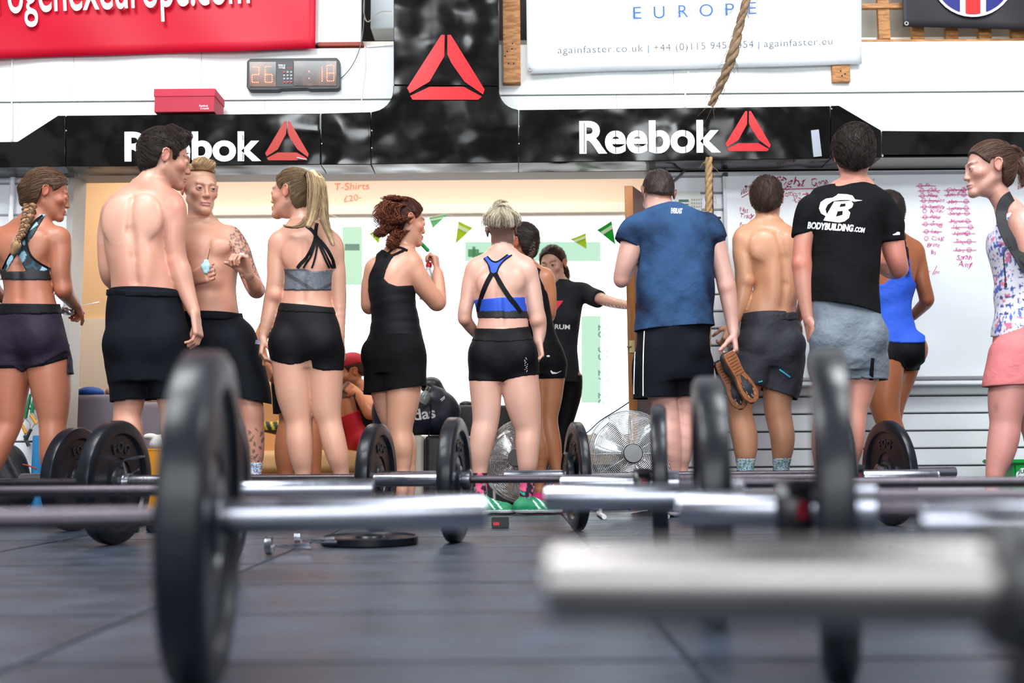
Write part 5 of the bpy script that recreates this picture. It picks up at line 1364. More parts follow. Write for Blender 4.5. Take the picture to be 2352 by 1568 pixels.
soft('seat_cushion', m_sob, t, ((x0, 6.95, .22), ((x0+x1)/2, 7.6, .365)), (((x0+x1)/2, 6.95, .22), (x1, 7.6, .365))); soft('base', m_sob, t, ((x0, 7.0, .04), (x1, 7.75, .225)), bev=.02)
soft('armrest', m_sob, t, ((x0-.16, 6.95, .04), (x0-.01, 7.75, .58)), ((x1+.01, 6.95, .04), (x1+.16, 7.75, .58)))
# things on the grey sofa back
c = P(207, 905, 6.7); zz = zs_+.02
mb = MB(); V, Q = mesh_regions([([Ell((c[0], 6.7, zz+.02), (.075, .08, .035)), Ell((c[0]+.05, 6.69, zz+.015), (.04, .06, .028)), Ell((c[0]-.05, 6.72, zz+.012), (.04, .05, .02))], None, 0, 0)], .006)
tag(link('blue_cloth', mesh_np('blue_cloth', V, Q), mat('blue_fabric', hexc(18, 70, 150), rough=.7, bump=.01, bscale=14)), 'crumpled bright blue cloth on top of the grey sofa back', 'cloth')
V, Q = mesh_regions([([Ell((c[0]+.13, 6.7, zz+.02), (.028, .05, .026)), Cap((c[0]+.115, 6.7, zz+.03), (c[0]+.15, 6.7, zz+.055), .012, .006)], None, 0, 0)], .006)
tag(link('brown_bag', mesh_np('brown_bag', V, Q), mat('tan_leather', hexc(140, 105, 84), rough=.6)), 'small brown pouch beside the blue cloth on the sofa', 'pouch')
cable('white_hose', [(160, 885), (172, 887), (184, 896), (193, 908)], 6.68, .012, mat('hose_grey', (.5, .5, .5)), 'bent grey hose end poking over the grey sofa back', 'hose')
# yellow tub with white towel
t = thing('yellow_bucket', 'bright yellow bucket topped with a white towel behind the huge plate', 'bucket', (P(362, 1040, 6.2)[0], 6.2, 0))
c = P(368, 1030, 6.2); zt3 = P(368, 1030, 6.2)[2]
mb = MB(); mb.lathe([(.0001, 0.002), (.085, .002), (.10, zt3), (.103, zt3), (.103, zt3-.01), (.098, zt3-.01)], (c[0], 6.2, 0), (0, 0, 1), n=32); mb.build('tub', mat('yellow_plastic', hexc(250, 168, 10), rough=.35), t, smooth='auto')
V, Q = mesh_regions([([Ell((c[0]+.02, 6.2, zt3+.03), (.085, .085, .055)), Ell((c[0]-.05, 6.17, zt3+.07), (.04, .05, .02)), Ell((c[0]+.07, 6.18, zt3+.01), (.03, .05, .05))], None, 0, 0)], .007)
tw = link('towel', mesh_np('towel', V, Q), mat('towel_white', hexc(232, 228, 224), rough=.9, bump=.004, bscale=60)); tag(tw, 'white towel heaped on the yellow bucket', 'towel')
# blue foam roller
c = G(92, 1150); mb = MB(); xq = P(90, 1040, 5.85)[0]; ztp = Z(90, 1000, 5.85)
mb.lathe([(.03, .002), (.036, .006), (.037, ztp-.01), (.034, ztp), (.016, ztp), (.016, .05)], (xq, 5.85, 0), (0, 0, 1), n=28); tag(mb.build('foam_roller', mat('foam_blue', hexc(46, 138, 196), rough=.7), smooth='auto'), 'bright blue foam roller standing between the braided woman\'s legs', 'roller')
# black rucksack at the left edge
V, Q = mesh_regions([([Ell((X(20, 5.75), 5.82, .20), (.12, .10, .20), k=.04), Ell((X(50, 5.75), 5.80, .14), (.09, .09, .10), k=.04), Cap((X(35, 5.75), 5.75, .33), (X(62, 5.75), 5.74, .22), .018, .02, k=.02), Ell((X(0, 5.75), 5.78, .11), (.10, .10, .105), k=.04)], None, 0, 0)], .008)
V[:, 2] = np.maximum(V[:, 2], .002); tag(link('black_rucksack', mesh_np('black_rucksack', V, Q), mat('black_nylon', (.012, .012, .014), rough=.55, bump=.004, bscale=30)), 'slumped black rucksack at the left edge behind the braided woman', 'bag')
cable('coloured_cord', [(52, 1066), (68, 1070), (84, 1077)], 5.75, .004, mat('cord_red', hexc(190, 50, 20)), 'short red and yellow cord end on the floor by the foam roller', 'cord')
# skipping ropes hanging by the wall
rk = [([(70, 905), (64, 940), (58, 960)], hexc(20, 120, 70), 'skipping rope with green handles hanging furthest left'), ([(78, 915), (76, 935), (73, 948)], hexc(24, 130, 76), 'second skipping rope with green handle beside it'),
      ([(70, 952), (77, 962), (84, 973)], hexc(230, 160, 30), 'skipping rope with yellow handle crossing the green ones'), ([(50, 975), (55, 985), (60, 995)], hexc(224, 150, 34), 'low skipping rope with yellow handle above the rucksack'), ([(72, 985), (64, 1000), (58, 1012)], (.02, .02, .02), 'skipping rope with black handle near the foam roller'), ([(56, 1000), (62, 1012), (66, 1024)], (.02, .02, .02), 'lowest skipping rope with black handle above the rucksack')]
for i, (pts, colr, lab) in enumerate(rk):
    t = thing('skipping_rope', lab, 'skipping rope', P(*pts[0], 5.98)); mb = MB(); mb.tube([P(*p, 5.98) for p in (pts[0], pts[-1])], [.008, .011], n=10); mb.build('handle', mat('handle_%d' % i, colr, rough=.4), t, smooth='auto')
    mb = MB(); q0 = pts[0]; mb.tube(catmull([P(q0[0], q0[1], 5.98), P(q0[0]+4+i*2, q0[1]-25, 5.99), P(q0[0]+10-i*3, q0[1]-60, 6.0), P(78+i, 850, 6.01)], 4), .0025, n=6); mb.build('cord', mat('cord_grey', (.3, .3, .3)), t)
mb = MB(); mb.box((X(66, 6), 5.99, Z(80, 853, 6.0)), (X(98, 6), 6.035, Z(80, 846, 6.0)), bev=.003); tag(mb.build('hook_rail', m_greyl), 'short metal hook rail holding the skipping ropes', 'rail')
# orange balloon-like shape beyond the opening
c = P(148, 525, 7.6); V, Q = mesh_regions([([Ell((c[0]-.02, 7.6, c[2]), (.06, .06, .135)), Ell((c[0]-.07, 7.6, c[2]-.05), (.05, .05, .07))], None, 0, 0)], .008)
tag(link('orange_cushion', mesh_np('orange_cushion', V, Q), mat('orange_fabric', hexc(250, 120, 50), rough=.6)), 'orange rounded shape hanging on the cream shop wall behind the braided woman', 'hanging')
mb = MB(); mb.tube([P(148, 488, 7.6), P(150, 462, 7.65)], .004, n=6); tag(mb.build('hanging_loop', mat('string')), 'thin loop above the orange shape on the shop wall', 'string')
# black bench, sports bag, bins
zt4 = Z(1100, 930, 6.9); mbn = thing('black_bench', 'long black padded bench under the shop window behind the blue bra woman', 'bench', (X(1110, 6.9), 7.0, 0))
m_blk = mat('black_leather', (.012, .012, .014), rough=.4)
soft('pad', m_blk, mbn, ((X(1040, 6.9), 6.9, Z(1100, 1002, 6.9)+.01), (X(1215, 6.9), 7.3, zt4)), bev=.02); soft('frame_rail', m_chr, mbn, ((X(1040, 6.9), 6.89, Z(1100, 1006, 6.9)), (X(1215, 6.9), 7.3, Z(1100, 1001, 6.9))), bev=.002)
soft('base', m_blk, mbn, ((X(1045, 6.9), 6.93, 0), (X(1210, 6.9), 7.28, Z(1100, 1006, 6.9))), bev=.01)
c = P(1070, 921, 7.0); mb = MB(); mb.lathe([(.05, 0), (.047, .02), (.03, .032), (.0001, .036)], (c[0], 7.05, zt4+.001), (0, 0, 1), n=20); tag(mb.build('black_cap_object', m_blk, smooth='auto'), 'small black domed object on the bench end', 'dome')
tb = thing('bag_stand', 'black and white drum carrying the navy sports bag', 'stand', (X(975, 6.3), 6.35, 0))
zb_ = Z(960, 1000, 6.25)
soft('white_drum', mat('drum_white', hexc(206, 200, 186), rough=.5), tb, ((X(925, 6.25), 6.25, .002), (X(974, 6.25), 6.5, zb_)), bev=.03); soft('black_drum', m_blk, tb, ((X(976, 6.25), 6.22, .002), (X(1042, 6.25), 6.5, zb_)), bev=.03)
m_navy = mat('navy_nylon', hexc(16, 24, 46), rough=.5, bump=.012, bscale=9, var=.3, vscale=6)
def bagp(u, v, dy=0): return P(u, v, 6.35+dy)
pr = [Cap(bagp(905, 950), bagp(1010, 950), .135, .125, k=.03, n=(0, 1, 0), f=.75), Cap(bagp(885, 930), bagp(890, 985), .06, .07, k=.03), Cap(bagp(1020, 925), bagp(1030, 975), .05, .06, k=.04), Cap(bagp(1010, 905), bagp(1024, 930), .035, .05, k=.03), Cap(bagp(995, 890), bagp(1005, 905), .015, .03, k=.03)]
V, Q = mesh_regions([(pr, None, 0, 0)], .008, extra=lambda F, g: (F+wavy(.003, (14, 9, 20), 5)(*g.pts((slice(None),)*3))).astype(np.float32))
V[:, 2] = np.maximum(V[:, 2], zb_+.001)
bg = link('sports_bag', mesh_np('sports_bag', V, Q), m_navy); tag(bg, 'navy sports bag with white brand lettering behind the curly haired woman', 'bag')
UV, Fs = text_px('adidas', 905, 972, 1001, 958, 26, bold=.02)
class _T: pass
bvb = BVHTree.FromPolygons([tuple(p) for p in V.tolist()], Q.tolist())
def decal_on(bv, UV, Fs, m, par, name, off=.004):
    pts = []
    for u, v in UV:
        d_ = ray(u, v); d_ /= np.linalg.norm(d_); h_ = bv.ray_cast(Vector(CAM), Vector(d_)); pts.append(np.array(h_[0])-d_*off if h_[0] is not None else None)
    Fs = [f for f in Fs if all(pts[i] is not None for i in f)]; mb = MB(); us = sorted(set(i for f in Fs for i in f)); mp = {i: k for k, i in enumerate(us)}
    mb.add([pts[i] for i in us], [tuple(mp[i] for i in f) for f in Fs]); return mb.build(name, m, par, fix=False)
decal_on(bvb, UV, Fs, m_pw, bg, 'brand_lettering')
for pth in ([(938, 1000), (930, 930), (950, 885), (975, 880), (990, 930), (985, 1000)],):
    mb = MB(); pts = []
    for p in catmull([arr(*q) for q in pth], 6):
        d_ = ray(*p); d_ /= np.linalg.norm(d_); h_ = bvb.ray_cast(Vector(CAM), Vector(d_)); pts.append(np.array(h_[0])-d_*.004 if h_[0] is not None else P(p[0], p[1], 6.24))
    mb.tube(pts, .018, n=8, flat=.25, up=(0, 1, 0)); mb.build('webbing_handle', mat('webbing', (.008, .008, .01), rough=.7), bg)
mb = MB(); mb.tube([bagp(1012, 918, -.16), bagp(1021, 910, -.15), bagp(1021, 914, -.15), bagp(1014, 921, -.16)], .003, n=6); mb.build('zip_puller', m_pw, bg)
t = thing('drinks_bottle', 'clear drinks bottle with metal cap leaning on the navy sports bag', 'bottle', P(975, 915, 6.2)); mb = MB()
ax_ = P(986, 895, 6.2)-P(972, 920, 6.2); mb.lathe([(.0001, 0), (.03, 0), (.034, .02), (.034, .05), (.016, .075), (.016, .09)], P(968, 925, 6.2), ax_, n=20); mb.build('body', mat('bottle_plastic', hexc(150, 165, 160), rough=.15, spec=.8), t, smooth='auto')
mb = MB(); mb.lathe([(.018, .078), (.019, .082), (.019, .105), (.0001, .107)], P(968, 925, 6.2), ax_, n=20); mb.build('cap', m_chr, t, smooth='auto')
V, Q = mesh_regions([([Ell(P(990, 885, 6.5), (.07, .06, .055)), Ell(P(1008, 905, 6.5), (.05, .06, .05), k=.03)], None, 0, 0)], .008)
tag(link('black_hood', mesh_np('black_hood', V, Q), m_blk), 'black rounded rucksack top behind the sports bag', 'bag')
# green crate at the right edge
t = thing('green_crate', 'bright green crate with a white label at the right edge by the slats', 'crate', (X(2350, 5.6), 5.6, 0)); a = P(2318, 1110, 5.6); b = P(2440, 1054, 5.6)
m_gr = mat('green_plastic', hexc(0, 160, 60), rough=.4)
mb = MB(); mb.box((a[0]+.03, 5.6, .002), (b[0], 5.85, b[2]-.02), bev=.01); cb = mb.build('body', m_gr, t); mb = MB(); mb.box((a[0]-.02, 5.585, b[2]-.022), (b[0]+.02, 5.865, b[2]), bev=.006); mb.build('rim', m_gr, t)
flat_px('label', *poly_px([(2345, 1075), (2380, 1070), (2380, 1108), (2333, 1108), (2334, 1086)]), 5.592, m_pw, t)
for i, tx in enumerate(('JUICE', 'CONC')): UV, Fs = text_px(tx, 2338, 1086+i*16, 2374, 1086+i*16, 9, bold=.02); flat_px('label_lettering', UV, Fs, 5.589, mat('dgreen'), t)

# ---- climbing ropes: three twisted strands
m_rope = mat('hemp', hexc(176, 142, 100), rough=.85, var=.35, vscale=60, bump=.002, bscale=300); m_ropeg = mat('worn_hemp', hexc(150, 124, 96), rough=.9, var=.4, vscale=50, bump=.003, bscale=200)
def rope(label, pts, r, m, turns, frays=0, seed=1):
    """pts: (u,v,Y,r)"""
    g = catmull([arr(*P(u, v, Y), k) for u, v, Y, k in pts], 24); t = thing('climbing_rope', label, 'rope', tuple(g[-1][:3])); n = len(g)
    Ls = np.cumsum([0]+[np.linalg.norm(g[i+1][:3]-g[i][:3]) for i in range(n-1)])
    for j in range(3):
        q = []
        for i in range(n):
            tn = g[min(i+1, n-1)][:3]-g[max(i-1, 0)][:3]; tn /= np.linalg.norm(tn); e = np.cross(tn, arr(0, 1, 0)); e /= np.linalg.norm(e); f = np.cross(tn, e)
            A = Ls[i]*turns+j*2*PI/3; q.append(g[i][:3]+(e*math.cos(A)+f*math.sin(A))*g[i][3]*.52)
        mb = MB(); mb.tube(q, [g[i][3]*.58 for i in range(n)], n=9); mb.build('strand', m, t, smooth='auto')
    if frays:
        rr = np.random.default_rng(seed); mb = MB()
        for _ in range(frays):
            i = rr.integers(2, n-2); p = g[i][:3]; d = rr.normal(size=3)*arr(1, .6, .6); d /= np.linalg.norm(d); tn = g[i+1][:3]-g[i-1][:3]; tn /= np.linalg.norm(tn); L = rr.uniform(.02, .075)
            p0 = p+d*g[i][3]*.8; mb.tube([p0, p0+d*L*.4+tn*L*.3*rr.choice([-1, 1]), p0+d*L*.7+tn*L*.8+rr.normal(size=3)*.01], [.0011, .0009, .0005], n=3)
        mb.build('frayed_fibres', m, t)
    return t
rope('worn frayed rope swinging down in front of the white banner', [(1740, -90, 5.30, .022), (1712, 10, 5.32, .021), (1696, 70, 5.36, .023), (1684, 120, 5.38, .028), (1668, 165, 5.42, .024), (1650, 205, 5.46, .022), (1632, 243, 5.5, .017)], .02, m_ropeg, 30, 150)
rope('hanging hemp rope running down behind the navy shirt beside the slats', [(1628, 362, 5.72, .020), (1628, 520, 5.74, .020), (1627, 700, 5.76, .020), (1625, 800, 5.78, .018), (1621, 870, 5.79, .018), (1616, 1000, 5.80, .017), (1612, 1120, 5.82, .016), (1612, 1160, 5.84, .016)], .02, m_rope, 42, 60, 4)
# ================================================================ the people
m_cot_b = mat('black_cotton', (.006, .006, .007), rough=.85, spec=.12, bump=.0006, bscale=500, var=.2, vscale=8)
m_ath_b = mat('black_stretch', (.004, .004, .006), rough=.6, spec=.16, bump=.0004, bscale=600)
m_nvs = mat('black_jersey', (.005, .006, .010), rough=.75, spec=.12, bump=.0005, bscale=400, var=.3, vscale=9)
HAND = dict
def zcut(p, v, u=None, dy=0): return p.pt(u or p.rows[0][1], v, dy)

# ---- A: woman with a braid, far left
a = Person('woman with blonde-tipped braid, teal patterned crop top and purple shorts at the far left', 470, yaw=-12, skin=hexc(196, 134, 108), fem=True)
a.torso([(512, 40, 92, .05, 0), (528, 6, 128, .075, .01), (548, -10, 136, .095, 0), (575, -6, 124, .10, 0), (605, 0, 117, .10, 0), (640, 8, 119, .10, 0), (670, 12, 121, .095, 0), (700, 6, 130, .10, 0), (740, -4, 142, .115, 0), (780, -8, 150, .12, 0), (815, 2, 140, .10, 0), (835, 20, 112, .06, 0)], glute=.085, gv=(70, 785, .085), gy=.05)
a.spine([(62, 560), (64, 620), (66, 690)], .01)
a.bump(30, 570, .045, .05, .004); a.bump(98, 570, .045, .055, .005)
a.neck((72, 515, 0, 27), (100, 472, .01, 25), [((75, 508, 0, 20), (8, 540, 0, 18)), ((78, 508, 0, 20), (130, 540, 0, 18))])
a.head(110, 448, .01, yaw=-66, pitch=12, roll=0, size=1.0, fine=.0038, brow=(.12, .07, .05), lips=(.42, .12, .12))
q, _ = a.arm([(140, 546, 0, 19), (141, 580, 0, 21), (139, 615, .0, 21), (143, 645, .01, 19), (148, 668, .02, 18), (160, 684, .10, 15), (172, 700, .18, 11)], hand=HAND(to=(180, 712, .26), n=(-.5, .2, -.8), curl=.9, side=-1), elbow=(146, 668, .0, 17))
a.arm([(-2, 548, 0, 19), (-16, 600, 0, 21), (-22, 650, .02, 18), (-5, 675, .1, 14), (22, 693, .20, 10)], hand=HAND(to=(45, 702, .26), n=(0, .2, -.8), curl=.9, side=1))
SH_A = dict(up=(.02, .02, .025), sole=(.02, .02, .02), accent=None)
a.leg([(32, 800, 0, 46), (28, 850, 0, 42), (22, 905, 0, 37), (20, 950, .0, 31), (18, 975, 0, 27), (6, 1005, -.02, 26), (-8, 1045, -.03, 22), (-20, 1090, -.03, 14)], (-26, -.02, 11), toe=-15, shoe=SH_A)
a.leg([(108, 800, 0, 47), (113, 850, 0, 45), (118, 900, 0, 40), (121, 940, 0, 33), (121, 970, 0, 28), (120, 1005, -.01, 26), (116, 1045, -.01, 22), (115, 1080, 0, 14)], (121, 0, 10), toe=-50, shoe=SH_A, sock=dict(top=.11, base=.06, col=(.6, .45, .45)))
oA = a.build()
def braA(V, u, v):
    c = np.tile(arr(*hexc(14, 30, 38)), (len(V), 1)); n = noise3(V, 30, 5)+.6*np.sin((u+v)*.12)*np.sin((u-v*.7)*.1)
    c = np.where((n > .35)[:, None], arr(*hexc(150, 190, 206)), c); c = np.where(((n < -.2) & (n > -.5))[:, None], arr(*hexc(22, 74, 88)), c)
    return np.where((v > 621)[:, None], arr(.008, .008, .01), c)
m_vc = mat('printed_stretch', rough=.6, vcol=True, bump=.0004, bscale=500)
a.skin_wear('crop_top', [[(58, 530), (92, 492), (106, 492), (74, 545), (62, 560), (68, 585), (84, 605), (119, 622), (160, 628), (160, 644), (-60, 642), (-60, 622), (8, 618), (20, 590), (40, 555)]], m_vc, h=.005, groups=[(a.core, None, 0, 0)], col=braA, holes=[[(40, 583), (60, 623), (14, 623)]])
a.ribbon('strap', [[(98, 494), (80, 508), (66, 528), (60, 545), (66, 578), (84, 600), (116, 618)], [(58, 540), (40, 560), (20, 590), (6, 618)]], 5, m_ath_b)
a.skin_wear('shorts', [[(-60, 700), (136, 700), (175, 860), (-60, 860)]], mat('purple_shorts', hexc(40, 30, 48), rough=.7, spec=.2, bump=.010, bscale=12, var=.2), off=.012, h=.008, wr=wavy(.003, (12, 8, 18), 2), holes=[[(-80, 836), (30, 842), (52, 856), (62, 846), (100, 836), (150, 808), (154, 812), (154, 900), (-80, 900)]])
a.skin_wear('inner_short', [[(-60, 790), (160, 790), (160, 822), (100, 840), (60, 846), (-60, 846)]], m_ath_b, off=.005)
a.skin_wear('waistband', [[(-60, 696), (140, 698), (142, 720), (-60, 724)]], m_ath_b, off=.015, h=.006)
cd, c2 = hexc(72, 50, 40), hexc(176, 136, 98)
a.hair_cap('hair', HL_LONG, .014, col=cd, col2=c2, n=420, comb=lambda q: arr(-q[0]*2, -1.2, -.9-.5*q[2]), slen=.09, sr=.0013, extra=[('c', (0, -.09, 0), (0, -.085, -.06), .05, .03)])
a.braid('braid', [(72, 470, -.03, 20), (66, 490, -.07, 15), (60, 510, -.10, 12), (54, 530, -.13, 10), (45, 545, -.15, 8), (40, 556, -.15, 7)], turns=9, col=cd, col2=c2)
a.bundle('braid_tail', [(40, 553, -.15, 6), (36, 565, -.15, 12), (28, 585, -.14, 6)], n=50, col=c2, col2=hexc(220, 190, 150), wave=.003, freq=1)
mb = MB(); p_ = a.pt(40, 551, -.155)
for k in range(8): mb.lathe([(.0001, -.006), (.006, 0), (.0001, .006)], p_+rng.normal(size=3)*.006, rng.normal(size=3), n=6)
mb.build('gold_hair_tie', mat('gold', hexc(200, 160, 90), metal=.8, rough=.3), oA)
t = thing('earphones', 'silver wrapper and curly white earphone lead held by the braided woman', 'earphones', a.pt(160, 715, .2)); mb = MB(); mb.tube(catmull([a.pt(*q_) for q_ in ((150, 700, .22), (142, 708, .2), (150, 722, .2), (165, 720, .2), (172, 708, .2), (188, 702, .2), (210, 697, .2), (226, 695, .2))], 5), .0018, n=6); mb.build('lead', m_pw, t)
mb = MB(); mb.tube([a.pt(212, 697, .2), a.pt(228, 694, .2)], [.003, .005], n=8); mb.build('ear_bud', m_pw, t)
V, Q = mesh_regions([([Ell(a.pt(150, 713, .2), (.03, .02, .018), k=.01), Ell(a.pt(160, 718, .2), (.02, .02, .015), k=.01)], None, 0, 0)], .005, extra=lambda F, g: (F+wavy(.003, (80, 60, 90), 5)(*g.pts((slice(None),)*3))).astype(np.float32))
link('wrapper', mesh_np('wrapper', V, Q), mat('foil', hexc(200, 200, 205), metal=.8, rough=.25), t)

# ---- B: tall bare-backed man
b = Person('tall bare-backed man with dark hair and black shorts beside the braided woman', 487, yaw=8, skin=hexc(222, 172, 152))
b.torso([(420, 316, 372, .05, -.01), (434, 298, 388, .065, 0), (443, 283, 405, .075, 0), (452, 268, 418, .09, .01), (475, 250, 410, .11, .01), (505, 244, 398, .12, 0), (545, 243, 385, .12, 0), (590, 247, 388, .115, 0), (630, 257, 398, .11, 0), (665, 260, 403, .11, 0), (710, 256, 412, .115, 0), (770, 254, 424, .12, 0), (820, 262, 420, .10, 0), (848, 290, 400, .06, 0)], glute=.095, gv=(335, 790, .09), gy=.04)
b.spine([(322, 470), (320, 540), (328, 600), (334, 655)], .013)
b.bump(280, 505, .055, .085, .003, rot=-12); b.bump(358, 505, .055, .085, .003, rot=12); b.bump(306, 615, .025, .07, .0015); b.bump(348, 620, .025, .07, .0015)
b.neck((344, 428, -.01, 30), (366, 385, .0, 27), [((342, 424, -.01, 22), (272, 464, 0, 20)), ((348, 430, -.01, 20), (396, 466, 0, 24))])
b.head(380, 366, .02, yaw=-62, pitch=10, roll=4, size=1.12, brow=(.08, .05, .04), stubble=.25, lips=(.5, .22, .18), jaw=1.05)
b.arm([(398, 488, .0, 29), (400, 525, 0, 27), (400, 560, .0, 23), (407, 600, .01, 22), (414, 625, .01, 24), (425, 660, .01, 20), (438, 695, 0, 15), (448, 722, -.01, 11.5)], hand=HAND(to=(455, 765, -.02), n=(-1, .1, -.1), curl=.55, side=1, L=1.1, thumb=(.6, .3, .5)), elbow=(402, 602, -.0, 20))
b.arm([(262, 490, 0, 26), (250, 530, .02, 23), (246, 575, .03, 20), (248, 620, .04, 18), (255, 645, .08, 15), (280, 668, .18, 12), (310, 672, .22, 10)], hand=HAND(to=(340, 670, .24), n=(0, .3, -1), curl=.8, side=1))
b.leg([(300, 820, 0, 44), (300, 880, 0, 34), (297, 920, 0, 31), (292, 955, 0, 28), (294, 990, -.01, 31), (297, 1030, -.01, 28), (300, 1075, 0, 17)], (302, 0, 13), toe=10, shoe=dict(up=(.03, .03, .04)))
b.leg([(382, 820, 0, 44), (392, 880, 0, 34), (396, 920, 0, 31), (400, 955, 0, 28), (404, 990, -.01, 31), (408, 1030, -.01, 28), (410, 1075, 0, 17)], (412, 0, 13), toe=-12, shoe=dict(up=(.25, .45, .55)))
def colB(s, V, u, v, col, mix):
    pale = s.skin*arr(1.18, 1.25, 1.3)
    n = noise3(V, 12, 9); col = mix(col, pale, .5*np.clip(n+.3, 0, 1)*((v < 560) & (u < 390) & (V[:, 1] < s.Y)))
    col = mix(col, s.skin*arr(1, .62, .58), .55*np.exp(-(((u-392)/25)**2+((v-455)/28)**2)))
    return col
oB = b.build(colB)
def legcone(p, pts): return chain([p.p4(q) for q in pts], k=.03, sub=3)
shB = [(([b.trunk([(655, 256, 407, .122, 0), (700, 250, 414, .13, 0), (760, 247, 432, .14, 0), (820, 247, 434, .14, 0), (878, 256, 430, .12, 0)])]+[Ell(b.pt(300, 790, -.04), (.1, .1, .11), k=.04), Ell(b.pt(375, 790, -.04), (.1, .1, .11), k=.04)]), None, 0, 0)]
shB[0][0].extend(legcone(b, [(298, 810, 0, 50), (300, 870, 0, 43), (301, 960, 0, 38)])); shB[0][0].extend(legcone(b, [(384, 810, 0, 50), (392, 870, 0, 42), (396, 960, 0, 38)]))
b.loose('shorts', shB, [(b.pt(330, 667), (0, 0, 1), .5), (b.pt(300, 921), (.05, 0, -1), .13), (b.pt(394, 917), (0, 0, -1), .13)], m_nvs, wrap=b.seat(), wr=wavy(.003, (10, 7, 14), 3))
b.skin_wear('waistband', [[(240, 664), (420, 667), (420, 682), (240, 679)]], m_nvs, off=.02, groups=[(b.core, None, 0, 0)])
hd, h2 = hexc(34, 24, 22), hexc(84, 64, 56)
b.hair_cap('hair', HL_SHORT, .012, col=hd, col2=h2, n=700, comb=lambda q: arr(-q[0]*1.5, -1.0, .1-q[2]*6 if q[1] < 0 else .2), slen=.05, sr=.0014, lift=.008, extra=[('c', (-.03, .06, .11), (.03, .06, .115), .022, .022), ('c', (0, .0, .125), (0, .06, .118), .028, .022)])

# ---- C: shirtless man facing us
c = Person('shirtless blond man facing us with a tattooed shoulder, holding an ice lolly', 453, yaw=12, skin=hexc(226, 176, 154))
c.torso([(508, 436, 488, .05, 0), (520, 428, 504, .065, 0), (534, 412, 528, .09, 0), (550, 400, 546, .11, -.005), (575, 398, 552, .125, -.01), (600, 402, 549, .12, -.01), (630, 408, 542, .11, 0), (665, 410, 539, .105, 0), (700, 412, 543, .11, 0), (730, 410, 548, .12, 0), (780, 405, 560, .12, 0), (830, 415, 560, .10, 0), (860, 440, 545, .06, 0)])
c.bump(440, 574, .060, .042, .007, ry=.028, rot=-8); c.bump(516, 574, .062, .044, .008, ry=.028, rot=8)
c.core.append(Cap(c.pt(478, 545, -.125), c.pt(480, 600, -.125), .006, .006, k=.02, sub=True))
for v in (625, 652): c.bump(466, v, .028, .022, .003); c.bump(500, v, .028, .022, .003)
c.core.append(Ell(c.pt(496, 681, -.112), (.007, .012, .005), k=.008, sub=True))
c.neck((462, 520, .01, 28), (459, 476, .01, 26.5), [((460, 514, .01, 20), (405, 538, .02, 19)), ((466, 514, .01, 20), (522, 540, .02, 20))])
c.head(460, 438, -.02, yaw=-145, pitch=8, roll=3, size=1.08, brow=(.42, .27, .18), lips=(.55, .22, .22), stubble=.12, jaw=1.02, wide=1.02)
c.scalp = (lambda x, y, z: ((z > .035) & (y < .075) & (np.abs(x) > .0) & (z > .035+.5*np.clip(y-.02, 0, 1))).astype(float), hexc(150, 118, 90), .45)
qa, _ = c.arm([(530, 548, .02, 27), (548, 575, .01, 25), (564, 610, -.01, 20), (578, 645, -.02, 19), (588, 664, -.04, 18), (586, 655, -.14, 16), (578, 642, -.20, 12), (573, 632, -.24, 10)], hand=HAND(to=(562, 602, -.27), n=(-.6, -.6, -.4), curl=.95, side=-1, L=1.05, thumb=(.7, .35, .6)), elbow=(590, 668, -.05, 17))
c.arm([(420, 550, .02, 26), (402, 600, .01, 21), (396, 660, 0, 18), (415, 655, -.10, 15), (440, 642, -.20, 11)], hand=HAND(to=(466, 632, -.24), n=(.1, .9, .2), curl=1.0, side=1, L=1.05, thumb=(.5, .3, .6)))
SHC = dict(up=(.35, .38, .42))
def patC(V, c_):
    n = np.sin(V[:, 0]*260+3*np.sin(V[:, 2]*180))*np.sin(V[:, 2]*300+2*np.sin(V[:, 0]*150)); return np.where((n > .15)[:, None], arr(*hexc(96, 120, 160)), c_)
lg1, an1 = c.leg([(528, 790, 0, 50), (548, 860, 0, 38), (566, 910, -.01, 31), (577, 942, -.02, 27), (579, 970, -.01, 25), (580, 1005, .0, 25), (583, 1045, .01, 21), (584, 1080, .01, 14)], (586, .01, 12), toe=170, shoe=SHC, sock=dict(top=.29, base=.07, col=hexc(214, 218, 232), pat=patC))
c.leg([(448, 790, 0, 50), (462, 870, 0, 38), (478, 930, 0, 29), (486, 970, 0, 26), (490, 1010, 0, 26), (494, 1060, 0, 19)], (496, 0, 12), toe=190, shoe=SHC, sock=dict(top=.29, base=.07, col=hexc(214, 218, 232), pat=patC))
def colC(s, V, u, v, col, mix):
    ink = arr(*hexc(52, 56, 62))
    n = np.sin(u*.55+2.2*np.sin(v*.22))*np.sin(v*.42+1.8*np.sin(u*.3)); up = (V[:, 0] > s.pt(540, 560)[0]) | ((u > 528) & (v < 570))
    d1 = ((u > 526+np.clip(560-v, 0, 30)*.1) & (v > 520) & (v < 640) & (u < 600) & (V[:, 1] < s.Y+.1) & (V[:, 1] > s.Y-.13))
    arm = d1 & ((u-526)*.9 > (v-560)*.28)
    col = mix(col, ink, .8*np.clip((n+.05)*8, 0, 1)*arm)
    lg = (v > 985) & (v < 1064) & (u > 540); n2 = np.sin(u*.35+1.5*np.sin(v*.15))*np.sin(v*.2+u*.1)
    col = mix(col, ink, .75*np.clip((n2-.45)*8, 0, 1)*lg); col = mix(col, ink, .6*((v > 1046) & (v < 1060) & (u > 540))*np.clip(np.sin(u*.9+v)*3, 0, 1)); col = mix(col, ink, .8*((v > 975) & (v < 1050) & (u < 562) & (u > 540)))
    for uu, vv in ((533, 603), (436, 603)): col = mix(col, arr(*hexc(176, 106, 96)), .9*np.exp(-(((u-uu)/3.6)**2+((v-vv)/3.0)**2)**2)*(V[:, 1] < s.Y))
    return col
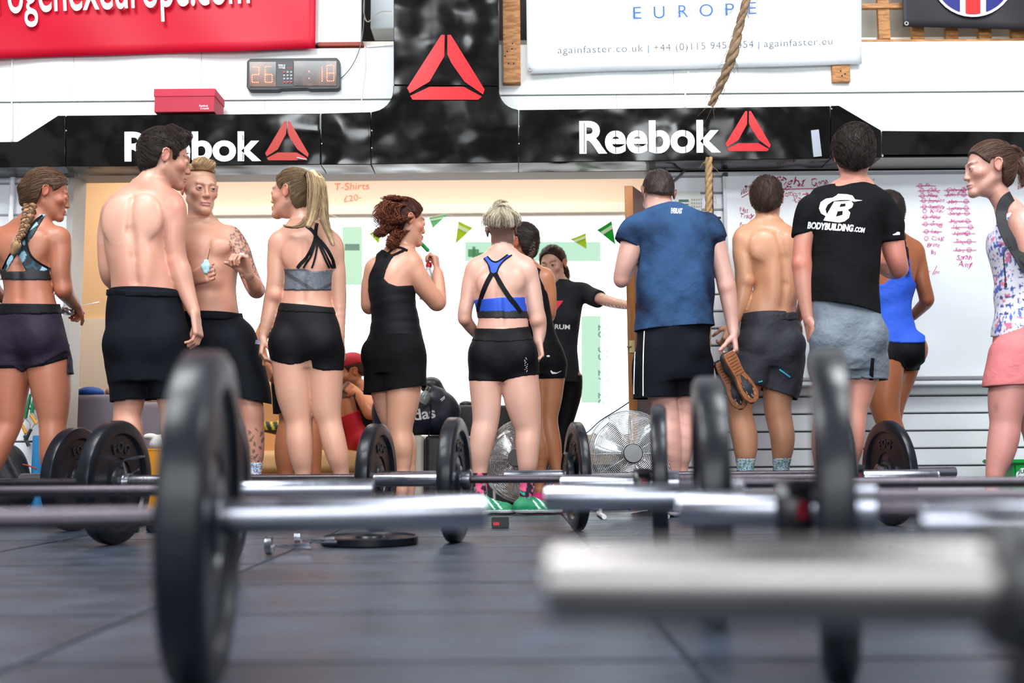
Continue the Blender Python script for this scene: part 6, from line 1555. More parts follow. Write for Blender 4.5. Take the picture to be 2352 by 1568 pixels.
oC = c.build(colC)
g = [([c.trunk([(712, 408, 547, .125, 0), (740, 404, 556, .13, 0), (780, 400, 576, .135, 0), (830, 400, 590, .13, 0), (850, 405, 592, .12, 0)])], None, 0, 0)]
g[0][0].extend(legcone(c, [(535, 780, 0, 52), (556, 850, -.0, 48), (572, 905, -.01, 42), (582, 950, -.01, 39)])); g[0][0].extend(legcone(c, [(450, 780, 0, 52), (462, 850, 0, 48), (474, 960, 0, 42)]))
c.loose('shorts', g, [(c.pt(480, 721), (0, 0, 1), .5), (c.pt(577, 918), (-.22, 0, -1), .14), (c.pt(474, 918), (0, 0, -1), .14)], m_nvs, wrap=c.seat(), wr=wavy(.004, (9, 7, 13), 8))
c.skin_wear('waistband', [[(380, 719), (560, 719), (560, 733), (380, 733)]], m_nvs, off=.017, groups=[(c.core, None, 0, 0)])
bl, bl2 = hexc(150, 112, 76), hexc(228, 200, 156)
c.hair_cap('hair', [(-.2, .07), (-.05, .085), (.0, .088), (.05, .088), (.08, .094), (.12, .105)], .010, col=bl, col2=bl2, n=450, comb=lambda q: arr(-q[0]*4-.8, -1.0, .5), slen=.055, sr=.0014, lift=.008, extra=[('c', (-.03, .055, .118), (.035, .05, .118), .020, .020), ('c', (0, .0, .128), (0, .05, .124), .026, .022)])
t = thing('ice_lolly', 'pale blue ice lolly on a wooden stick held by the shirtless blond man', 'ice lolly', c.pt(470, 615, -.27)); 
V, Q = mesh_regions([([Cap(c.pt(474, 622, -.265), c.pt(475, 600, -.265), .014, .012, n=(0, 1, 0), f=.6), Ell(c.pt(472, 612, -.262), (.022, .014, .026), k=.01)], None, 0, 0)], .004, extra=lambda F, g: (F+wavy(.002, (120, 90, 100), 5)(*g.pts((slice(None),)*3))).astype(np.float32)); link('wrapped_ice', mesh_np('ice', V, Q), mat('pale_ice', hexc(168, 208, 214), rough=.2, sss=.2), t)
mb = MB(); mb.box((0, 0, 0), (.001, .001, .001)); mb = MB(); mb.tube([c.pt(476, 600, -.265), c.pt(482, 571, -.265)], [.006, .0055], n=8, flat=.4); mb.build('stick', mat('stick_wood', hexc(150, 120, 76), rough=.6), t)
mb = MB(); pp = c.pt(555, 586, -.27); mb.box(pp-arr(.013, .010, .010), pp+arr(.013, .010, .010), bev=.004); tag(mb.build('white_bite', m_pw), 'small white bite of food in the tattooed man\'s raised hand', 'food')

# ---- D: woman with a blonde ponytail
d = Person('woman with long blonde ponytail, strappy grey crop top and black tight shorts', 465, yaw=-6, skin=hexc(226, 180, 158), fem=True)
d.torso([(512, 672, 738, .05, 0), (524, 655, 752, .065, 0), (540, 640, 775, .08, .0), (565, 640, 780, .095, 0), (600, 650, 776, .10, 0), (630, 657, 768, .10, 0), (665, 654, 761, .095, 0), (690, 648, 760, .095, 0), (712, 640, 766, .10, 0), (745, 630, 779, .115, 0), (785, 624, 785, .12, 0), (820, 628, 784, .11, 0), (845, 650, 770, .07, 0)], glute=.092, gv=(704, 790, .085), gy=.045)
d.spine([(712, 570), (706, 630), (703, 695)], .010)
d.bump(674, 588, .04, .055, .004, rot=-8); d.bump(746, 590, .04, .055, .004, rot=8)
d.neck((702, 524, 0, 27), (690, 480, .0, 24), [((700, 516, 0, 20), (645, 545, 0, 17)), ((706, 516, 0, 20), (766, 556, 0, 17))])
d.head(670, 447, 0, yaw=72, pitch=-2, roll=0, size=1.03, brow=(.28, .17, .11), lips=(.62, .26, .26))
d.arm([(638, 562, 0, 21), (637, 600, .0, 22), (636, 640, 0, 21), (631, 675, .01, 20.5), (626, 700, .01, 20), (616, 735, .0, 16), (604, 775, 0, 11)], hand=HAND(to=(600, 812, -.01), n=(.9, .3, -.1), curl=.65, side=1, thumb=(.7, .3, .5)), elbow=(634, 678, -.01, 19))
d.arm([(768, 578, 0, 19), (774, 620, 0, 18), (776, 655, .01, 17), (778, 690, .02, 16), (780, 740, .02, 12), (781, 782, .02, 9.5)], hand=HAND(to=(783, 815, .02), n=(-.9, .3, -.1), curl=.5, side=-1))
SD = dict(up=(.6, .6, .62))
d.leg([(672, 810, 0, 48), (673, 850, 0, 44), (676, 900, 0, 40), (682, 940, 0, 33), (687, 972, 0, 28), (688, 1010, -.01, 28.5), (692, 1050, -.01, 24), (696, 1085, 0, 17)], (701, 0, 12), toe=8, shoe=SD)
d.leg([(742, 810, 0, 46), (747, 855, 0, 39), (749, 900, 0, 35), (750, 940, 0, 31), (757, 972, 0, 26), (766, 1010, -.01, 26), (776, 1050, -.01, 23), (784, 1085, 0, 16)], (792, 0, 11.5), toe=-18, shoe=SD)
oD = d.build()
def braD(V, u, v):
    c_ = np.tile(arr(*hexc(96, 100, 108)), (len(V), 1))*(1+.35*noise3(V, 420, 3))[:, None]
    dk = (np.abs((v-632)-(u-664)*.62) < 5) | (np.abs((v-668)-(730-u)*.5) < 4) | (v > 663) | (v < 622)
    return np.where(dk[:, None], c_*.35 if False else arr(.05, .052, .06), c_)
d.skin_wear('crop_top', [[(600, 617), (700, 617), (716, 622), (728, 622), (800, 617), (800, 667), (600, 667)]], m_vc, h=.005, groups=[(d.core, None, 0, 0)], col=braD)
stp = [[(728, 512), (725, 530), (724, 548), (716, 570), (704, 592), (690, 606), (683, 616)], [(704, 518), (718, 530), (728, 545), (742, 560), (756, 580), (765, 600), (768, 616)], [(727, 545), (722, 565), (714, 588), (702, 606), (697, 616)], [(729, 550), (727, 575), (722, 598), (716, 616)], [(727, 545), (740, 568), (752, 592), (763, 616)], [(728, 552), (738, 575), (748, 598), (757, 616)]]
d.ribbon('strap', stp[:2], 8, m_ath_b); d.ribbon('strap', stp[2:], 4.5, m_ath_b, off=.005)
d.skin_wear('shorts', [[(590, 694), (650, 697), (700, 700), (755, 706), (800, 706), (810, 850), (775, 851), (740, 851), (718, 846), (714, 826), (690, 835), (665, 838), (640, 833), (615, 824), (590, 822)]], m_ath_b, off=.003, h=.006, groups=[d.groups()[0]]+d.limbs[2:])
d.skin_wear('waistband', [[(590, 692), (650, 695), (700, 699), (755, 705), (800, 705), (800, 722), (700, 718), (590, 712)]], mat('band_black', (.007, .007, .008), rough=.6, spec=.15), off=.006, h=.006, groups=[(d.core, None, 0, 0)])
bd, bd2 = hexc(108, 84, 62), hexc(214, 184, 144)
d.hair_cap('hair', HL_LONG, .011, col=bd, col2=hexc(150, 122, 92), n=420, comb=lambda q: arr(-q[0]*3, -1.3, .9-q[2]*9), slen=.09, sr=.0012, lift=.003)
d.bundle('ponytail', [(706, 404, -.07, 9), (718, 398, -.10, 16), (726, 425, -.13, 20), (724, 470, -.14, 18), (716, 505, -.15, 15), (704, 524, -.15, 12)], n=170, col=bd2, col2=hexc(120, 94, 66), wave=.004, freq=1.2, r=.0017)
d.bundle('ponytail', [(716, 400, -.09, 8), (734, 410, -.12, 10), (742, 450, -.13, 11), (744, 500, -.13, 12), (757, 540, -.12, 8), (772, 580, -.11, 4)], n=110, col=bd2, col2=hexc(120, 94, 66), wave=.005, freq=1.3, r=.0016)
d.bundle('ponytail', [(706, 500, -.15, 10), (690, 520, -.14, 8), (660, 520, -.12, 5), (648, 512, -.10, 3)], n=50, col=bd2, col2=hexc(150, 122, 90), wave=.005, freq=1.2, r=.0015, core=False)
mb = MB(); pp = d.pt(706, 404, -.075); mb.lathe([(.014, -.008), (.019, -.005), (.019, .005), (.014, .008)], pp, (1, -.3, .2), n=20); mb.build('hair_tie', m_ath_b, oD, smooth=True)
def watch(par, p0, p1, r, m, face=None, nm='watch'):
    ax = p1-p0; mb = MB(); mb.lathe([(r, -.011), (r+.004, -.010), (r+.004, .010), (r, .011)], (p0+p1)/2, ax, n=24); o = mb.build(nm, m, par, smooth='auto'); return o
w1 = watch(oD, d.pt(602, 783), d.pt(600, 793), .0275, mat('watch_strap', hexc(120, 122, 136), rough=.4)); mb = MB(); pp = d.pt(612, 790, -.004); mb.box(pp-arr(.012, .010, .012), pp+arr(.006, .010, .012), bev=.004); mb.build('watch_face', mat('watch_grey', hexc(80, 84, 96), rough=.25), w1)
mb = MB(); pp = d.pt(606, 832, .0); mb.box(pp-arr(.007, .006, .017), pp+arr(.007, .006, .017), bev=.004); tag(mb.build('snack_bar', mat('snack', hexc(176, 110, 60), rough=.7)), 'small brown snack bar held by the ponytailed woman', 'snack')

# ---- E: curly haired woman with a green lolly
e = Person('woman with curly auburn hair, black vest and black shorts eating a green lolly', 425, yaw=-20, skin=hexc(228, 180, 154), fem=True)
e.torso([(572, 890, 948, .05, 0), (586, 868, 960, .065, 0), (602, 852, 965, .08, 0), (625, 846, 962, .10, 0), (655, 845, 952, .11, 0), (690, 852, 952, .115, 0), (725, 856, 958, .11, 0), (760, 852, 966, .12, 0), (800, 846, 972, .13, 0), (840, 850, 972, .12, 0), (870, 865, 960, .08, 0)], glute=.09, gv=(905, 815, .08), gy=.04)
e.neck((912, 588, 0, 27), (935, 548, .01, 24), [((912, 582, 0, 20), (864, 612, 0, 18)), ((916, 582, 0, 20), (944, 600, 0, 20))])
e.head(934, 511, .01, yaw=-62, pitch=8, roll=-2, size=1.03, brow=(.2, .1, .06), lips=(.55, .2, .18))
e.arm([(940, 606, -.02, 26), (955, 630, -.02, 25), (975, 660, .0, 22), (996, 685, .03, 20), (1006, 694, .06, 18), (1008, 670, .08, 15), (1007, 645, .09, 13), (1005, 624, .10, 11)], hand=HAND(to=(1001, 592, .10), n=(-.9, .2, .1), curl=.95, side=-1, thumb=(.9, .2, .4)), elbow=(1003, 696, .04, 17))
e.arm([(862, 618, .02, 20), (850, 650, .02, 18), (846, 685, .03, 16), (848, 706, .05, 15), (866, 700, .16, 12), (900, 690, .24, 10)], hand=HAND(to=(920, 685, .28), n=(0, .3, -1), curl=.9, side=1))
SE = dict(up=hexc(120, 96, 150), sole=(.5, .5, .55), accent=hexc(70, 50, 100))
e.leg([(928, 840, 0, 44), (927, 890, -.03, 39), (924, 935, -.03, 34), (919, 968, -.03, 29), (919, 995, -.03, 26), (923, 1025, -.04, 24), (926, 1060, -.03, 18)], (922, -.03, 11.5), toe=-10, shoe=SE)
e.leg([(880, 840, .03, 38), (884, 900, .04, 30), (896, 950, .05, 26), (915, 985, .05, 24), (930, 1015, .04, 23), (937, 1050, .04, 18)], (940, .04, 11), toe=-25, shoe=SE)
oE = e.build()
e.skin_wear('vest_top', [[(866, 566), (900, 584), (930, 570), (938, 572), (925, 580), (905, 588), (893, 605), (886, 622), (882, 640), (892, 650), (912, 657), (945, 655), (975, 640), (990, 660), (990, 785), (820, 785), (830, 650), (843, 640), (852, 622), (862, 600)]], m_ath_b, off=.006, h=.006, groups=[(e.core, None, 0, 0)], wr=wavy(.0015, (6, 5, 60), 4))
e.ribbon('neck_trim', [[(882, 590), (893, 580), (908, 568), (925, 570), (936, 576)]], 5, m_ath_b)
g = [([e.trunk([(760, 850, 968, .13, 0), (790, 845, 975, .14, 0), (830, 842, 978, .145, 0), (860, 845, 975, .13, 0)])]+legcone(e, [(876, 830, .02, 38), (874, 880, .02, 34), (874, 940, .03, 32)])+legcone(e, [(928, 820, -.02, 48), (930, 880, -.03, 44), (928, 950, -.03, 42)]), None, 0, 0)]
e.loose('shorts', g, [(e.pt(905, 772), (0, 0, 1), .5), (e.pt(872, 905, .02), (0, 0, -1), .10), (e.pt(932, 893, -.03), (.12, 0, -1), .15)], m_cot_b, wrap=e.seat(), wr=wavy(.004, (10, 7, 16), 12))
ac, ac2 = hexc(62, 28, 20), hexc(150, 84, 56)
e.hair_cap('hair', HL_LONG, .012, col=ac, col2=ac2, n=260, comb=lambda q: arr(-q[0]*3, -1.2, .6), slen=.07, sr=.0014, lift=.006)
for gd in ([(930, 500, -.09, 20), (908, 505, -.11, 24), (890, 515, -.11, 18)], [(925, 475, -.05, 20), (900, 470, -.09, 26), (885, 495, -.11, 26), (880, 530, -.10, 16)], [(935, 468, -.02, 14), (915, 456, -.05, 20), (890, 460, -.06, 18)], [(920, 530, -.08, 20), (905, 550, -.09, 14), (900, 572, -.09, 8)], [(900, 520, -.10, 18), (878, 530, -.10, 14), (872, 545, -.1, 8)]):
    e.bundle('curls', gd, n=130, col=ac, col2=ac2, curl=.009, wave=.008, freq=2.4, r=.0030, seg=28, core=False)
t = thing('green_lolly', 'green ice lolly on a stick at the curly haired woman\'s mouth', 'ice lolly', e.pt(975, 570, .1)); V, Q = mesh_regions([([Cap(e.pt(965, 556, .08), e.pt(982, 574, .1), .0105, .0115)], None, 0, 0)], .004); link('ice', mesh_np('ice', V, Q), mat('green_ice', hexc(30, 150, 66), rough=.25), t)
mb = MB(); mb.tube([e.pt(982, 575, .1), e.pt(996, 586, .1)], .002, n=6); mb.build('stick', mat('stick_wood'), t)
t = thing('water_bottle', 'water bottle with a red cap tucked in the curly haired woman\'s elbow', 'bottle', e.pt(988, 700, .16)); mb = MB(); ax_ = e.pt(986, 602, .13)-e.pt(975, 700, .13); o0 = e.pt(976, 690, .13)
mb.lathe([(.0001, 0), (.030, .002), (.032, .02), (.032, .12), (.028, .15), (.014, .175), (.013, .19)], o0, ax_, n=24); mb.build('body', mat('clear_plastic', hexc(206, 218, 226), rough=.12, spec=.7), t, smooth='auto'); mb = MB(); mb.lathe([(.016, .188), (.017, .190), (.017, .206), (.013, .216), (.0001, .217)], o0, ax_, n=20); mb.build('cap', mat('cap_red', hexc(206, 16, 38), rough=.35), t, smooth='auto')

# ---- F: woman with the blonde updo, blue crop top, green shoes
f = Person('woman with blonde updo over a dark shaved nape, blue crossed-strap top and green shoes', 423, yaw=-6, skin=hexc(236, 196, 180), fem=True)
f.torso([(578, 1130, 1178, .05, 0), (592, 1112, 1196, .06, 0), (606, 1096, 1215, .075, 0), (625, 1088, 1222, .095, 0), (655, 1088, 1212, .11, 0), (685, 1089, 1204, .115, 0), (710, 1095, 1209, .115, 0), (735, 1099, 1212, .115, 0), (765, 1091, 1216, .12, 0), (800, 1084, 1227, .13, 0), (835, 1080, 1232, .13, 0), (862, 1090, 1222, .11, 0), (880, 1115, 1190, .06, 0)], glute=.10, gv=(1157, 815, .09), gy=.045)
f.spine([(1146, 640), (1148, 690), (1154, 755)], .009)
f.bump(1118, 655, .045, .045, .004); f.bump(1182, 650, .045, .045, .004)
f.neck((1152, 590, 0, 24), (1153, 555, .0, 22), [((1150, 584, 0, 18), (1098, 606, 0, 17)), ((1156, 584, 0, 18), (1208, 606, 0, 18))])
f.head(1153, 532, .0, yaw=-10, pitch=10, roll=-4, size=1.0, fine=.0042)
f.arm([(1090, 620, 0, 20), (1080, 650, 0, 18), (1074, 685, 0, 16), (1068, 715, .0, 15), (1069, 733, .02, 14), (1084, 755, .09, 12), (1100, 772, .15, 10)], hand=HAND(to=(1118, 790, .2), n=(.6, .4, 0), curl=.8, side=1), elbow=(1066, 734, .0, 13))
f.arm([(1212, 628, 0, 22), (1219, 655, 0, 21), (1225, 685, 0, 20), (1231, 715, 0, 18), (1236, 735, .01, 17.5), (1239, 760, .01, 14), (1237, 785, .0, 10)], hand=HAND(to=(1240, 815, -.01), n=(-.8, -.4, .1), curl=.75, side=1, thumb=(.6, .3, .6)), elbow=(1234, 736, -.01, 16))
def patF(V, c_):
    n = noise3(V, 60, 8); n2 = noise3(V, 80, 9)
    c_ = np.where((n > .1)[:, None], arr(*hexc(226, 90, 130)), arr(*hexc(36, 26, 44))); return np.where((n2 > .5)[:, None], arr(*hexc(70, 170, 160)), c_)
SF = dict(up=hexc(20, 128, 84), sole=(.85, .85, .85), sole2=(.02, .02, .02), accent=hexc(200, 226, 214)); sk = dict(top=.225, base=.075, pat=patF)
f.leg([(1120, 830, 0, 40), (1116, 870, 0, 37), (1116, 905, 0, 34), (1117, 940, 0, 31), (1115, 972, 0, 28), (1109, 1000, -.01, 27), (1103, 1038, -.01, 23.5), (1102, 1080, 0, 16)], (1104, 0, 13), toe=-72, shoe=SF, sock=sk)
f.leg([(1192, 830, 0, 44), (1194, 875, 0, 42), (1200, 918, 0, 40), (1207, 957, 0, 33), (1213, 988, 0, 27), (1212, 1020, -.01, 26), (1212, 1060, -.01, 22), (1211, 1086, 0, 17)], (1208, 0, 13), toe=-74, shoe=SF, sock=sk)
f.scalp = (lambda x, y, z: ((y < .02) & (z < .05) & (z > -.08)).astype(float), hexc(66, 40, 34), .8)
oF = f.build()
blu = hexc(24, 74, 190)
def braF(V, u, v):
    return np.where(((v > 714) | (v < 684+(u-1120)*-.03))[:, None], arr(.008, .008, .01), arr(*blu))
f.skin_wear('crop_top', [[(1060, 690), (1092, 688), (1150, 683), (1206, 682), (1230, 684), (1230, 731), (1060, 730)]], m_vc, h=.005, groups=[(f.core, None, 0, 0)], col=braF)
f.skin_wear('racer_yoke', [[(1110, 592), (1119, 588), (1128, 597), (1138, 601), (1150, 596), (1164, 585), (1176, 585), (1158, 597), (1146, 612), (1139, 630), (1128, 630), (1124, 612)]], mat('blue_stretch', blu, rough=.55), h=.0045, groups=[(f.core, None, 0, 0)])
f.ribbon('yoke_trim', [[(1111, 593), (1121, 607), (1127, 630)], [(1176, 585), (1158, 598), (1146, 613), (1140, 630)], [(1119, 588), (1129, 598), (1139, 601), (1150, 596), (1166, 584)]], 3, m_ath_b)
f.ribbon('strap', [[(1131, 626), (1118, 650), (1108, 675), (1101, 700), (1099, 716)], [(1136, 626), (1150, 652), (1168, 680), (1184, 700), (1196, 718)]], 11, m_ath_b, off=.006)
f.skin_wear('shorts', [[(1050, 753), (1098, 754), (1155, 755), (1225, 748), (1250, 750), (1250, 858), (1235, 861), (1200, 864), (1165, 872), (1155, 878), (1148, 876), (1110, 875), (1050, 874)]], mat('black_ribbed', (.005, .005, .007), rough=.6, spec=.15, bump=.002, bscale=30), off=.003, h=.006, groups=[f.groups()[0]]+f.limbs[2:])
f.skin_wear('waistband', [[(1050, 752), (1155, 755), (1250, 748), (1250, 778), (1155, 786), (1050, 780)]], mat('band_black'), off=.006, h=.006, groups=[(f.core, None, 0, 0)])
mb = MB(); 
for k_ in range(14):
    p_ = f.cast(1208+rng.uniform(-4, 4), 822+k_*2.4, .003)
    if p_ is not None: mb.lathe([(.0001, -.0012), (.0022, 0)], p_, (0, 1, 0), n=5)
so = mb.build('silver_dots', m_pw, oF); so['kind'] = 'stuff'
f.decal('arm_tattoo', *stroke_px([[(1087, 700), (1090, 706), (1086, 712), (1090, 718)], [(1090, 702), (1093, 712)]], 1.6), mat('ink', hexc(40, 40, 50), rough=.6), off=.001)
uc, uc2 = hexc(160, 138, 106), hexc(250, 242, 220)
f.hair_cap('hair', [(-.2, .022), (-.06, .02), (-.03, .035), (0, .045), (.05, .05), (.08, .085), (.12, .1)], .008, col=uc, col2=uc2, n=300, comb=lambda q: arr(-q[0]*3, .2, 1.0), slen=.08, sr=.0016, lift=.010, extra=[('e', (0, -.03, .095), (.064, .066, .035))])
for gd in ([(1120, 520, -.06, 12), (1122, 500, -.09, 14), (1136, 484, -.09, 13), (1152, 478, -.07, 10)], [(1184, 520, -.05, 12), (1184, 500, -.08, 14), (1172, 484, -.09, 13), (1156, 476, -.07, 10)], [(1138, 522, -.10, 14), (1138, 500, -.12, 14), (1146, 482, -.10, 13), (1154, 470, -.06, 9)], [(1168, 522, -.10, 14), (1164, 500, -.12, 14), (1156, 482, -.10, 13), (1150, 468, -.06, 9)],
           [(1136, 484, -.07, 11), (1150, 472, -.08, 13), (1166, 478, -.07, 11), (1160, 492, -.09, 9)], [(1150, 484, -.05, 11), (1142, 468, -.05, 10), (1152, 461, -.03, 8), (1164, 468, -.04, 7)]):
    f.bundle('loose_curls', gd, n=60, col=uc, col2=uc2, wave=.007, curl=.005, freq=1.2, r=.0021, seg=22, core=False)
V, Q = mesh_regions([([Ell(f.pt(1259, 818, 0), (.010, .010, .006), k=.004)], None, 0, 0)], .003); tag(link('bottle_cap', mesh_np('bottle_cap', V, Q), m_pw), 'small white cap pinched by the woman in the blue crop top', 'cap')

# ---- G: dark-braided woman behind
g_ = Person('tanned woman with dark curly braid and black vest half hidden behind the updo woman', 400, yaw=14, skin=hexc(206, 146, 110), fem=True)
g_.torso([(612, 1188, 1224, .05, 0), (624, 1178, 1244, .065, 0), (640, 1172, 1258, .08, 0), (665, 1172, 1262, .10, 0), (695, 1180, 1263, .11, 0), (730, 1188, 1266, .11, 0), (765, 1188, 1275, .11, 0), (800, 1184, 1290, .12, 0), (835, 1184, 1296, .12, 0), (860, 1195, 1288, .09, 0)], glute=.07, gv=(1238, 822, .06), gy=.04)
g_.neck((1206, 618, 0, 20), (1203, 585, 0, 19), [((1206, 612, 0, 16), (1182, 634, 0, 15)), ((1208, 612, 0, 16), (1250, 632, 0, 17))])
g_.head(1196, 562, 0, yaw=62, pitch=6, size=1.0, fine=.0042)
g_.arm([(1250, 642, 0, 22), (1257, 670, 0, 20), (1260, 700, .0, 17), (1258, 726, .02, 15), (1245, 736, .1, 12), (1230, 742, .18, 9)], hand=HAND(to=(1215, 745, .24), n=(0, .3, -1), curl=.8, side=-1))
g_.arm([(1176, 645, 0, 20), (1168, 680, 0, 18), (1166, 720, .02, 14), (1180, 735, .12, 11), (1195, 740, .18, 9)], hand=HAND(to=(1205, 744, .24), n=(0, .3, -1), curl=.8, side=1))
SG = dict(up=hexc(200, 20, 110), sole=hexc(210, 60, 130), sole2=(.02, .02, .02))
g_.leg([(1224, 840, 0, 38), (1226, 900, 0, 30), (1230, 950, 0, 22), (1236, 990, 0, 19), (1240, 1030, -.01, 18), (1240, 1080, 0, 13)], (1239, 0, 9.5), toe=-30, shoe=SG)
g_.leg([(1264, 840, 0, 36), (1264, 890, 0, 29), (1262, 925, 0, 25), (1259, 960, 0, 20.5), (1262, 990, 0, 20.5), (1268, 1020, 0, 20), (1276, 1060, 0, 15), (1282, 1095, 0, 11)], (1284, 0, 9.5), toe=-60, shoe=SG)
oG = g_.build()
g_.skin_wear('vest_top', [[(1230, 612), (1244, 618), (1246, 640), (1252, 665), (1300, 700), (1310, 800), (1150, 800), (1150, 660), (1180, 650), (1186, 625), (1196, 612), (1202, 630), (1222, 632)]], m_ath_b, off=.004, h=.007, groups=[(g_.core, None, 0, 0)])
g_.skin_wear('shorts', [[(1150, 780), (1310, 780), (1310, 868), (1240, 870), (1150, 868)]], m_ath_b, off=.005, h=.007, groups=[g_.groups()[0]]+g_.limbs[2:])
tick = [(1264, 852), (1266, 850), (1270, 854), (1278, 855), (1291, 851), (1278, 858), (1268, 858.5)]
g_.decal('tick_logo', *poly_px(tick), m_pw, off=.004)
bc, bc2 = hexc(30, 22, 22), hexc(98, 78, 66)
g_.hair_cap('hair', HL_LONG, .010, col=bc, col2=bc2, n=260, comb=lambda q: arr(-q[0]*2, -1, -.4), slen=.07)
g_.braid('braid', [(1214, 540, -.05, 9), (1222, 560, -.07, 9), (1221, 580, -.07, 8), (1214, 598, -.08, 6)], turns=6, col=bc, col2=bc2)

# ---- H: smiling woman in the doorway, arm out to the door
h_ = Person('smiling dark-haired woman in charcoal t-shirt reaching an arm out to the brown door', 364, yaw=-6, skin=hexc(230, 188, 168), fem=True, h=.006)
h_.torso([(652, 1268, 1300, .05, 0), (662, 1250, 1322, .07, 0), (675, 1242, 1336, .085, 0), (700, 1243, 1334, .105, 0), (735, 1247, 1326, .115, 0), (770, 1250, 1321, .105, 0), (805, 1248, 1320, .105, 0), (840, 1244, 1325, .115, 0), (870, 1244, 1328, .11, 0), (890, 1252, 1318, .07, 0)])
for sx in (1268, 1308): h_.core.append(Ell(h_.pt(sx, 728, -.085), (.052, .045, .05), k=.03))
h_.neck((1284, 658, .01, 18), (1277, 625, 0, 16), [((1284, 654, .01, 14), (1256, 670, .01, 13)), ((1288, 654, .01, 14), (1325, 668, .01, 15))])
h_.head(1270, 609, -.01, yaw=158, pitch=14, roll=4, size=1.0, smile=1.5, brow=(.10, .06, .045), lips=(.55, .22, .22))
h_.arm([(1328, 668, .0, 17), (1352, 676, -.06, 15), (1380, 686, -.18, 13), (1405, 694, -.30, 11.5), (1430, 699, -.50, 10), (1448, 702, -.66, 8.5)], hand=HAND(to=(1466, 704, -.80), n=(.2, .9, 0), curl=.55, side=-1))
h_.arm([(1248, 672, .0, 17), (1240, 710, -.02, 14), (1238, 745, -.04, 12), (1246, 775, -.14, 10)], hand=HAND(to=(1252, 790, -.2), n=(.3, .8, 0), curl=.6, side=1))
SHH = dict(up=(.05, .05, .06))
h_.leg([(1308, 870, 0, 28), (1310, 905, 0, 23), (1303, 945, 0, 19), (1295, 980, 0, 16), (1290, 1010, 0, 16), (1286, 1050, 0, 13), (1284, 1090, 0, 9)], (1283, 0, 8.5), toe=170, shoe=SHH)
h_.leg([(1266, 870, 0, 28), (1264, 905, 0, 23), (1262, 945, 0, 19), (1260, 980, 0, 16), (1258, 1050, 0, 13), (1256, 1090, 0, 9)], (1256, 0, 8.5), toe=190, shoe=SHH)
oH = h_.build()
h_.skin_wear('leggings', [[(1225, 860), (1350, 860), (1350, 1122), (1225, 1122)]], m_ath_b, off=.004, h=.007, groups=[h_.groups()[0]]+h_.limbs[2:])
m_char = mat('charcoal_cotton', hexc(38, 40, 45), rough=.85, spec=.15, bump=.001, bscale=300, var=.15, vscale=20)
g = [([h_.trunk([(640, 1271, 1300, .052, .01), (650, 1262, 1308, .065, 0), (660, 1250, 1324, .085, 0), (676, 1240, 1340, .10, 0), (700, 1238, 1340, .125, 0), (735, 1242, 1333, .135, 0), (770, 1246, 1328, .125, 0), (805, 1244, 1326, .12, 0), (845, 1241, 1330, .125, 0), (885, 1240, 1334, .13, 0), (900, 1240, 1334, .13, 0)])]+[Ell(h_.pt(sx, 728, -.09), (.058, .05, .055), k=.03) for sx in (1268, 1308)]+[Cap(h_.pt(1284, 660, 0), h_.pt(1284, 645, 0), .055, .055, k=.03)], None, 0, 0),
     ([Clip(chain([h_.p4(q_) for q_ in ((1328, 668, .0, 20), (1352, 678, -.06, 20), (1374, 687, -.16, 20), (1390, 694, -.24, 19))]), h_.pt(1376, 688, -.17), h_.pt(1390, 694, -.24)-h_.pt(1352, 678, -.06))], h_.pt(1328, 668), .06, .09), ([Clip(chain([h_.p4(q_) for q_ in ((1248, 674, .0, 19), (1241, 700, -.01, 18), (1239, 730, -.02, 17), (1239, 745, -.02, 16))]), h_.pt(1239, 736, -.02), (0, 0, -1))], h_.pt(1248, 674), .06, .08)]
h_.loose('t_shirt', g, [(h_.pt(1285, 643, 0), (0, -.05, 1), .07), (h_.pt(1286, 879, 0), (0, 0, -1), .4)], m_char, wrap=h_.yoke(), wr=wavy(.0025, (12, 8, 16), 5))
h_.decal('red_triangle', *poly_px([(1272, 691), (1294, 690), (1272, 720)]), mat('print_red', hexc(226, 30, 60), rough=.6), sub=6)
UV, Fs = text_px('RUM', 1274, 755, 1309, 756, 11, bold=.02); h_.decal('chest_lettering', UV, Fs, m_pw)
mc, mc2 = hexc(42, 24, 22), hexc(104, 66, 54)
h_.hair_cap('hair', HL_LONG, .010, col=mc, col2=mc2, n=300, comb=lambda q: arr(-q[0]*1.5+.3, -1, -.1), slen=.08)
h_.bundle('ponytail', [(1296, 610, .06, 7), (1302, 625, .06, 7), (1303, 640, .05, 6), (1299, 649, .04, 3)], n=50, col=mc, col2=mc2, wave=.002, freq=1)

# ---- I: man in the navy t-shirt holding shoes
i_ = Person('man in sweat-marked navy t-shirt and white-piped black shorts holding a pair of shoes', 448, yaw=-4, skin=hexc(232, 188, 176))
i_.torso([(470, 1492, 1560, .06, .03), (482, 1478, 1590, .08, .02), (500, 1468, 1625, .10, .01), (530, 1470, 1636, .115, 0), (600, 1474, 1632, .115, 0), (680, 1476, 1628, .11, 0), (760, 1474, 1626, .12, 0), (820, 1474, 1622, .12, 0), (870, 1490, 1610, .07, 0)], glute=.09, gv=(1548, 800, .085), gy=.03)
i_.neck((1520, 480, .04, 27), (1512, 452, .07, 25), [])
i_.head(1511, 447, .08, yaw=8, pitch=28, roll=6, size=1.06, fine=.004)
i_.scalp = (lambda x, y, z: ((z > -.065) & (y < .05)).astype(float)*np.clip((z+.065)*25, 0, 1), hexc(66, 50, 44), .75)
i_.arm([(1462, 522, .0, 25), (1452, 555, 0, 24.5), (1442, 590, 0, 23), (1432, 620, .01, 19), (1428, 640, .04, 17), (1436, 630, .14, 15), (1448, 612, .22, 12)], hand=HAND(to=(1460, 595, .28), n=(.5, .5, 0), curl=.8, side=1), elbow=(1427, 645, .02, 16))
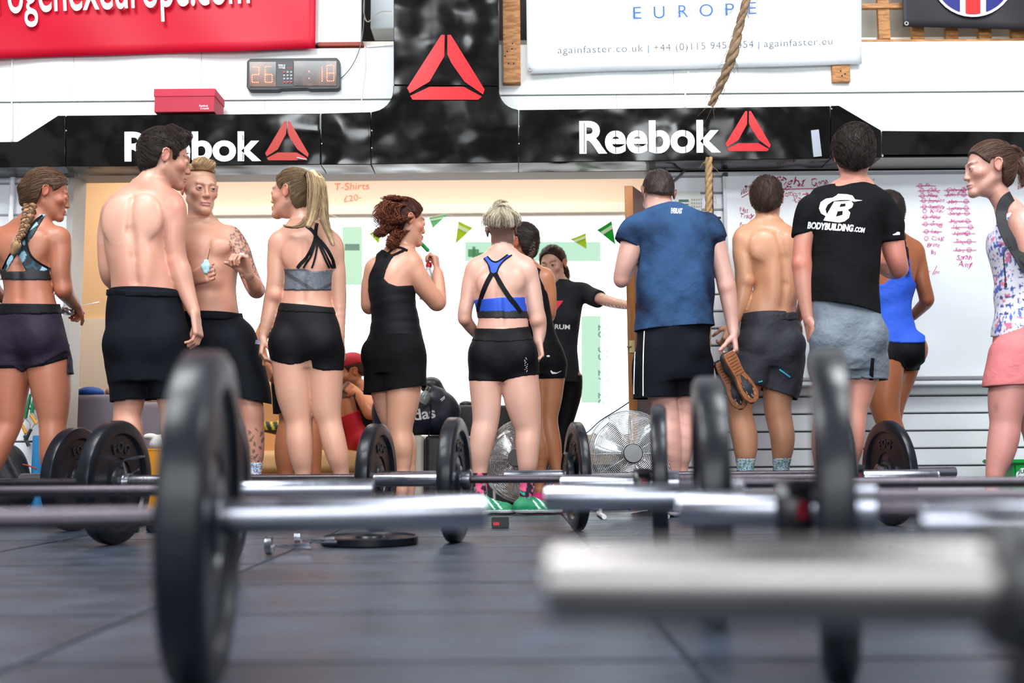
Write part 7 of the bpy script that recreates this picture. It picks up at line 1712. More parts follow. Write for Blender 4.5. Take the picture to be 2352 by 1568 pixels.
i_.arm([(1632, 526, 0, 25), (1642, 560, 0, 23), (1654, 598, 0, 20.5), (1665, 640, 0, 19), (1670, 662, 0, 19), (1676, 700, 0, 17), (1681, 735, 0, 13.5), (1685, 766, -.01, 11)], hand=HAND(to=(1690, 800, -.03), n=(-.8, .2, .1), curl=.85, side=-1, L=1.08, thumb=(.6, .35, .6)), elbow=(1668, 660, -.01, 17))
SI = dict(up=(.08, .08, .1))
i_.leg([(1508, 840, 0, 44), (1516, 890, 0, 34), (1526, 925, 0, 28), (1533, 960, 0, 25.5), (1536, 1000, -.01, 27), (1541, 1040, -.01, 23), (1547, 1080, 0, 14)], (1549, 0, 12), toe=10, shoe=SI)
i_.leg([(1588, 840, .02, 44), (1582, 890, .03, 32), (1576, 925, .03, 26), (1572, 960, .03, 24), (1572, 1000, .02, 24), (1568, 1040, .02, 20), (1565, 1080, .03, 13)], (1567, .03, 11), toe=-14, shoe=SI)
def colI(s, V, u, v, col, mix):
    w = (v > 915)*np.clip(noise3(V, 60, 4)+.4, 0, 1); return mix(col, hexc(150, 100, 86), w*.3)
oI = i_.build(colI)
m_nt = mat('navy_cotton', hexc(48, 78, 116), rough=.85, spec=.2, bump=.022, bscale=8, col2=hexc(20, 28, 50), c2scale=3.4, c2pos=(.44, .62), bdetail=5)
TW = [(466, 1500, 1556, .06, .035), (474, 1488, 1578, .08, .03), (482, 1474, 1600, .09, .02), (496, 1464, 1630, .105, .01), (530, 1465, 1640, .125, 0), (600, 1465, 1641, .13, 0), (650, 1464, 1640, .13, 0), (700, 1461, 1639, .13, 0), (745, 1461, 1643, .135, 0), (790, 1461, 1643, .135, 0)]
g = [([i_.trunk(TW)], None, 0, 0), ([Clip(chain([i_.p4(q_) for q_ in ((1470, 512, .0, 26), (1456, 528, .0, 28), (1442, 552, .0, 30), (1436, 590, .0, 31))]), i_.pt(1442, 563), i_.pt(1436, 582)-i_.pt(1452, 548))], i_.pt(1470, 515), .06, .10), ([Clip(chain([i_.p4(q_) for q_ in ((1624, 512, .0, 26), (1632, 530, .0, 27), (1641, 552, .0, 27), (1650, 590, .0, 27))]), i_.pt(1641, 549), i_.pt(1650, 582)-i_.pt(1636, 540))], i_.pt(1625, 515), .06, .10)]
i_.loose('t_shirt', g, [(i_.pt(1520, 470, .02), (0, .05, 1), .11), (i_.pt(1552, 754, 0), (0.06, 0, -1), .4)], m_nt, wrap=i_.yoke(), h=.007, wr=lambda x, y, z: wavy(.005, (9, 6, 13), 21)(x, y, z)*np.clip(1.7-(z-.75)*1.0, .35, 1.2))
UV, Fs = text_px('EVERLAST', 1541, 489, 1567, 490, 12, bold=.03); i_.decal('neck_lettering', UV, Fs, m_pw)
g = [([i_.trunk([(735, 1464, 1632, .125, 0), (800, 1462, 1628, .13, 0), (860, 1458, 1624, .13, 0), (875, 1458, 1624, .12, 0)])]+legcone(i_, [(1508, 830, 0, 50), (1506, 880, 0, 48), (1504, 960, 0, 47)])+legcone(i_, [(1590, 830, .02, 46), (1588, 890, .02, 43), (1584, 980, .03, 41)]), None, 0, 0)]
i_.loose('shorts', g, [(i_.pt(1550, 742), (0, 0, 1), .5), (i_.pt(1504, 914, 0), (.03, 0, -1), .14), (i_.pt(1586, 932, .03), (0, 0, -1), .12)], m_nvs, wrap=i_.seat(), wr=wavy(.003, (9, 6, 12), 31))
i_.ribbon('piping', [[(1480, 760), (1478, 800), (1477, 850), (1477, 909)], [(1463, 765), (1458, 820), (1456, 880), (1456, 905)]], 2.2, m_pw)
ic = hexc(52, 40, 36)
i_.hair_cap('hair', [(-.2, -.06), (-.07, -.055), (-.035, -.03), (-.03, .0), (-.02, .030), (.01, .034), (.035, .03), (.06, .05), (.12, .1)], .003, col=ic, col2=hexc(96, 78, 70), n=500, comb=lambda q: arr(-q[0], -.6, -1), slen=.02, sr=.001, lift=.002, grow=(.003, .003, .003))
t = thing('pair_of_shoes', 'pair of black training shoes with brown rubber soles hanging from the navy shirt man\'s hand', 'shoes', i_.pt(1690, 880, -.05))
def held_shoe(p0, p1, roll, nm, dy):
    """p0 heel, p1 toe in the picture"""
    A = i_.pt(*p0, dy); B = i_.pt(*p1, dy+.02); ax = B-A; L = np.linalg.norm(ax); ax /= L; n = arr(math.sin(roll)*.55, -1, .15); n -= ax*(n@ax); n /= np.linalg.norm(n); l = np.cross(ax, n)
    Wd = lambda a_, b_, c_: A+ax*a_*L+l*b_+n*c_
    up = [Cap(Wd(.08, 0, -.035), Wd(.25, 0, -.045), .034, .036, k=.02), Cap(Wd(.25, 0, -.03), Wd(.72, 0, -.018), .038, .036, k=.02), Cap(Wd(.72, 0, -.014), Wd(.95, .004, -.010), .036, .022, k=.02)]
    V, Q = mesh_regions([(up, None, 0, 0)], .006); o = link('upper', mesh_np('upper', V, Q), mat('knit_black', (.02, .022, .028), rough=.7), t)
    ol = [(-.02, .026), (.03, .034), (.15, .037), (.3, .034), (.45, .033), (.6, .041), (.75, .047), (.88, .044), (.98, .028), (1.02, .0)]
    pts = [Wd(a_, b_, .012) for a_, b_ in ol]+[Wd(a_, -b_*(.9 if .25 < a_ < .6 else 1), .012) for a_, b_ in ol[::-1][1:]]
    mb = MB(); mb.prism(pts, -n*.022); so = mb.build('gum_sole', mat('gum_rubber', hexc(150, 92, 54), rough=.5, var=.25, vscale=30, bump=.0015, bscale=180), t, bevel=.004)
    for a_, b_ in [(x, y) for x in (.60, .69, .78, .87) for y in (-.02, 0, .02)]:
        mb = MB(); mb.tube([Wd(a_-.032, b_, .0135), Wd(a_+.028, b_, .0135)], .0045, n=6, flat=.5); mb.build('tread_bar', mat('gum_pale', hexc(206, 168, 132), rough=.5) if a_ > .65 else mat('gum_dark', hexc(120, 66, 38), rough=.5), so)
    for k_ in range(7):
        mb = MB(); mb.tube([Wd(.06+.06*k_, -.026, .0132), Wd(.06+.06*k_, .026, .0132)], .0018, n=5); mb.build('tread_rib', mat('gum_dark', hexc(120, 66, 38), rough=.5), so)
held_shoe((1672, 812), (1732, 922), .5, 'a', -.10); held_shoe((1655, 832), (1706, 936), -.1, 'b', -.01)

# ---- J: bare-backed younger man
j_ = Person('younger bare-backed man in dark grey shorts with a blue slash and leaf-print socks', 427, yaw=-6, skin=hexc(228, 178, 144))
j_.torso([(512, 1738, 1784, .05, 0), (522, 1716, 1804, .065, 0), (534, 1698, 1822, .08, 0), (550, 1692, 1834, .10, 0), (580, 1708, 1840, .115, 0), (620, 1730, 1838, .115, 0), (660, 1734, 1834, .105, 0), (700, 1716, 1828, .105, .0), (730, 1708, 1824, .11, 0), (765, 1704, 1832, .12, 0), (800, 1702, 1834, .12, 0), (840, 1715, 1826, .08, 0)], glute=.095, gv=(1768, 795, .08), gy=.05)
j_.spine([(1778, 545), (1790, 600), (1792, 660), (1786, 712)], .013)
j_.bump(1735, 570, .045, .07, .005, rot=-12); j_.bump(1808, 572, .045, .07, .005, rot=12); j_.bump(1768, 660, .022, .07, .002); j_.bump(1808, 660, .022, .07, .002)
j_.neck((1762, 520, 0, 25), (1762, 480, .0, 23), [((1760, 514, 0, 19), (1708, 536, 0, 18)), ((1764, 514, 0, 19), (1816, 540, 0, 18))])
j_.head(1762, 462, .01, yaw=-18, pitch=10, roll=-2, size=1.02, fine=.004)
j_.arm([(1708, 554, 0, 23), (1708, 580, 0, 24), (1711, 610, 0, 22.5), (1710, 640, 0, 20), (1708, 655, .0, 19), (1702, 690, .0, 17), (1693, 720, .0, 13), (1686, 745, .0, 10.5)], hand=HAND(to=(1676, 772, .0), n=(-.3, .8, 0), curl=.7, side=-1), elbow=(1716, 645, -.02, 16))
j_.arm([(1820, 560, 0, 22), (1834, 600, 0, 20), (1845, 650, .02, 18), (1850, 685, .04, 16), (1842, 712, .12, 13), (1828, 735, .18, 10)], hand=HAND(to=(1815, 748, .24), n=(0, .4, -1), curl=.8, side=-1))
def patJ(V, c_):
    n = np.sin(V[:, 0]*210+2.5*np.sin(V[:, 2]*160))+np.sin(V[:, 2]*240+2*np.sin(V[:, 0]*110)); return np.where((n > .7)[:, None], arr(*hexc(84, 140, 110)), np.where((n < -.8)[:, None], arr(*hexc(120, 150, 190)), c_))
SJ = dict(up=hexc(236, 96, 84), sole=(.8, .8, .8), high=.06, accent=hexc(60, 70, 90)); skj = dict(top=.29, base=.09, col=hexc(196, 214, 216), pat=patJ)
j_.leg([(1722, 830, 0, 46), (1712, 880, 0, 36), (1700, 915, 0, 29), (1698, 940, 0, 27), (1702, 970, .0, 27), (1710, 1003, -.02, 28), (1712, 1035, -.02, 24), (1712, 1056, -.01, 19)], (1712, 0, 13), toe=8, shoe=SJ, sock=skj)
j_.leg([(1796, 830, 0, 46), (1790, 880, 0, 36), (1786, 915, 0, 30), (1786, 940, 0, 28), (1790, 965, 0, 27), (1797, 1000, -.02, 26), (1797, 1032, -.02, 22.5), (1795, 1056, -.01, 18)], (1793, 0, 12.5), toe=-14, shoe=SJ, sock=skj)
oJ = j_.build()
m_gs = mat('dark_grey_nylon', hexc(54, 54, 62), rough=.6, spec=.3, bump=.016, bscale=10)
g = [([j_.trunk([(716, 1706, 1824, .115, 0), (745, 1702, 1834, .13, 0), (790, 1699, 1838, .14, 0), (830, 1698, 1838, .135, 0), (845, 1700, 1836, .12, 0)])]+legcone(j_, [(1738, 820, 0, 46), (1722, 870, 0, 43), (1700, 925, 0, 38), (1692, 950, 0, 36)])+legcone(j_, [(1798, 820, 0, 46), (1794, 865, 0, 42), (1786, 915, 0, 36), (1783, 950, 0, 34)]), None, 0, 0)]
j_.loose('shorts', g, [(j_.pt(1765, 720), (0, 0, 1), .5), (j_.pt(1702, 908, 0), (-.1, 0, -1), .12), (j_.pt(1785, 904, 0), (-.34, 0, -1), .115)], m_gs, wrap=j_.seat(), wr=wavy(.005, (9, 7, 15), 41))
j_.skin_wear('waistband', [[(1690, 719), (1840, 717), (1840, 734), (1690, 738)]], mat('elastic_dark', (.03, .03, .035), rough=.7, bump=.006, bscale=60), off=.012, groups=[(j_.core, None, 0, 0)], wr=wavy(.002, (80, 3, 3), 3))
j_.ribbon('blue_slash', [[(1790, 848), (1803, 857), (1815, 866)]], 3.4, mat('sky_blue', hexc(60, 190, 226), rough=.5)); j_.ribbon('blue_slash', [[(1742, 877), (1748, 876), (1751, 874)]], 3, mat('sky_blue'))
jc = hexc(58, 40, 32)
j_.hair_cap('hair', HL_SHORT, .011, col=jc, col2=hexc(112, 84, 66), n=800, comb=lambda q: arr(q[0]*1, -.5, -1.2+q[2]*8), slen=.035, sr=.0012, lift=.008, extra=[('e', (0, .01, .105), (.05, .06, .028))])

# ---- K: man in the black printed t-shirt
k_ = Person('tall dark-haired man in black t-shirt with big white back print and grey shorts', 489, yaw=-4, skin=hexc(222, 166, 148))
k_.torso([(424, 1930, 1990, .055, 0), (440, 1905, 2010, .08, 0), (470, 1868, 2036, .11, 0), (540, 1870, 2012, .12, 0), (620, 1870, 2008, .11, 0), (680, 1876, 2000, .095, 0), (720, 1874, 2004, .095, 0), (760, 1868, 2010, .115, 0), (820, 1872, 2014, .12, 0), (860, 1890, 2000, .08, 0)], glute=.10, gv=(1942, 780, .08), gy=.04)
k_.neck((1962, 432, 0, 29), (1961, 392, .0, 27), [((1958, 424, 0, 22), (1885, 452, 0, 20)), ((1966, 424, 0, 22), (2020, 460, 0, 22))])
k_.head(1960, 358, .0, yaw=-10, pitch=4, roll=0, size=1.08, fine=.004)
k_.arm([(1862, 480, 0, 28), (1852, 520, 0, 24), (1844, 560, 0, 20), (1842, 595, 0, 20), (1843, 618, 0, 21), (1846, 655, 0, 19), (1851, 695, 0, 15), (1857, 735, .0, 11.5)], hand=HAND(to=(1866, 775, .01), n=(.9, .2, 0), curl=.5, side=1, L=1.08), elbow=(1838, 606, -.01, 17))
k_.arm([(2036, 496, 0, 28), (2046, 530, 0, 25), (2052, 570, 0, 24), (2060, 600, .0, 21), (2064, 618, .03, 19), (2050, 622, .12, 18), (2030, 615, .20, 15), (2012, 606, .28, 12)], hand=HAND(to=(1995, 598, .34), n=(0, .4, .8), curl=.8, side=1), elbow=(2064, 618, .02, 18))
SK = dict(up=(.15, .16, .18))
k_.leg([(1908, 830, 0, 46), (1904, 880, 0, 35), (1902, 920, 0, 30), (1901, 950, 0, 27), (1896, 990, -.01, 28), (1892, 1030, -.01, 25), (1888, 1075, 0, 16)], (1886, 0, 13), toe=10, shoe=SK)
k_.leg([(1980, 830, 0, 48), (1972, 880, 0, 36), (1966, 915, 0, 31), (1960, 945, 0, 28), (1957, 985, -.01, 27), (1957, 1025, -.01, 23), (1955, 1065, 0, 15)], (1953, 0, 13), toe=-12, shoe=SK)
def colK(s, V, u, v, col, mix):
    return mix(col, s.skin*arr(.98, .58, .55), .55*np.exp(-((v-590)/38)**4))
oK = k_.build(colK)
m_bt = mat('black_tee', (.006, .006, .007), rough=.85, spec=.12, bump=.016, bscale=9)
TW = [(424, 1928, 1992, .065, 0), (434, 1902, 2012, .08, 0), (446, 1872, 2036, .095, 0), (470, 1858, 2048, .115, 0), (540, 1861, 2022, .13, 0), (600, 1860, 2018, .13, 0), (650, 1857, 2016, .13, 0), (700, 1855, 2018, .135, 0), (740, 1855, 2020, .135, 0)]
g = [([k_.trunk(TW)], None, 0, 0), ([Clip(chain([k_.p4(q_) for q_ in ((1872, 474, 0, 27), (1858, 498, 0, 25), (1846, 530, 0, 21.5), (1840, 565, 0, 20))]), k_.pt(1843, 539), (.05, 0, -1))], k_.pt(1872, 476), .06, .10), ([Clip(chain([k_.p4(q_) for q_ in ((2028, 482, 0, 30), (2036, 505, 0, 28), (2044, 540, 0, 27), (2050, 585, 0, 27))]), k_.pt(2046, 556), (.05, 0, -1))], k_.pt(2028, 484), .06, .10)]
k_.loose('t_shirt', g, [(k_.pt(1962, 427, 0), (0, .12, 1), .12), (k_.pt(1937, 709, 0), (-.23, 0, -1), .4)], m_bt, wrap=k_.yoke(), h=.007, wr=lambda x, y, z: wavy(.005, (9, 6, 12), 51)(x, y, z)*np.clip(1.8-(z-.75)*1.4, .25, 1.2))
# round-headed B emblem and lettering on the back
hat = [(1921, 449), (1925, 445), (1945, 446), (1958, 449), (1964, 458), (1981, 460), (1962, 463), (1950, 459), (1930, 459), (1912, 462), (1901, 470), (1896, 480), (1898, 489), (1904, 494), (1896, 496), (1886, 490), (1881, 478), (1885, 464), (1897, 456), (1912, 454)]
Bo = [(1916, 463), (1955, 461), (1960, 468), (1957, 476), (1947, 482), (1953, 488), (1950, 500), (1940, 508), (1928, 511), (1891, 506)]
k_.decal('print_swoosh', *poly_px(hat), m_pw, sub=10); k_.decal('print_b', *poly_px(Bo), m_pw, sub=10)
k_.decal('print_hole', *poly_px([(1931, 468), (1942, 467), (1942, 473), (1928, 475)]), m_bt, sub=8, off=.005); k_.decal('print_hole', *poly_px([(1924, 485), (1936, 484), (1935, 493), (1920, 497)]), m_bt, sub=8, off=.005)
UV, Fs = text_px('BODYBUILDING', 1854, 524, 1960, 531, 15, bold=.05, shear=.15); k_.decal('back_lettering', UV, Fs, m_pw, sub=14)
UV, Fs = text_px('.COM', 1961, 531, 1986, 534, 11, bold=.05, shear=.15); k_.decal('back_lettering', UV, Fs, m_pw, sub=14)
k_.decal('sleeve_mark', *poly_px([(2050, 538), (2056, 536), (2061, 532), (2067, 533), (2067, 539), (2052, 540)]), m_pw)
m_gn = mat('grey_nylon', hexc(106, 116, 126), rough=.55, spec=.35, bump=.028, bscale=9)
g = [([k_.trunk([(655, 1868, 2004, .108, 0), (680, 1867, 2005, .112, 0), (705, 1864, 2009, .115, 0), (735, 1860, 2018, .13, 0), (780, 1863, 2024, .14, 0), (830, 1866, 2028, .135, 0), (850, 1868, 2028, .12, 0)])]+legcone(k_, [(1912, 820, 0, 48), (1912, 870, 0, 44), (1910, 920, 0, 41)])+legcone(k_, [(1982, 810, 0, 48), (1984, 860, 0, 46), (1984, 930, 0, 44)]), None, 0, 0)]
k_.loose('shorts', g, [(k_.pt(1937, 672), (0, 0, 1), .5), (k_.pt(1910, 872, 0), (0, 0, -1), .125), (k_.pt(1984, 873, 0), (0, 0, -1), .125)], m_gn, wrap=k_.seat(), wr=wavy(.008, (8, 7, 11), 61))
k_.ribbon('side_slit', [[(2004, 822), (2002, 850), (2001, 873)]], 9, m_ath_b, off=.003)
kc = hexc(30, 22, 20)
k_.hair_cap('hair', HL_SHORT, .014, col=kc, col2=hexc(84, 64, 58), n=900, comb=lambda q: arr(q[0]*2+.4*math.sin(q[2]*60), -.4, -1.0+q[2]*7), slen=.05, sr=.0013, lift=.010, extra=[('e', (.01, .01, .112), (.055, .065, .03)), ('e', (0, -.06, .07), (.062, .05, .05))])

# ---- L: woman in the blue vest behind the black t-shirt man
l_ = Person('tanned woman in royal blue vest with long dark curls behind the printed black t-shirt', 430, yaw=-8, skin=hexc(180, 116, 78), fem=True)
l_.torso([(535, 2020, 2066, .05, 0), (550, 2002, 2086, .065, 0), (566, 1988, 2100, .085, 0), (590, 1980, 2108, .10, 0), (630, 1980, 2104, .115, 0), (670, 1984, 2092, .11, 0), (710, 1986, 2086, .105, 0), (750, 1984, 2094, .11, 0), (790, 1984, 2102, .125, 0), (820, 1986, 2104, .125, 0), (845, 2000, 2092, .07, 0)], glute=.092, gv=(2050, 805, .08), gy=.05)
l_.neck((2043, 548, 0, 22), (2043, 515, 0, 20), [((2040, 542, 0, 17), (1992, 566, 0, 16)), ((2046, 542, 0, 17), (2096, 566, 0, 17))])
l_.head(2036, 494, .0, yaw=10, pitch=8, size=1.0, fine=.0042)
l_.arm([(2100, 582, 0, 21), (2110, 610, 0, 18), (2118, 645, 0, 16), (2126, 675, .01, 15), (2128, 692, .03, 14), (2112, 710, .10, 12), (2094, 728, .16, 9.5)], hand=HAND(to=(2082, 745, .2), n=(-.5, .3, 0), curl=.8, side=-1), elbow=(2129, 690, .01, 13))
l_.arm([(1986, 582, 0, 20), (1978, 620, 0, 17), (1972, 665, 0, 15), (1975, 700, .06, 12), (1990, 725, .14, 10)], hand=HAND(to=(2005, 740, .2), n=(.5, .3, 0), curl=.8, side=1))
SL = dict(up=(.1, .1, .12))
l_.leg([(2030, 820, -.04, 42), (2034, 860, -.05, 37), (2031, 900, -.05, 34.5), (2032, 930, -.05, 31), (2038, 958, -.05, 27), (2050, 990, -.05, 25), (2060, 1020, -.06, 23), (2066, 1060, -.05, 17)], (2070, -.05, 11), toe=10, shoe=SL)
l_.leg([(2078, 820, .06, 34), (2078, 850, .06, 27), (2070, 880, .06, 24), (2062, 905, .05, 22), (2052, 950, .05, 19), (2048, 1000, .05, 18), (2048, 1050, .05, 15)], (2048, .05, 10), toe=-20, shoe=SL)
oL = l_.build()
m_rb = mat('royal_blue', hexc(36, 88, 210), rough=.75, bump=.010, bscale=16)
l_.skin_wear('vest_top', [[(2068, 556), (2080, 556), (2088, 590), (2092, 620), (2096, 640), (2106, 655), (2125, 690), (2125, 786), (2105, 788), (1970, 786), (1970, 660), (2000, 655), (2030, 652), (2045, 640), (2060, 618), (2066, 590)]], m_rb, off=.009, h=.007, groups=[(l_.core, None, 0, 0)], wr=wavy(.003, (8, 6, 30), 71), holes=[])
l_.skin_wear('shorts', [[(1960, 770), (2125, 770), (2125, 850), (2080, 852), (2068, 832), (2050, 826), (2020, 820), (1960, 822)]], m_ath_b, off=.004, h=.007, groups=[l_.groups()[0]]+l_.limbs[2:])
lc, lc2 = hexc(28, 20, 20), hexc(96, 72, 60)
l_.hair_cap('hair', HL_LONG, .012, col=lc, col2=lc2, n=200, comb=lambda q: arr(-q[0]*2, -1, -.6), slen=.07)
for gd in ([(2045, 480, -.06, 14), (2054, 510, -.10, 12), (2062, 545, -.12, 12), (2070, 580, -.12, 12), (2078, 612, -.11, 10), (2080, 640, -.11, 5)],): l_.bundle('dark_curls', gd, n=120, col=lc, col2=lc2, curl=.008, wave=.006, freq=3.5, r=.0030, seg=44, core=False)

# ---- M: woman in the floral top at the right edge
m_ = Person('woman in floral sleeveless top and coral shorts walking in at the right edge', 500, yaw=82, skin=hexc(228, 180, 166), fem=True)
m_.torso([(492, 2298, 2344, .05, 0), (504, 2294, 2368, .07, 0), (520, 2288, 2385, .12, 0), (545, 2279, 2392, .15, 0), (568, 2276, 2392, .155, 0), (600, 2286, 2388, .145, 0), (650, 2295, 2384, .13, 0), (700, 2295, 2388, .13, 0), (740, 2293, 2396, .145, 0), (780, 2290, 2405, .16, 0), (820, 2286, 2405, .155, 0), (850, 2300, 2390, .09, 0)])
m_.neck((2322, 495, 0, 24), (2290, 440, .0, 23), [((2322, 486, 0, 20), (2345, 498, -.1, 20)), ((2322, 486, 0, 20), (2345, 498, .1, 20))])
m_.head(2272, 390, .0, yaw=84, pitch=4, roll=0, size=1.07, brow=(.2, .13, .1), lips=(.6, .3, .3), fine=.0034)
m_.arm([(2348, 512, -.13, 27), (2356, 545, -.15, 24), (2366, 590, -.16, 21), (2374, 640, -.15, 18), (2372, 700, -.14, 14), (2368, 740, -.13, 11)], hand=HAND(to=(2362, 780, -.13), n=(0, 1, 0), curl=.6, side=1))
m_.arm([(2350, 512, .16, 25), (2362, 590, .17, 20), (2370, 660, .16, 16), (2368, 740, .15, 11)], hand=HAND(to=(2362, 780, .14), n=(0, -1, 0), curl=.6, side=-1))
SM = dict(up=hexc(200, 150, 140), sole=(.3, .25, .2))
m_.leg([(2330, 820, -.07, 52), (2322, 880, -.08, 44), (2314, 915, -.08, 39), (2310, 945, -.08, 34), (2309, 972, -.08, 30), (2306, 1000, -.08, 31), (2298, 1040, -.08, 28), (2286, 1085, -.08, 19)], (2276, -.08, 12.5), toe=92, shoe=SM)
m_.leg([(2352, 820, .09, 52), (2362, 900, .09, 40), (2372, 960, .09, 30), (2392, 1030, .09, 28), (2412, 1090, .09, 17)], (2422, .09, 12.5), toe=92, shoe=SM)
def colM(s, V, u, v, col, mix):
    col = mix(col, s.skin*arr(.95, .6, .72), .4*(v > 880)); return mix(col, arr(*hexc(120, 70, 78)), .45*np.exp(-(((u-2288)/7)**2+((v-935)/13)**2)))
oM = m_.build(colM)
def flo(V, u, v):
    c_ = np.tile(arr(*hexc(232, 230, 242)), (len(V), 1)); n1 = noise3(V, 95, 3); n2 = noise3(V, 105, 4); n3 = noise3(V, 60, 6)
    c_ = np.where((n1 > .48)[:, None], arr(*hexc(96, 116, 196)), c_); c_ = np.where(((n2 > .55))[:, None], arr(*hexc(70, 84, 150)), c_); return np.where((n3 > .62)[:, None], arr(*hexc(226, 130, 160)), c_)
m_.skin_wear('floral_top', [[(2300, 490), (2322, 488), (2345, 500), (2430, 520), (2440, 740), (2380, 752), (2330, 760), (2305, 772), (2250, 775), (2240, 560), (2280, 530)]], mat('floral_cotton', rough=.85, vcol=True, bump=.001, bscale=80), off=.010, h=.0055, groups=[(m_.core, None, 0, 0)], col=flo, wr=wavy(.004, (10, 8, 20), 81))
m_co = mat('coral_cotton', hexc(210, 118, 118), rough=.8, bump=.012, bscale=14, var=.1)
g = [([m_.trunk([(735, 2290, 2396, .15, 0), (780, 2283, 2408, .17, 0), (830, 2278, 2410, .165, 0), (850, 2280, 2405, .14, 0)])]+legcone(m_, [(2336, 820, -.07, 56), (2322, 870, -.08, 50), (2314, 930, -.08, 46)])+legcone(m_, [(2356, 820, .09, 54), (2364, 880, .09, 48), (2370, 930, .09, 44)]), None, 0, 0)]
m_.loose('shorts', g, [(m_.pt(2340, 745), (0, 0, 1), .5), (m_.pt(2318, 886, -.08), (.02, 0, -1), .14), (m_.pt(2368, 890, .09), (0, 0, -1), .13)], m_co, wrap=m_.seat(), wr=wavy(.006, (10, 8, 12), 91))
rc, rc2 = hexc(70, 46, 38), hexc(150, 112, 90)
m_.hair_cap('hair', HL_LONG, .010, col=rc, col2=rc2, n=420, comb=lambda q: arr(-q[0]*2, -1.3, .5-q[2]*5), slen=.09, sr=.0012, lift=.003, h=.005)
for gd in ([(2312, 350, 0, 12), (2326, 340, -.01, 13), (2338, 352, 0, 12), (2330, 366, .0, 12), (2318, 358, 0, 10)], [(2335, 365, 0, 10), (2346, 385, -.01, 10), (2350, 410, 0, 8), (2348, 430, 0, 4)]): m_.bundle('bun', gd, n=70, col=rc, col2=rc2, wave=.006, curl=.004, freq=1.8, r=.0018, seg=26)
t = thing('black_rucksack_worn', 'black rucksack with shoulder strap and hanging cord worn over the floral top', 'rucksack', m_.pt(2440, 620)); t.name = 'rucksack'
V, Q = mesh_regions([([Ell(m_.pt(2432, 590), (.085, .14, .21), k=.05), Ell(m_.pt(2455, 640), (.07, .12, .11), k=.05)], None, 0, 0)], .01); link('pack', mesh_np('pack', V, Q), mat('black_nylon'), t)
m_.ribbon('shoulder_strap', [[(2372, 440), (2351, 444), (2325, 450), (2309, 462), (2301, 485), (2304, 515), (2316, 545), (2330, 568), (2345, 592), (2362, 622)]], 25, mat('strap_black', (.010, .010, .012), rough=.7), off=.012, parent=t, thick=.012)
m_.ribbon('shoulder_strap', [[(2318, 545), (2328, 570), (2344, 590), (2358, 604)]], 12, mat('strap_black'), off=.02, parent=t, thick=.006)
mb = MB(); mb.tube(catmull([m_.pt(u, v, -.19) for u, v in ((2322, 566), (2309, 572), (2305, 590), (2308, 620), (2310, 655))], 5), .003, n=8); mb.tube([m_.pt(2310, 650, -.19), m_.pt(2310, 660, -.19)], .006, n=8); mb.build('hanging_cord', mat('strap_black'), t)

# ---- N: man with red cap on the beige sofa
n_ = Person('seated man in red cap and red shorts on the beige sofa, hand at chin', 335, yaw=90, skin=hexc(236, 160, 112), h=.010)
YN = n_.Y
n_.torso([(896, 826, 858, .06, 0), (908, 816, 868, .12, 0), (930, 811, 878, .15, 0), (960, 811, 878, .14, 0), (990, 808, 872, .13, 0), (1015, 802, 866, .14, 0), (1030, 806, 858, .11, 0)])
n_.neck((838, 900, 0, 14), (818, 874, 0, 13), [])
n_.head(806, 856, 0, yaw=112, pitch=14, roll=0, size=1.0, fine=.0045, stubble=.85, brow=(.08, .04, .03))
n_.arm([(846, 918, -.15, 15), (850, 935, -.20, 14), (850, 950, -.22, 13), (838, 930, -.22, 12), (825, 908, -.20, 10), (818, 900, -.18, 8.5)], hand=HAND(to=(800, 890, -.16), n=(-.4, .8, 0), curl=.7, side=1))
n_.arm([(848, 920, .15, 15), (846, 950, .16, 13), (830, 960, .12, 11), (806, 950, .08, 8.5)], hand=HAND(to=(795, 945, .05), n=(0, 0, -1), curl=.6, side=-1))
leg1 = [n_.p4(q_) for q_ in ((836, 1008, -.08, 27), (818, 972, -.09, 24), (800, 930, -.10, 21), (790, 905, -.10, 19), (784, 930, -.10, 17), (780, 965, -.10, 16), (776, 995, -.10, 12), (774, 1012, -.10, 10))]
n_.limbs.append((chain(leg1, k=.012), leg1[0][:3], .05, .1)); n_.shoe(leg1[-1][:3], arr(-1, 0, 0), arr(0, 1, 0), .26, up=(.04, .04, .04)) if False else None
leg2 = [n_.p4(q_) for q_ in ((836, 1015, .10, 26), (800, 998, .10, 23), (760, 975, .06, 19), (720, 975, .02, 16), (680, 978, -.02, 13), (655, 980, -.05, 10))]
n_.limbs.append((chain(leg2, k=.012), leg2[0][:3], .05, .1))
oN = n_.build()
g = [([n_.trunk([(895, 822, 862, .08, 0), (906, 812, 872, .14, 0), (930, 806, 884, .17, 0), (970, 806, 884, .16, 0), (1010, 800, 874, .16, 0), (1030, 800, 868, .16, 0)])], None, 0, 0), ([Clip(chain([n_.p4(q_) for q_ in ((848, 915, -.13, 17), (850, 930, -.17, 17), (851, 945, -.2, 16), (851, 955, -.2, 15))]), n_.pt(851, 944, -.2), (0, 0, -1))], n_.pt(848, 915, -.13), .05, .08)]
n_.loose('t_shirt', g, [(n_.pt(840, 899), (0, 0, 1), .1), (n_.pt(836, 1018), (0, 0, -1), .3)], m_char, h=.01, wr=wavy(.003, (12, 8, 16), 5))
g = [([Ell(n_.pt(838, 1008, 0), (.14, .19, .12), k=.05)]+chain([n_.p4(q_) for q_ in ((836, 1008, -.08, 31), (815, 968, -.09, 30), (802, 935, -.10, 29))])+chain([n_.p4(q_) for q_ in ((836, 1010, .1, 30), (800, 995, .1, 29), (770, 985, .08, 27))]), None, 0, 0)]
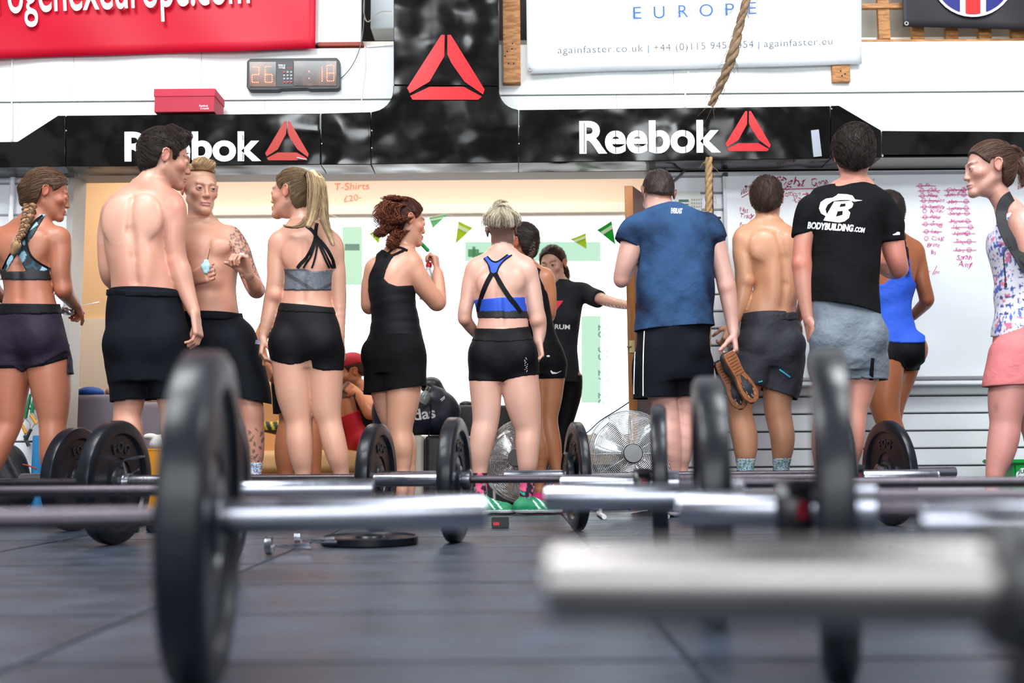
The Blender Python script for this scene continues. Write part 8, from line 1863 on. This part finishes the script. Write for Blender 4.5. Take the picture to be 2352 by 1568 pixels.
n_.loose('shorts', g, [(n_.pt(808, 948, -.10), n_.pt(802, 935, -.10)-n_.pt(815, 968, -.09), .13), (n_.pt(786, 990, .09), (-1, 0, 0), .13)], mat('red_shorts', hexc(206, 14, 34), rough=.6), h=.01, wr=wavy(.004, (12, 8, 16), 15))
# crossed foot with black and yellow trainer
mb = None; A_ = n_.pt(640, 975, -.06); pr = [Cap(A_+arr(.05, 0, .03), A_+arr(.02, 0, -.02), .045, .045, k=.02), Cap(A_+arr(.02, 0, -.03), A_+arr(-.11, -.02, -.01), .045, .035, k=.02)]
V, Q = mesh_regions([(pr, None, 0, 0)], .008); w_ = (V-A_); colr = np.where((np.sin(w_[:, 0]*130+w_[:, 2]*60) > .35)[:, None]*(w_[:, 2] > -.035)[:, None], arr(*hexc(206, 186, 30)), arr(.012, .012, .012)); so = link('shoe', mesh_np('shoe', V, Q, col=colr), mat('shoe_fabric'), oN); so['label'] = 'black trainer with yellow laces'
rc_ = mat('cap_red_cloth', hexc(190, 22, 44), rough=.7)
c_, R_, k2 = n_.hd; W_ = n_.W; pr = [Ell(W_(0, -.012, .062), arr(.085, .108, .078), rot=R_, k=.01)]
V, Q = mesh_regions([(pr, None, 0, 0)], .007, extra=lambda F, g: np.maximum(F, -((g.pts((slice(None),)*3)[0]-W_(0, 0, .05)[0])*R_[0, 2]+(g.pts((slice(None),)*3)[1]-W_(0, 0, .05)[1])*R_[1, 2]+(g.pts((slice(None),)*3)[2]-W_(0, 0, .05)[2])*R_[2, 2])).astype(np.float32)); cp_ = link('cap', mesh_np('cap', V, Q), rc_, oN)
mb = MB(); pts = [W_(.07*math.sin(t_), -.02-.0-.09-.05*math.cos(t_)*1.0, .052) for t_ in np.linspace(-1.4, 1.4, 9)]; mb.prism(pts+[W_(.06, -.07, .052), W_(-.06, -.07, .052)], R_[:, 2]*.006); mb.build('peak', rc_, cp_, bevel=.002)
n_.hair_cap('hair', [(-.2, -.03), (-.05, -.03), (-.03, .0), (-.02, .030), (.01, .034), (.03, .0), (.05, .045), (.12, .06)], .006, col=hexc(70, 40, 26), col2=hexc(120, 76, 50), n=80, slen=.03, h=.008)
watch(oN, n_.pt(821, 905, -.19), n_.pt(824, 910, -.195), .030, mat('watch_black', (.02, .02, .02), rough=.3))

# ---- O: person mostly hidden behind the ponytailed woman
o_ = Person('person in black shorts standing almost hidden behind the ponytailed woman, bare legs showing', 392, yaw=0, skin=hexc(236, 160, 118), h=.010)
o_.torso([(590, 664, 706, .05, 0), (604, 655, 720, .07, 0), (625, 648, 735, .09, 0), (670, 655, 738, .10, 0), (730, 660, 738, .10, 0), (790, 652, 742, .11, 0), (840, 648, 745, .12, 0), (875, 655, 738, .09, 0)], glute=.085, gv=(695, 835, .08))
o_.neck((688, 596, 0, 18), (690, 570, 0, 17), [])
o_.head(692, 548, 0, yaw=-20, pitch=0, size=.98, fine=.006)
o_.arm([(655, 625, .0, 19), (645, 670, 0, 17), (630, 715, 0, 15), (612, 745, 0, 14), (598, 775, -.03, 12), (602, 810, -.06, 10), (612, 838, -.08, 9)], hand=HAND(to=(622, 858, -.1), n=(.6, .4, 0), curl=.5, side=1))
o_.arm([(728, 625, .0, 19), (735, 670, 0, 17), (738, 720, 0, 15), (735, 770, 0, 11)], hand=HAND(to=(735, 800, 0), n=(-.6, .4, 0), curl=.5, side=-1))
o_.leg([(672, 840, 0, 38), (668, 890, 0, 30), (665, 930, 0, 25), (665, 965, 0, 22), (658, 1010, -.01, 24), (654, 1050, -.01, 21), (655, 1085, 0, 15)], (656, 0, 10.5), toe=10, shoe=dict(up=(.1, .1, .1)))
o_.leg([(722, 840, 0, 38), (722, 890, 0, 30), (720, 930, 0, 24), (718, 960, 0, 21), (719, 1000, -.01, 20), (722, 1040, -.01, 16), (724, 1085, 0, 12)], (725, 0, 10), toe=-10, shoe=dict(up=(.1, .1, .1)))
oO = o_.build()
g = [([o_.trunk([(780, 650, 742, .12, 0), (840, 642, 750, .14, 0), (880, 642, 750, .13, 0)])]+legcone(o_, [(668, 850, 0, 42), (666, 900, 0, 37), (666, 980, 0, 34)])+legcone(o_, [(722, 850, 0, 40), (720, 900, 0, 32), (720, 980, 0, 30)]), None, 0, 0)]
o_.loose('shorts', g, [(o_.pt(695, 785), (0, 0, 1), .5), (o_.pt(666, 950), (0, 0, -1), .12), (o_.pt(720, 955), (0, 0, -1), .1)], m_nvs, wrap=o_.seat(), h=.01)
o_.skin_wear('vest_top', [[(660, 600), (728, 600), (760, 660), (760, 790), (630, 790), (640, 660)]], m_char, off=.006, h=.01, groups=[(o_.core, None, 0, 0)])
o_.hair_cap('hair', HL_LONG, .012, col=hexc(60, 40, 32), col2=hexc(110, 80, 60), n=40, slen=.05, h=.009)
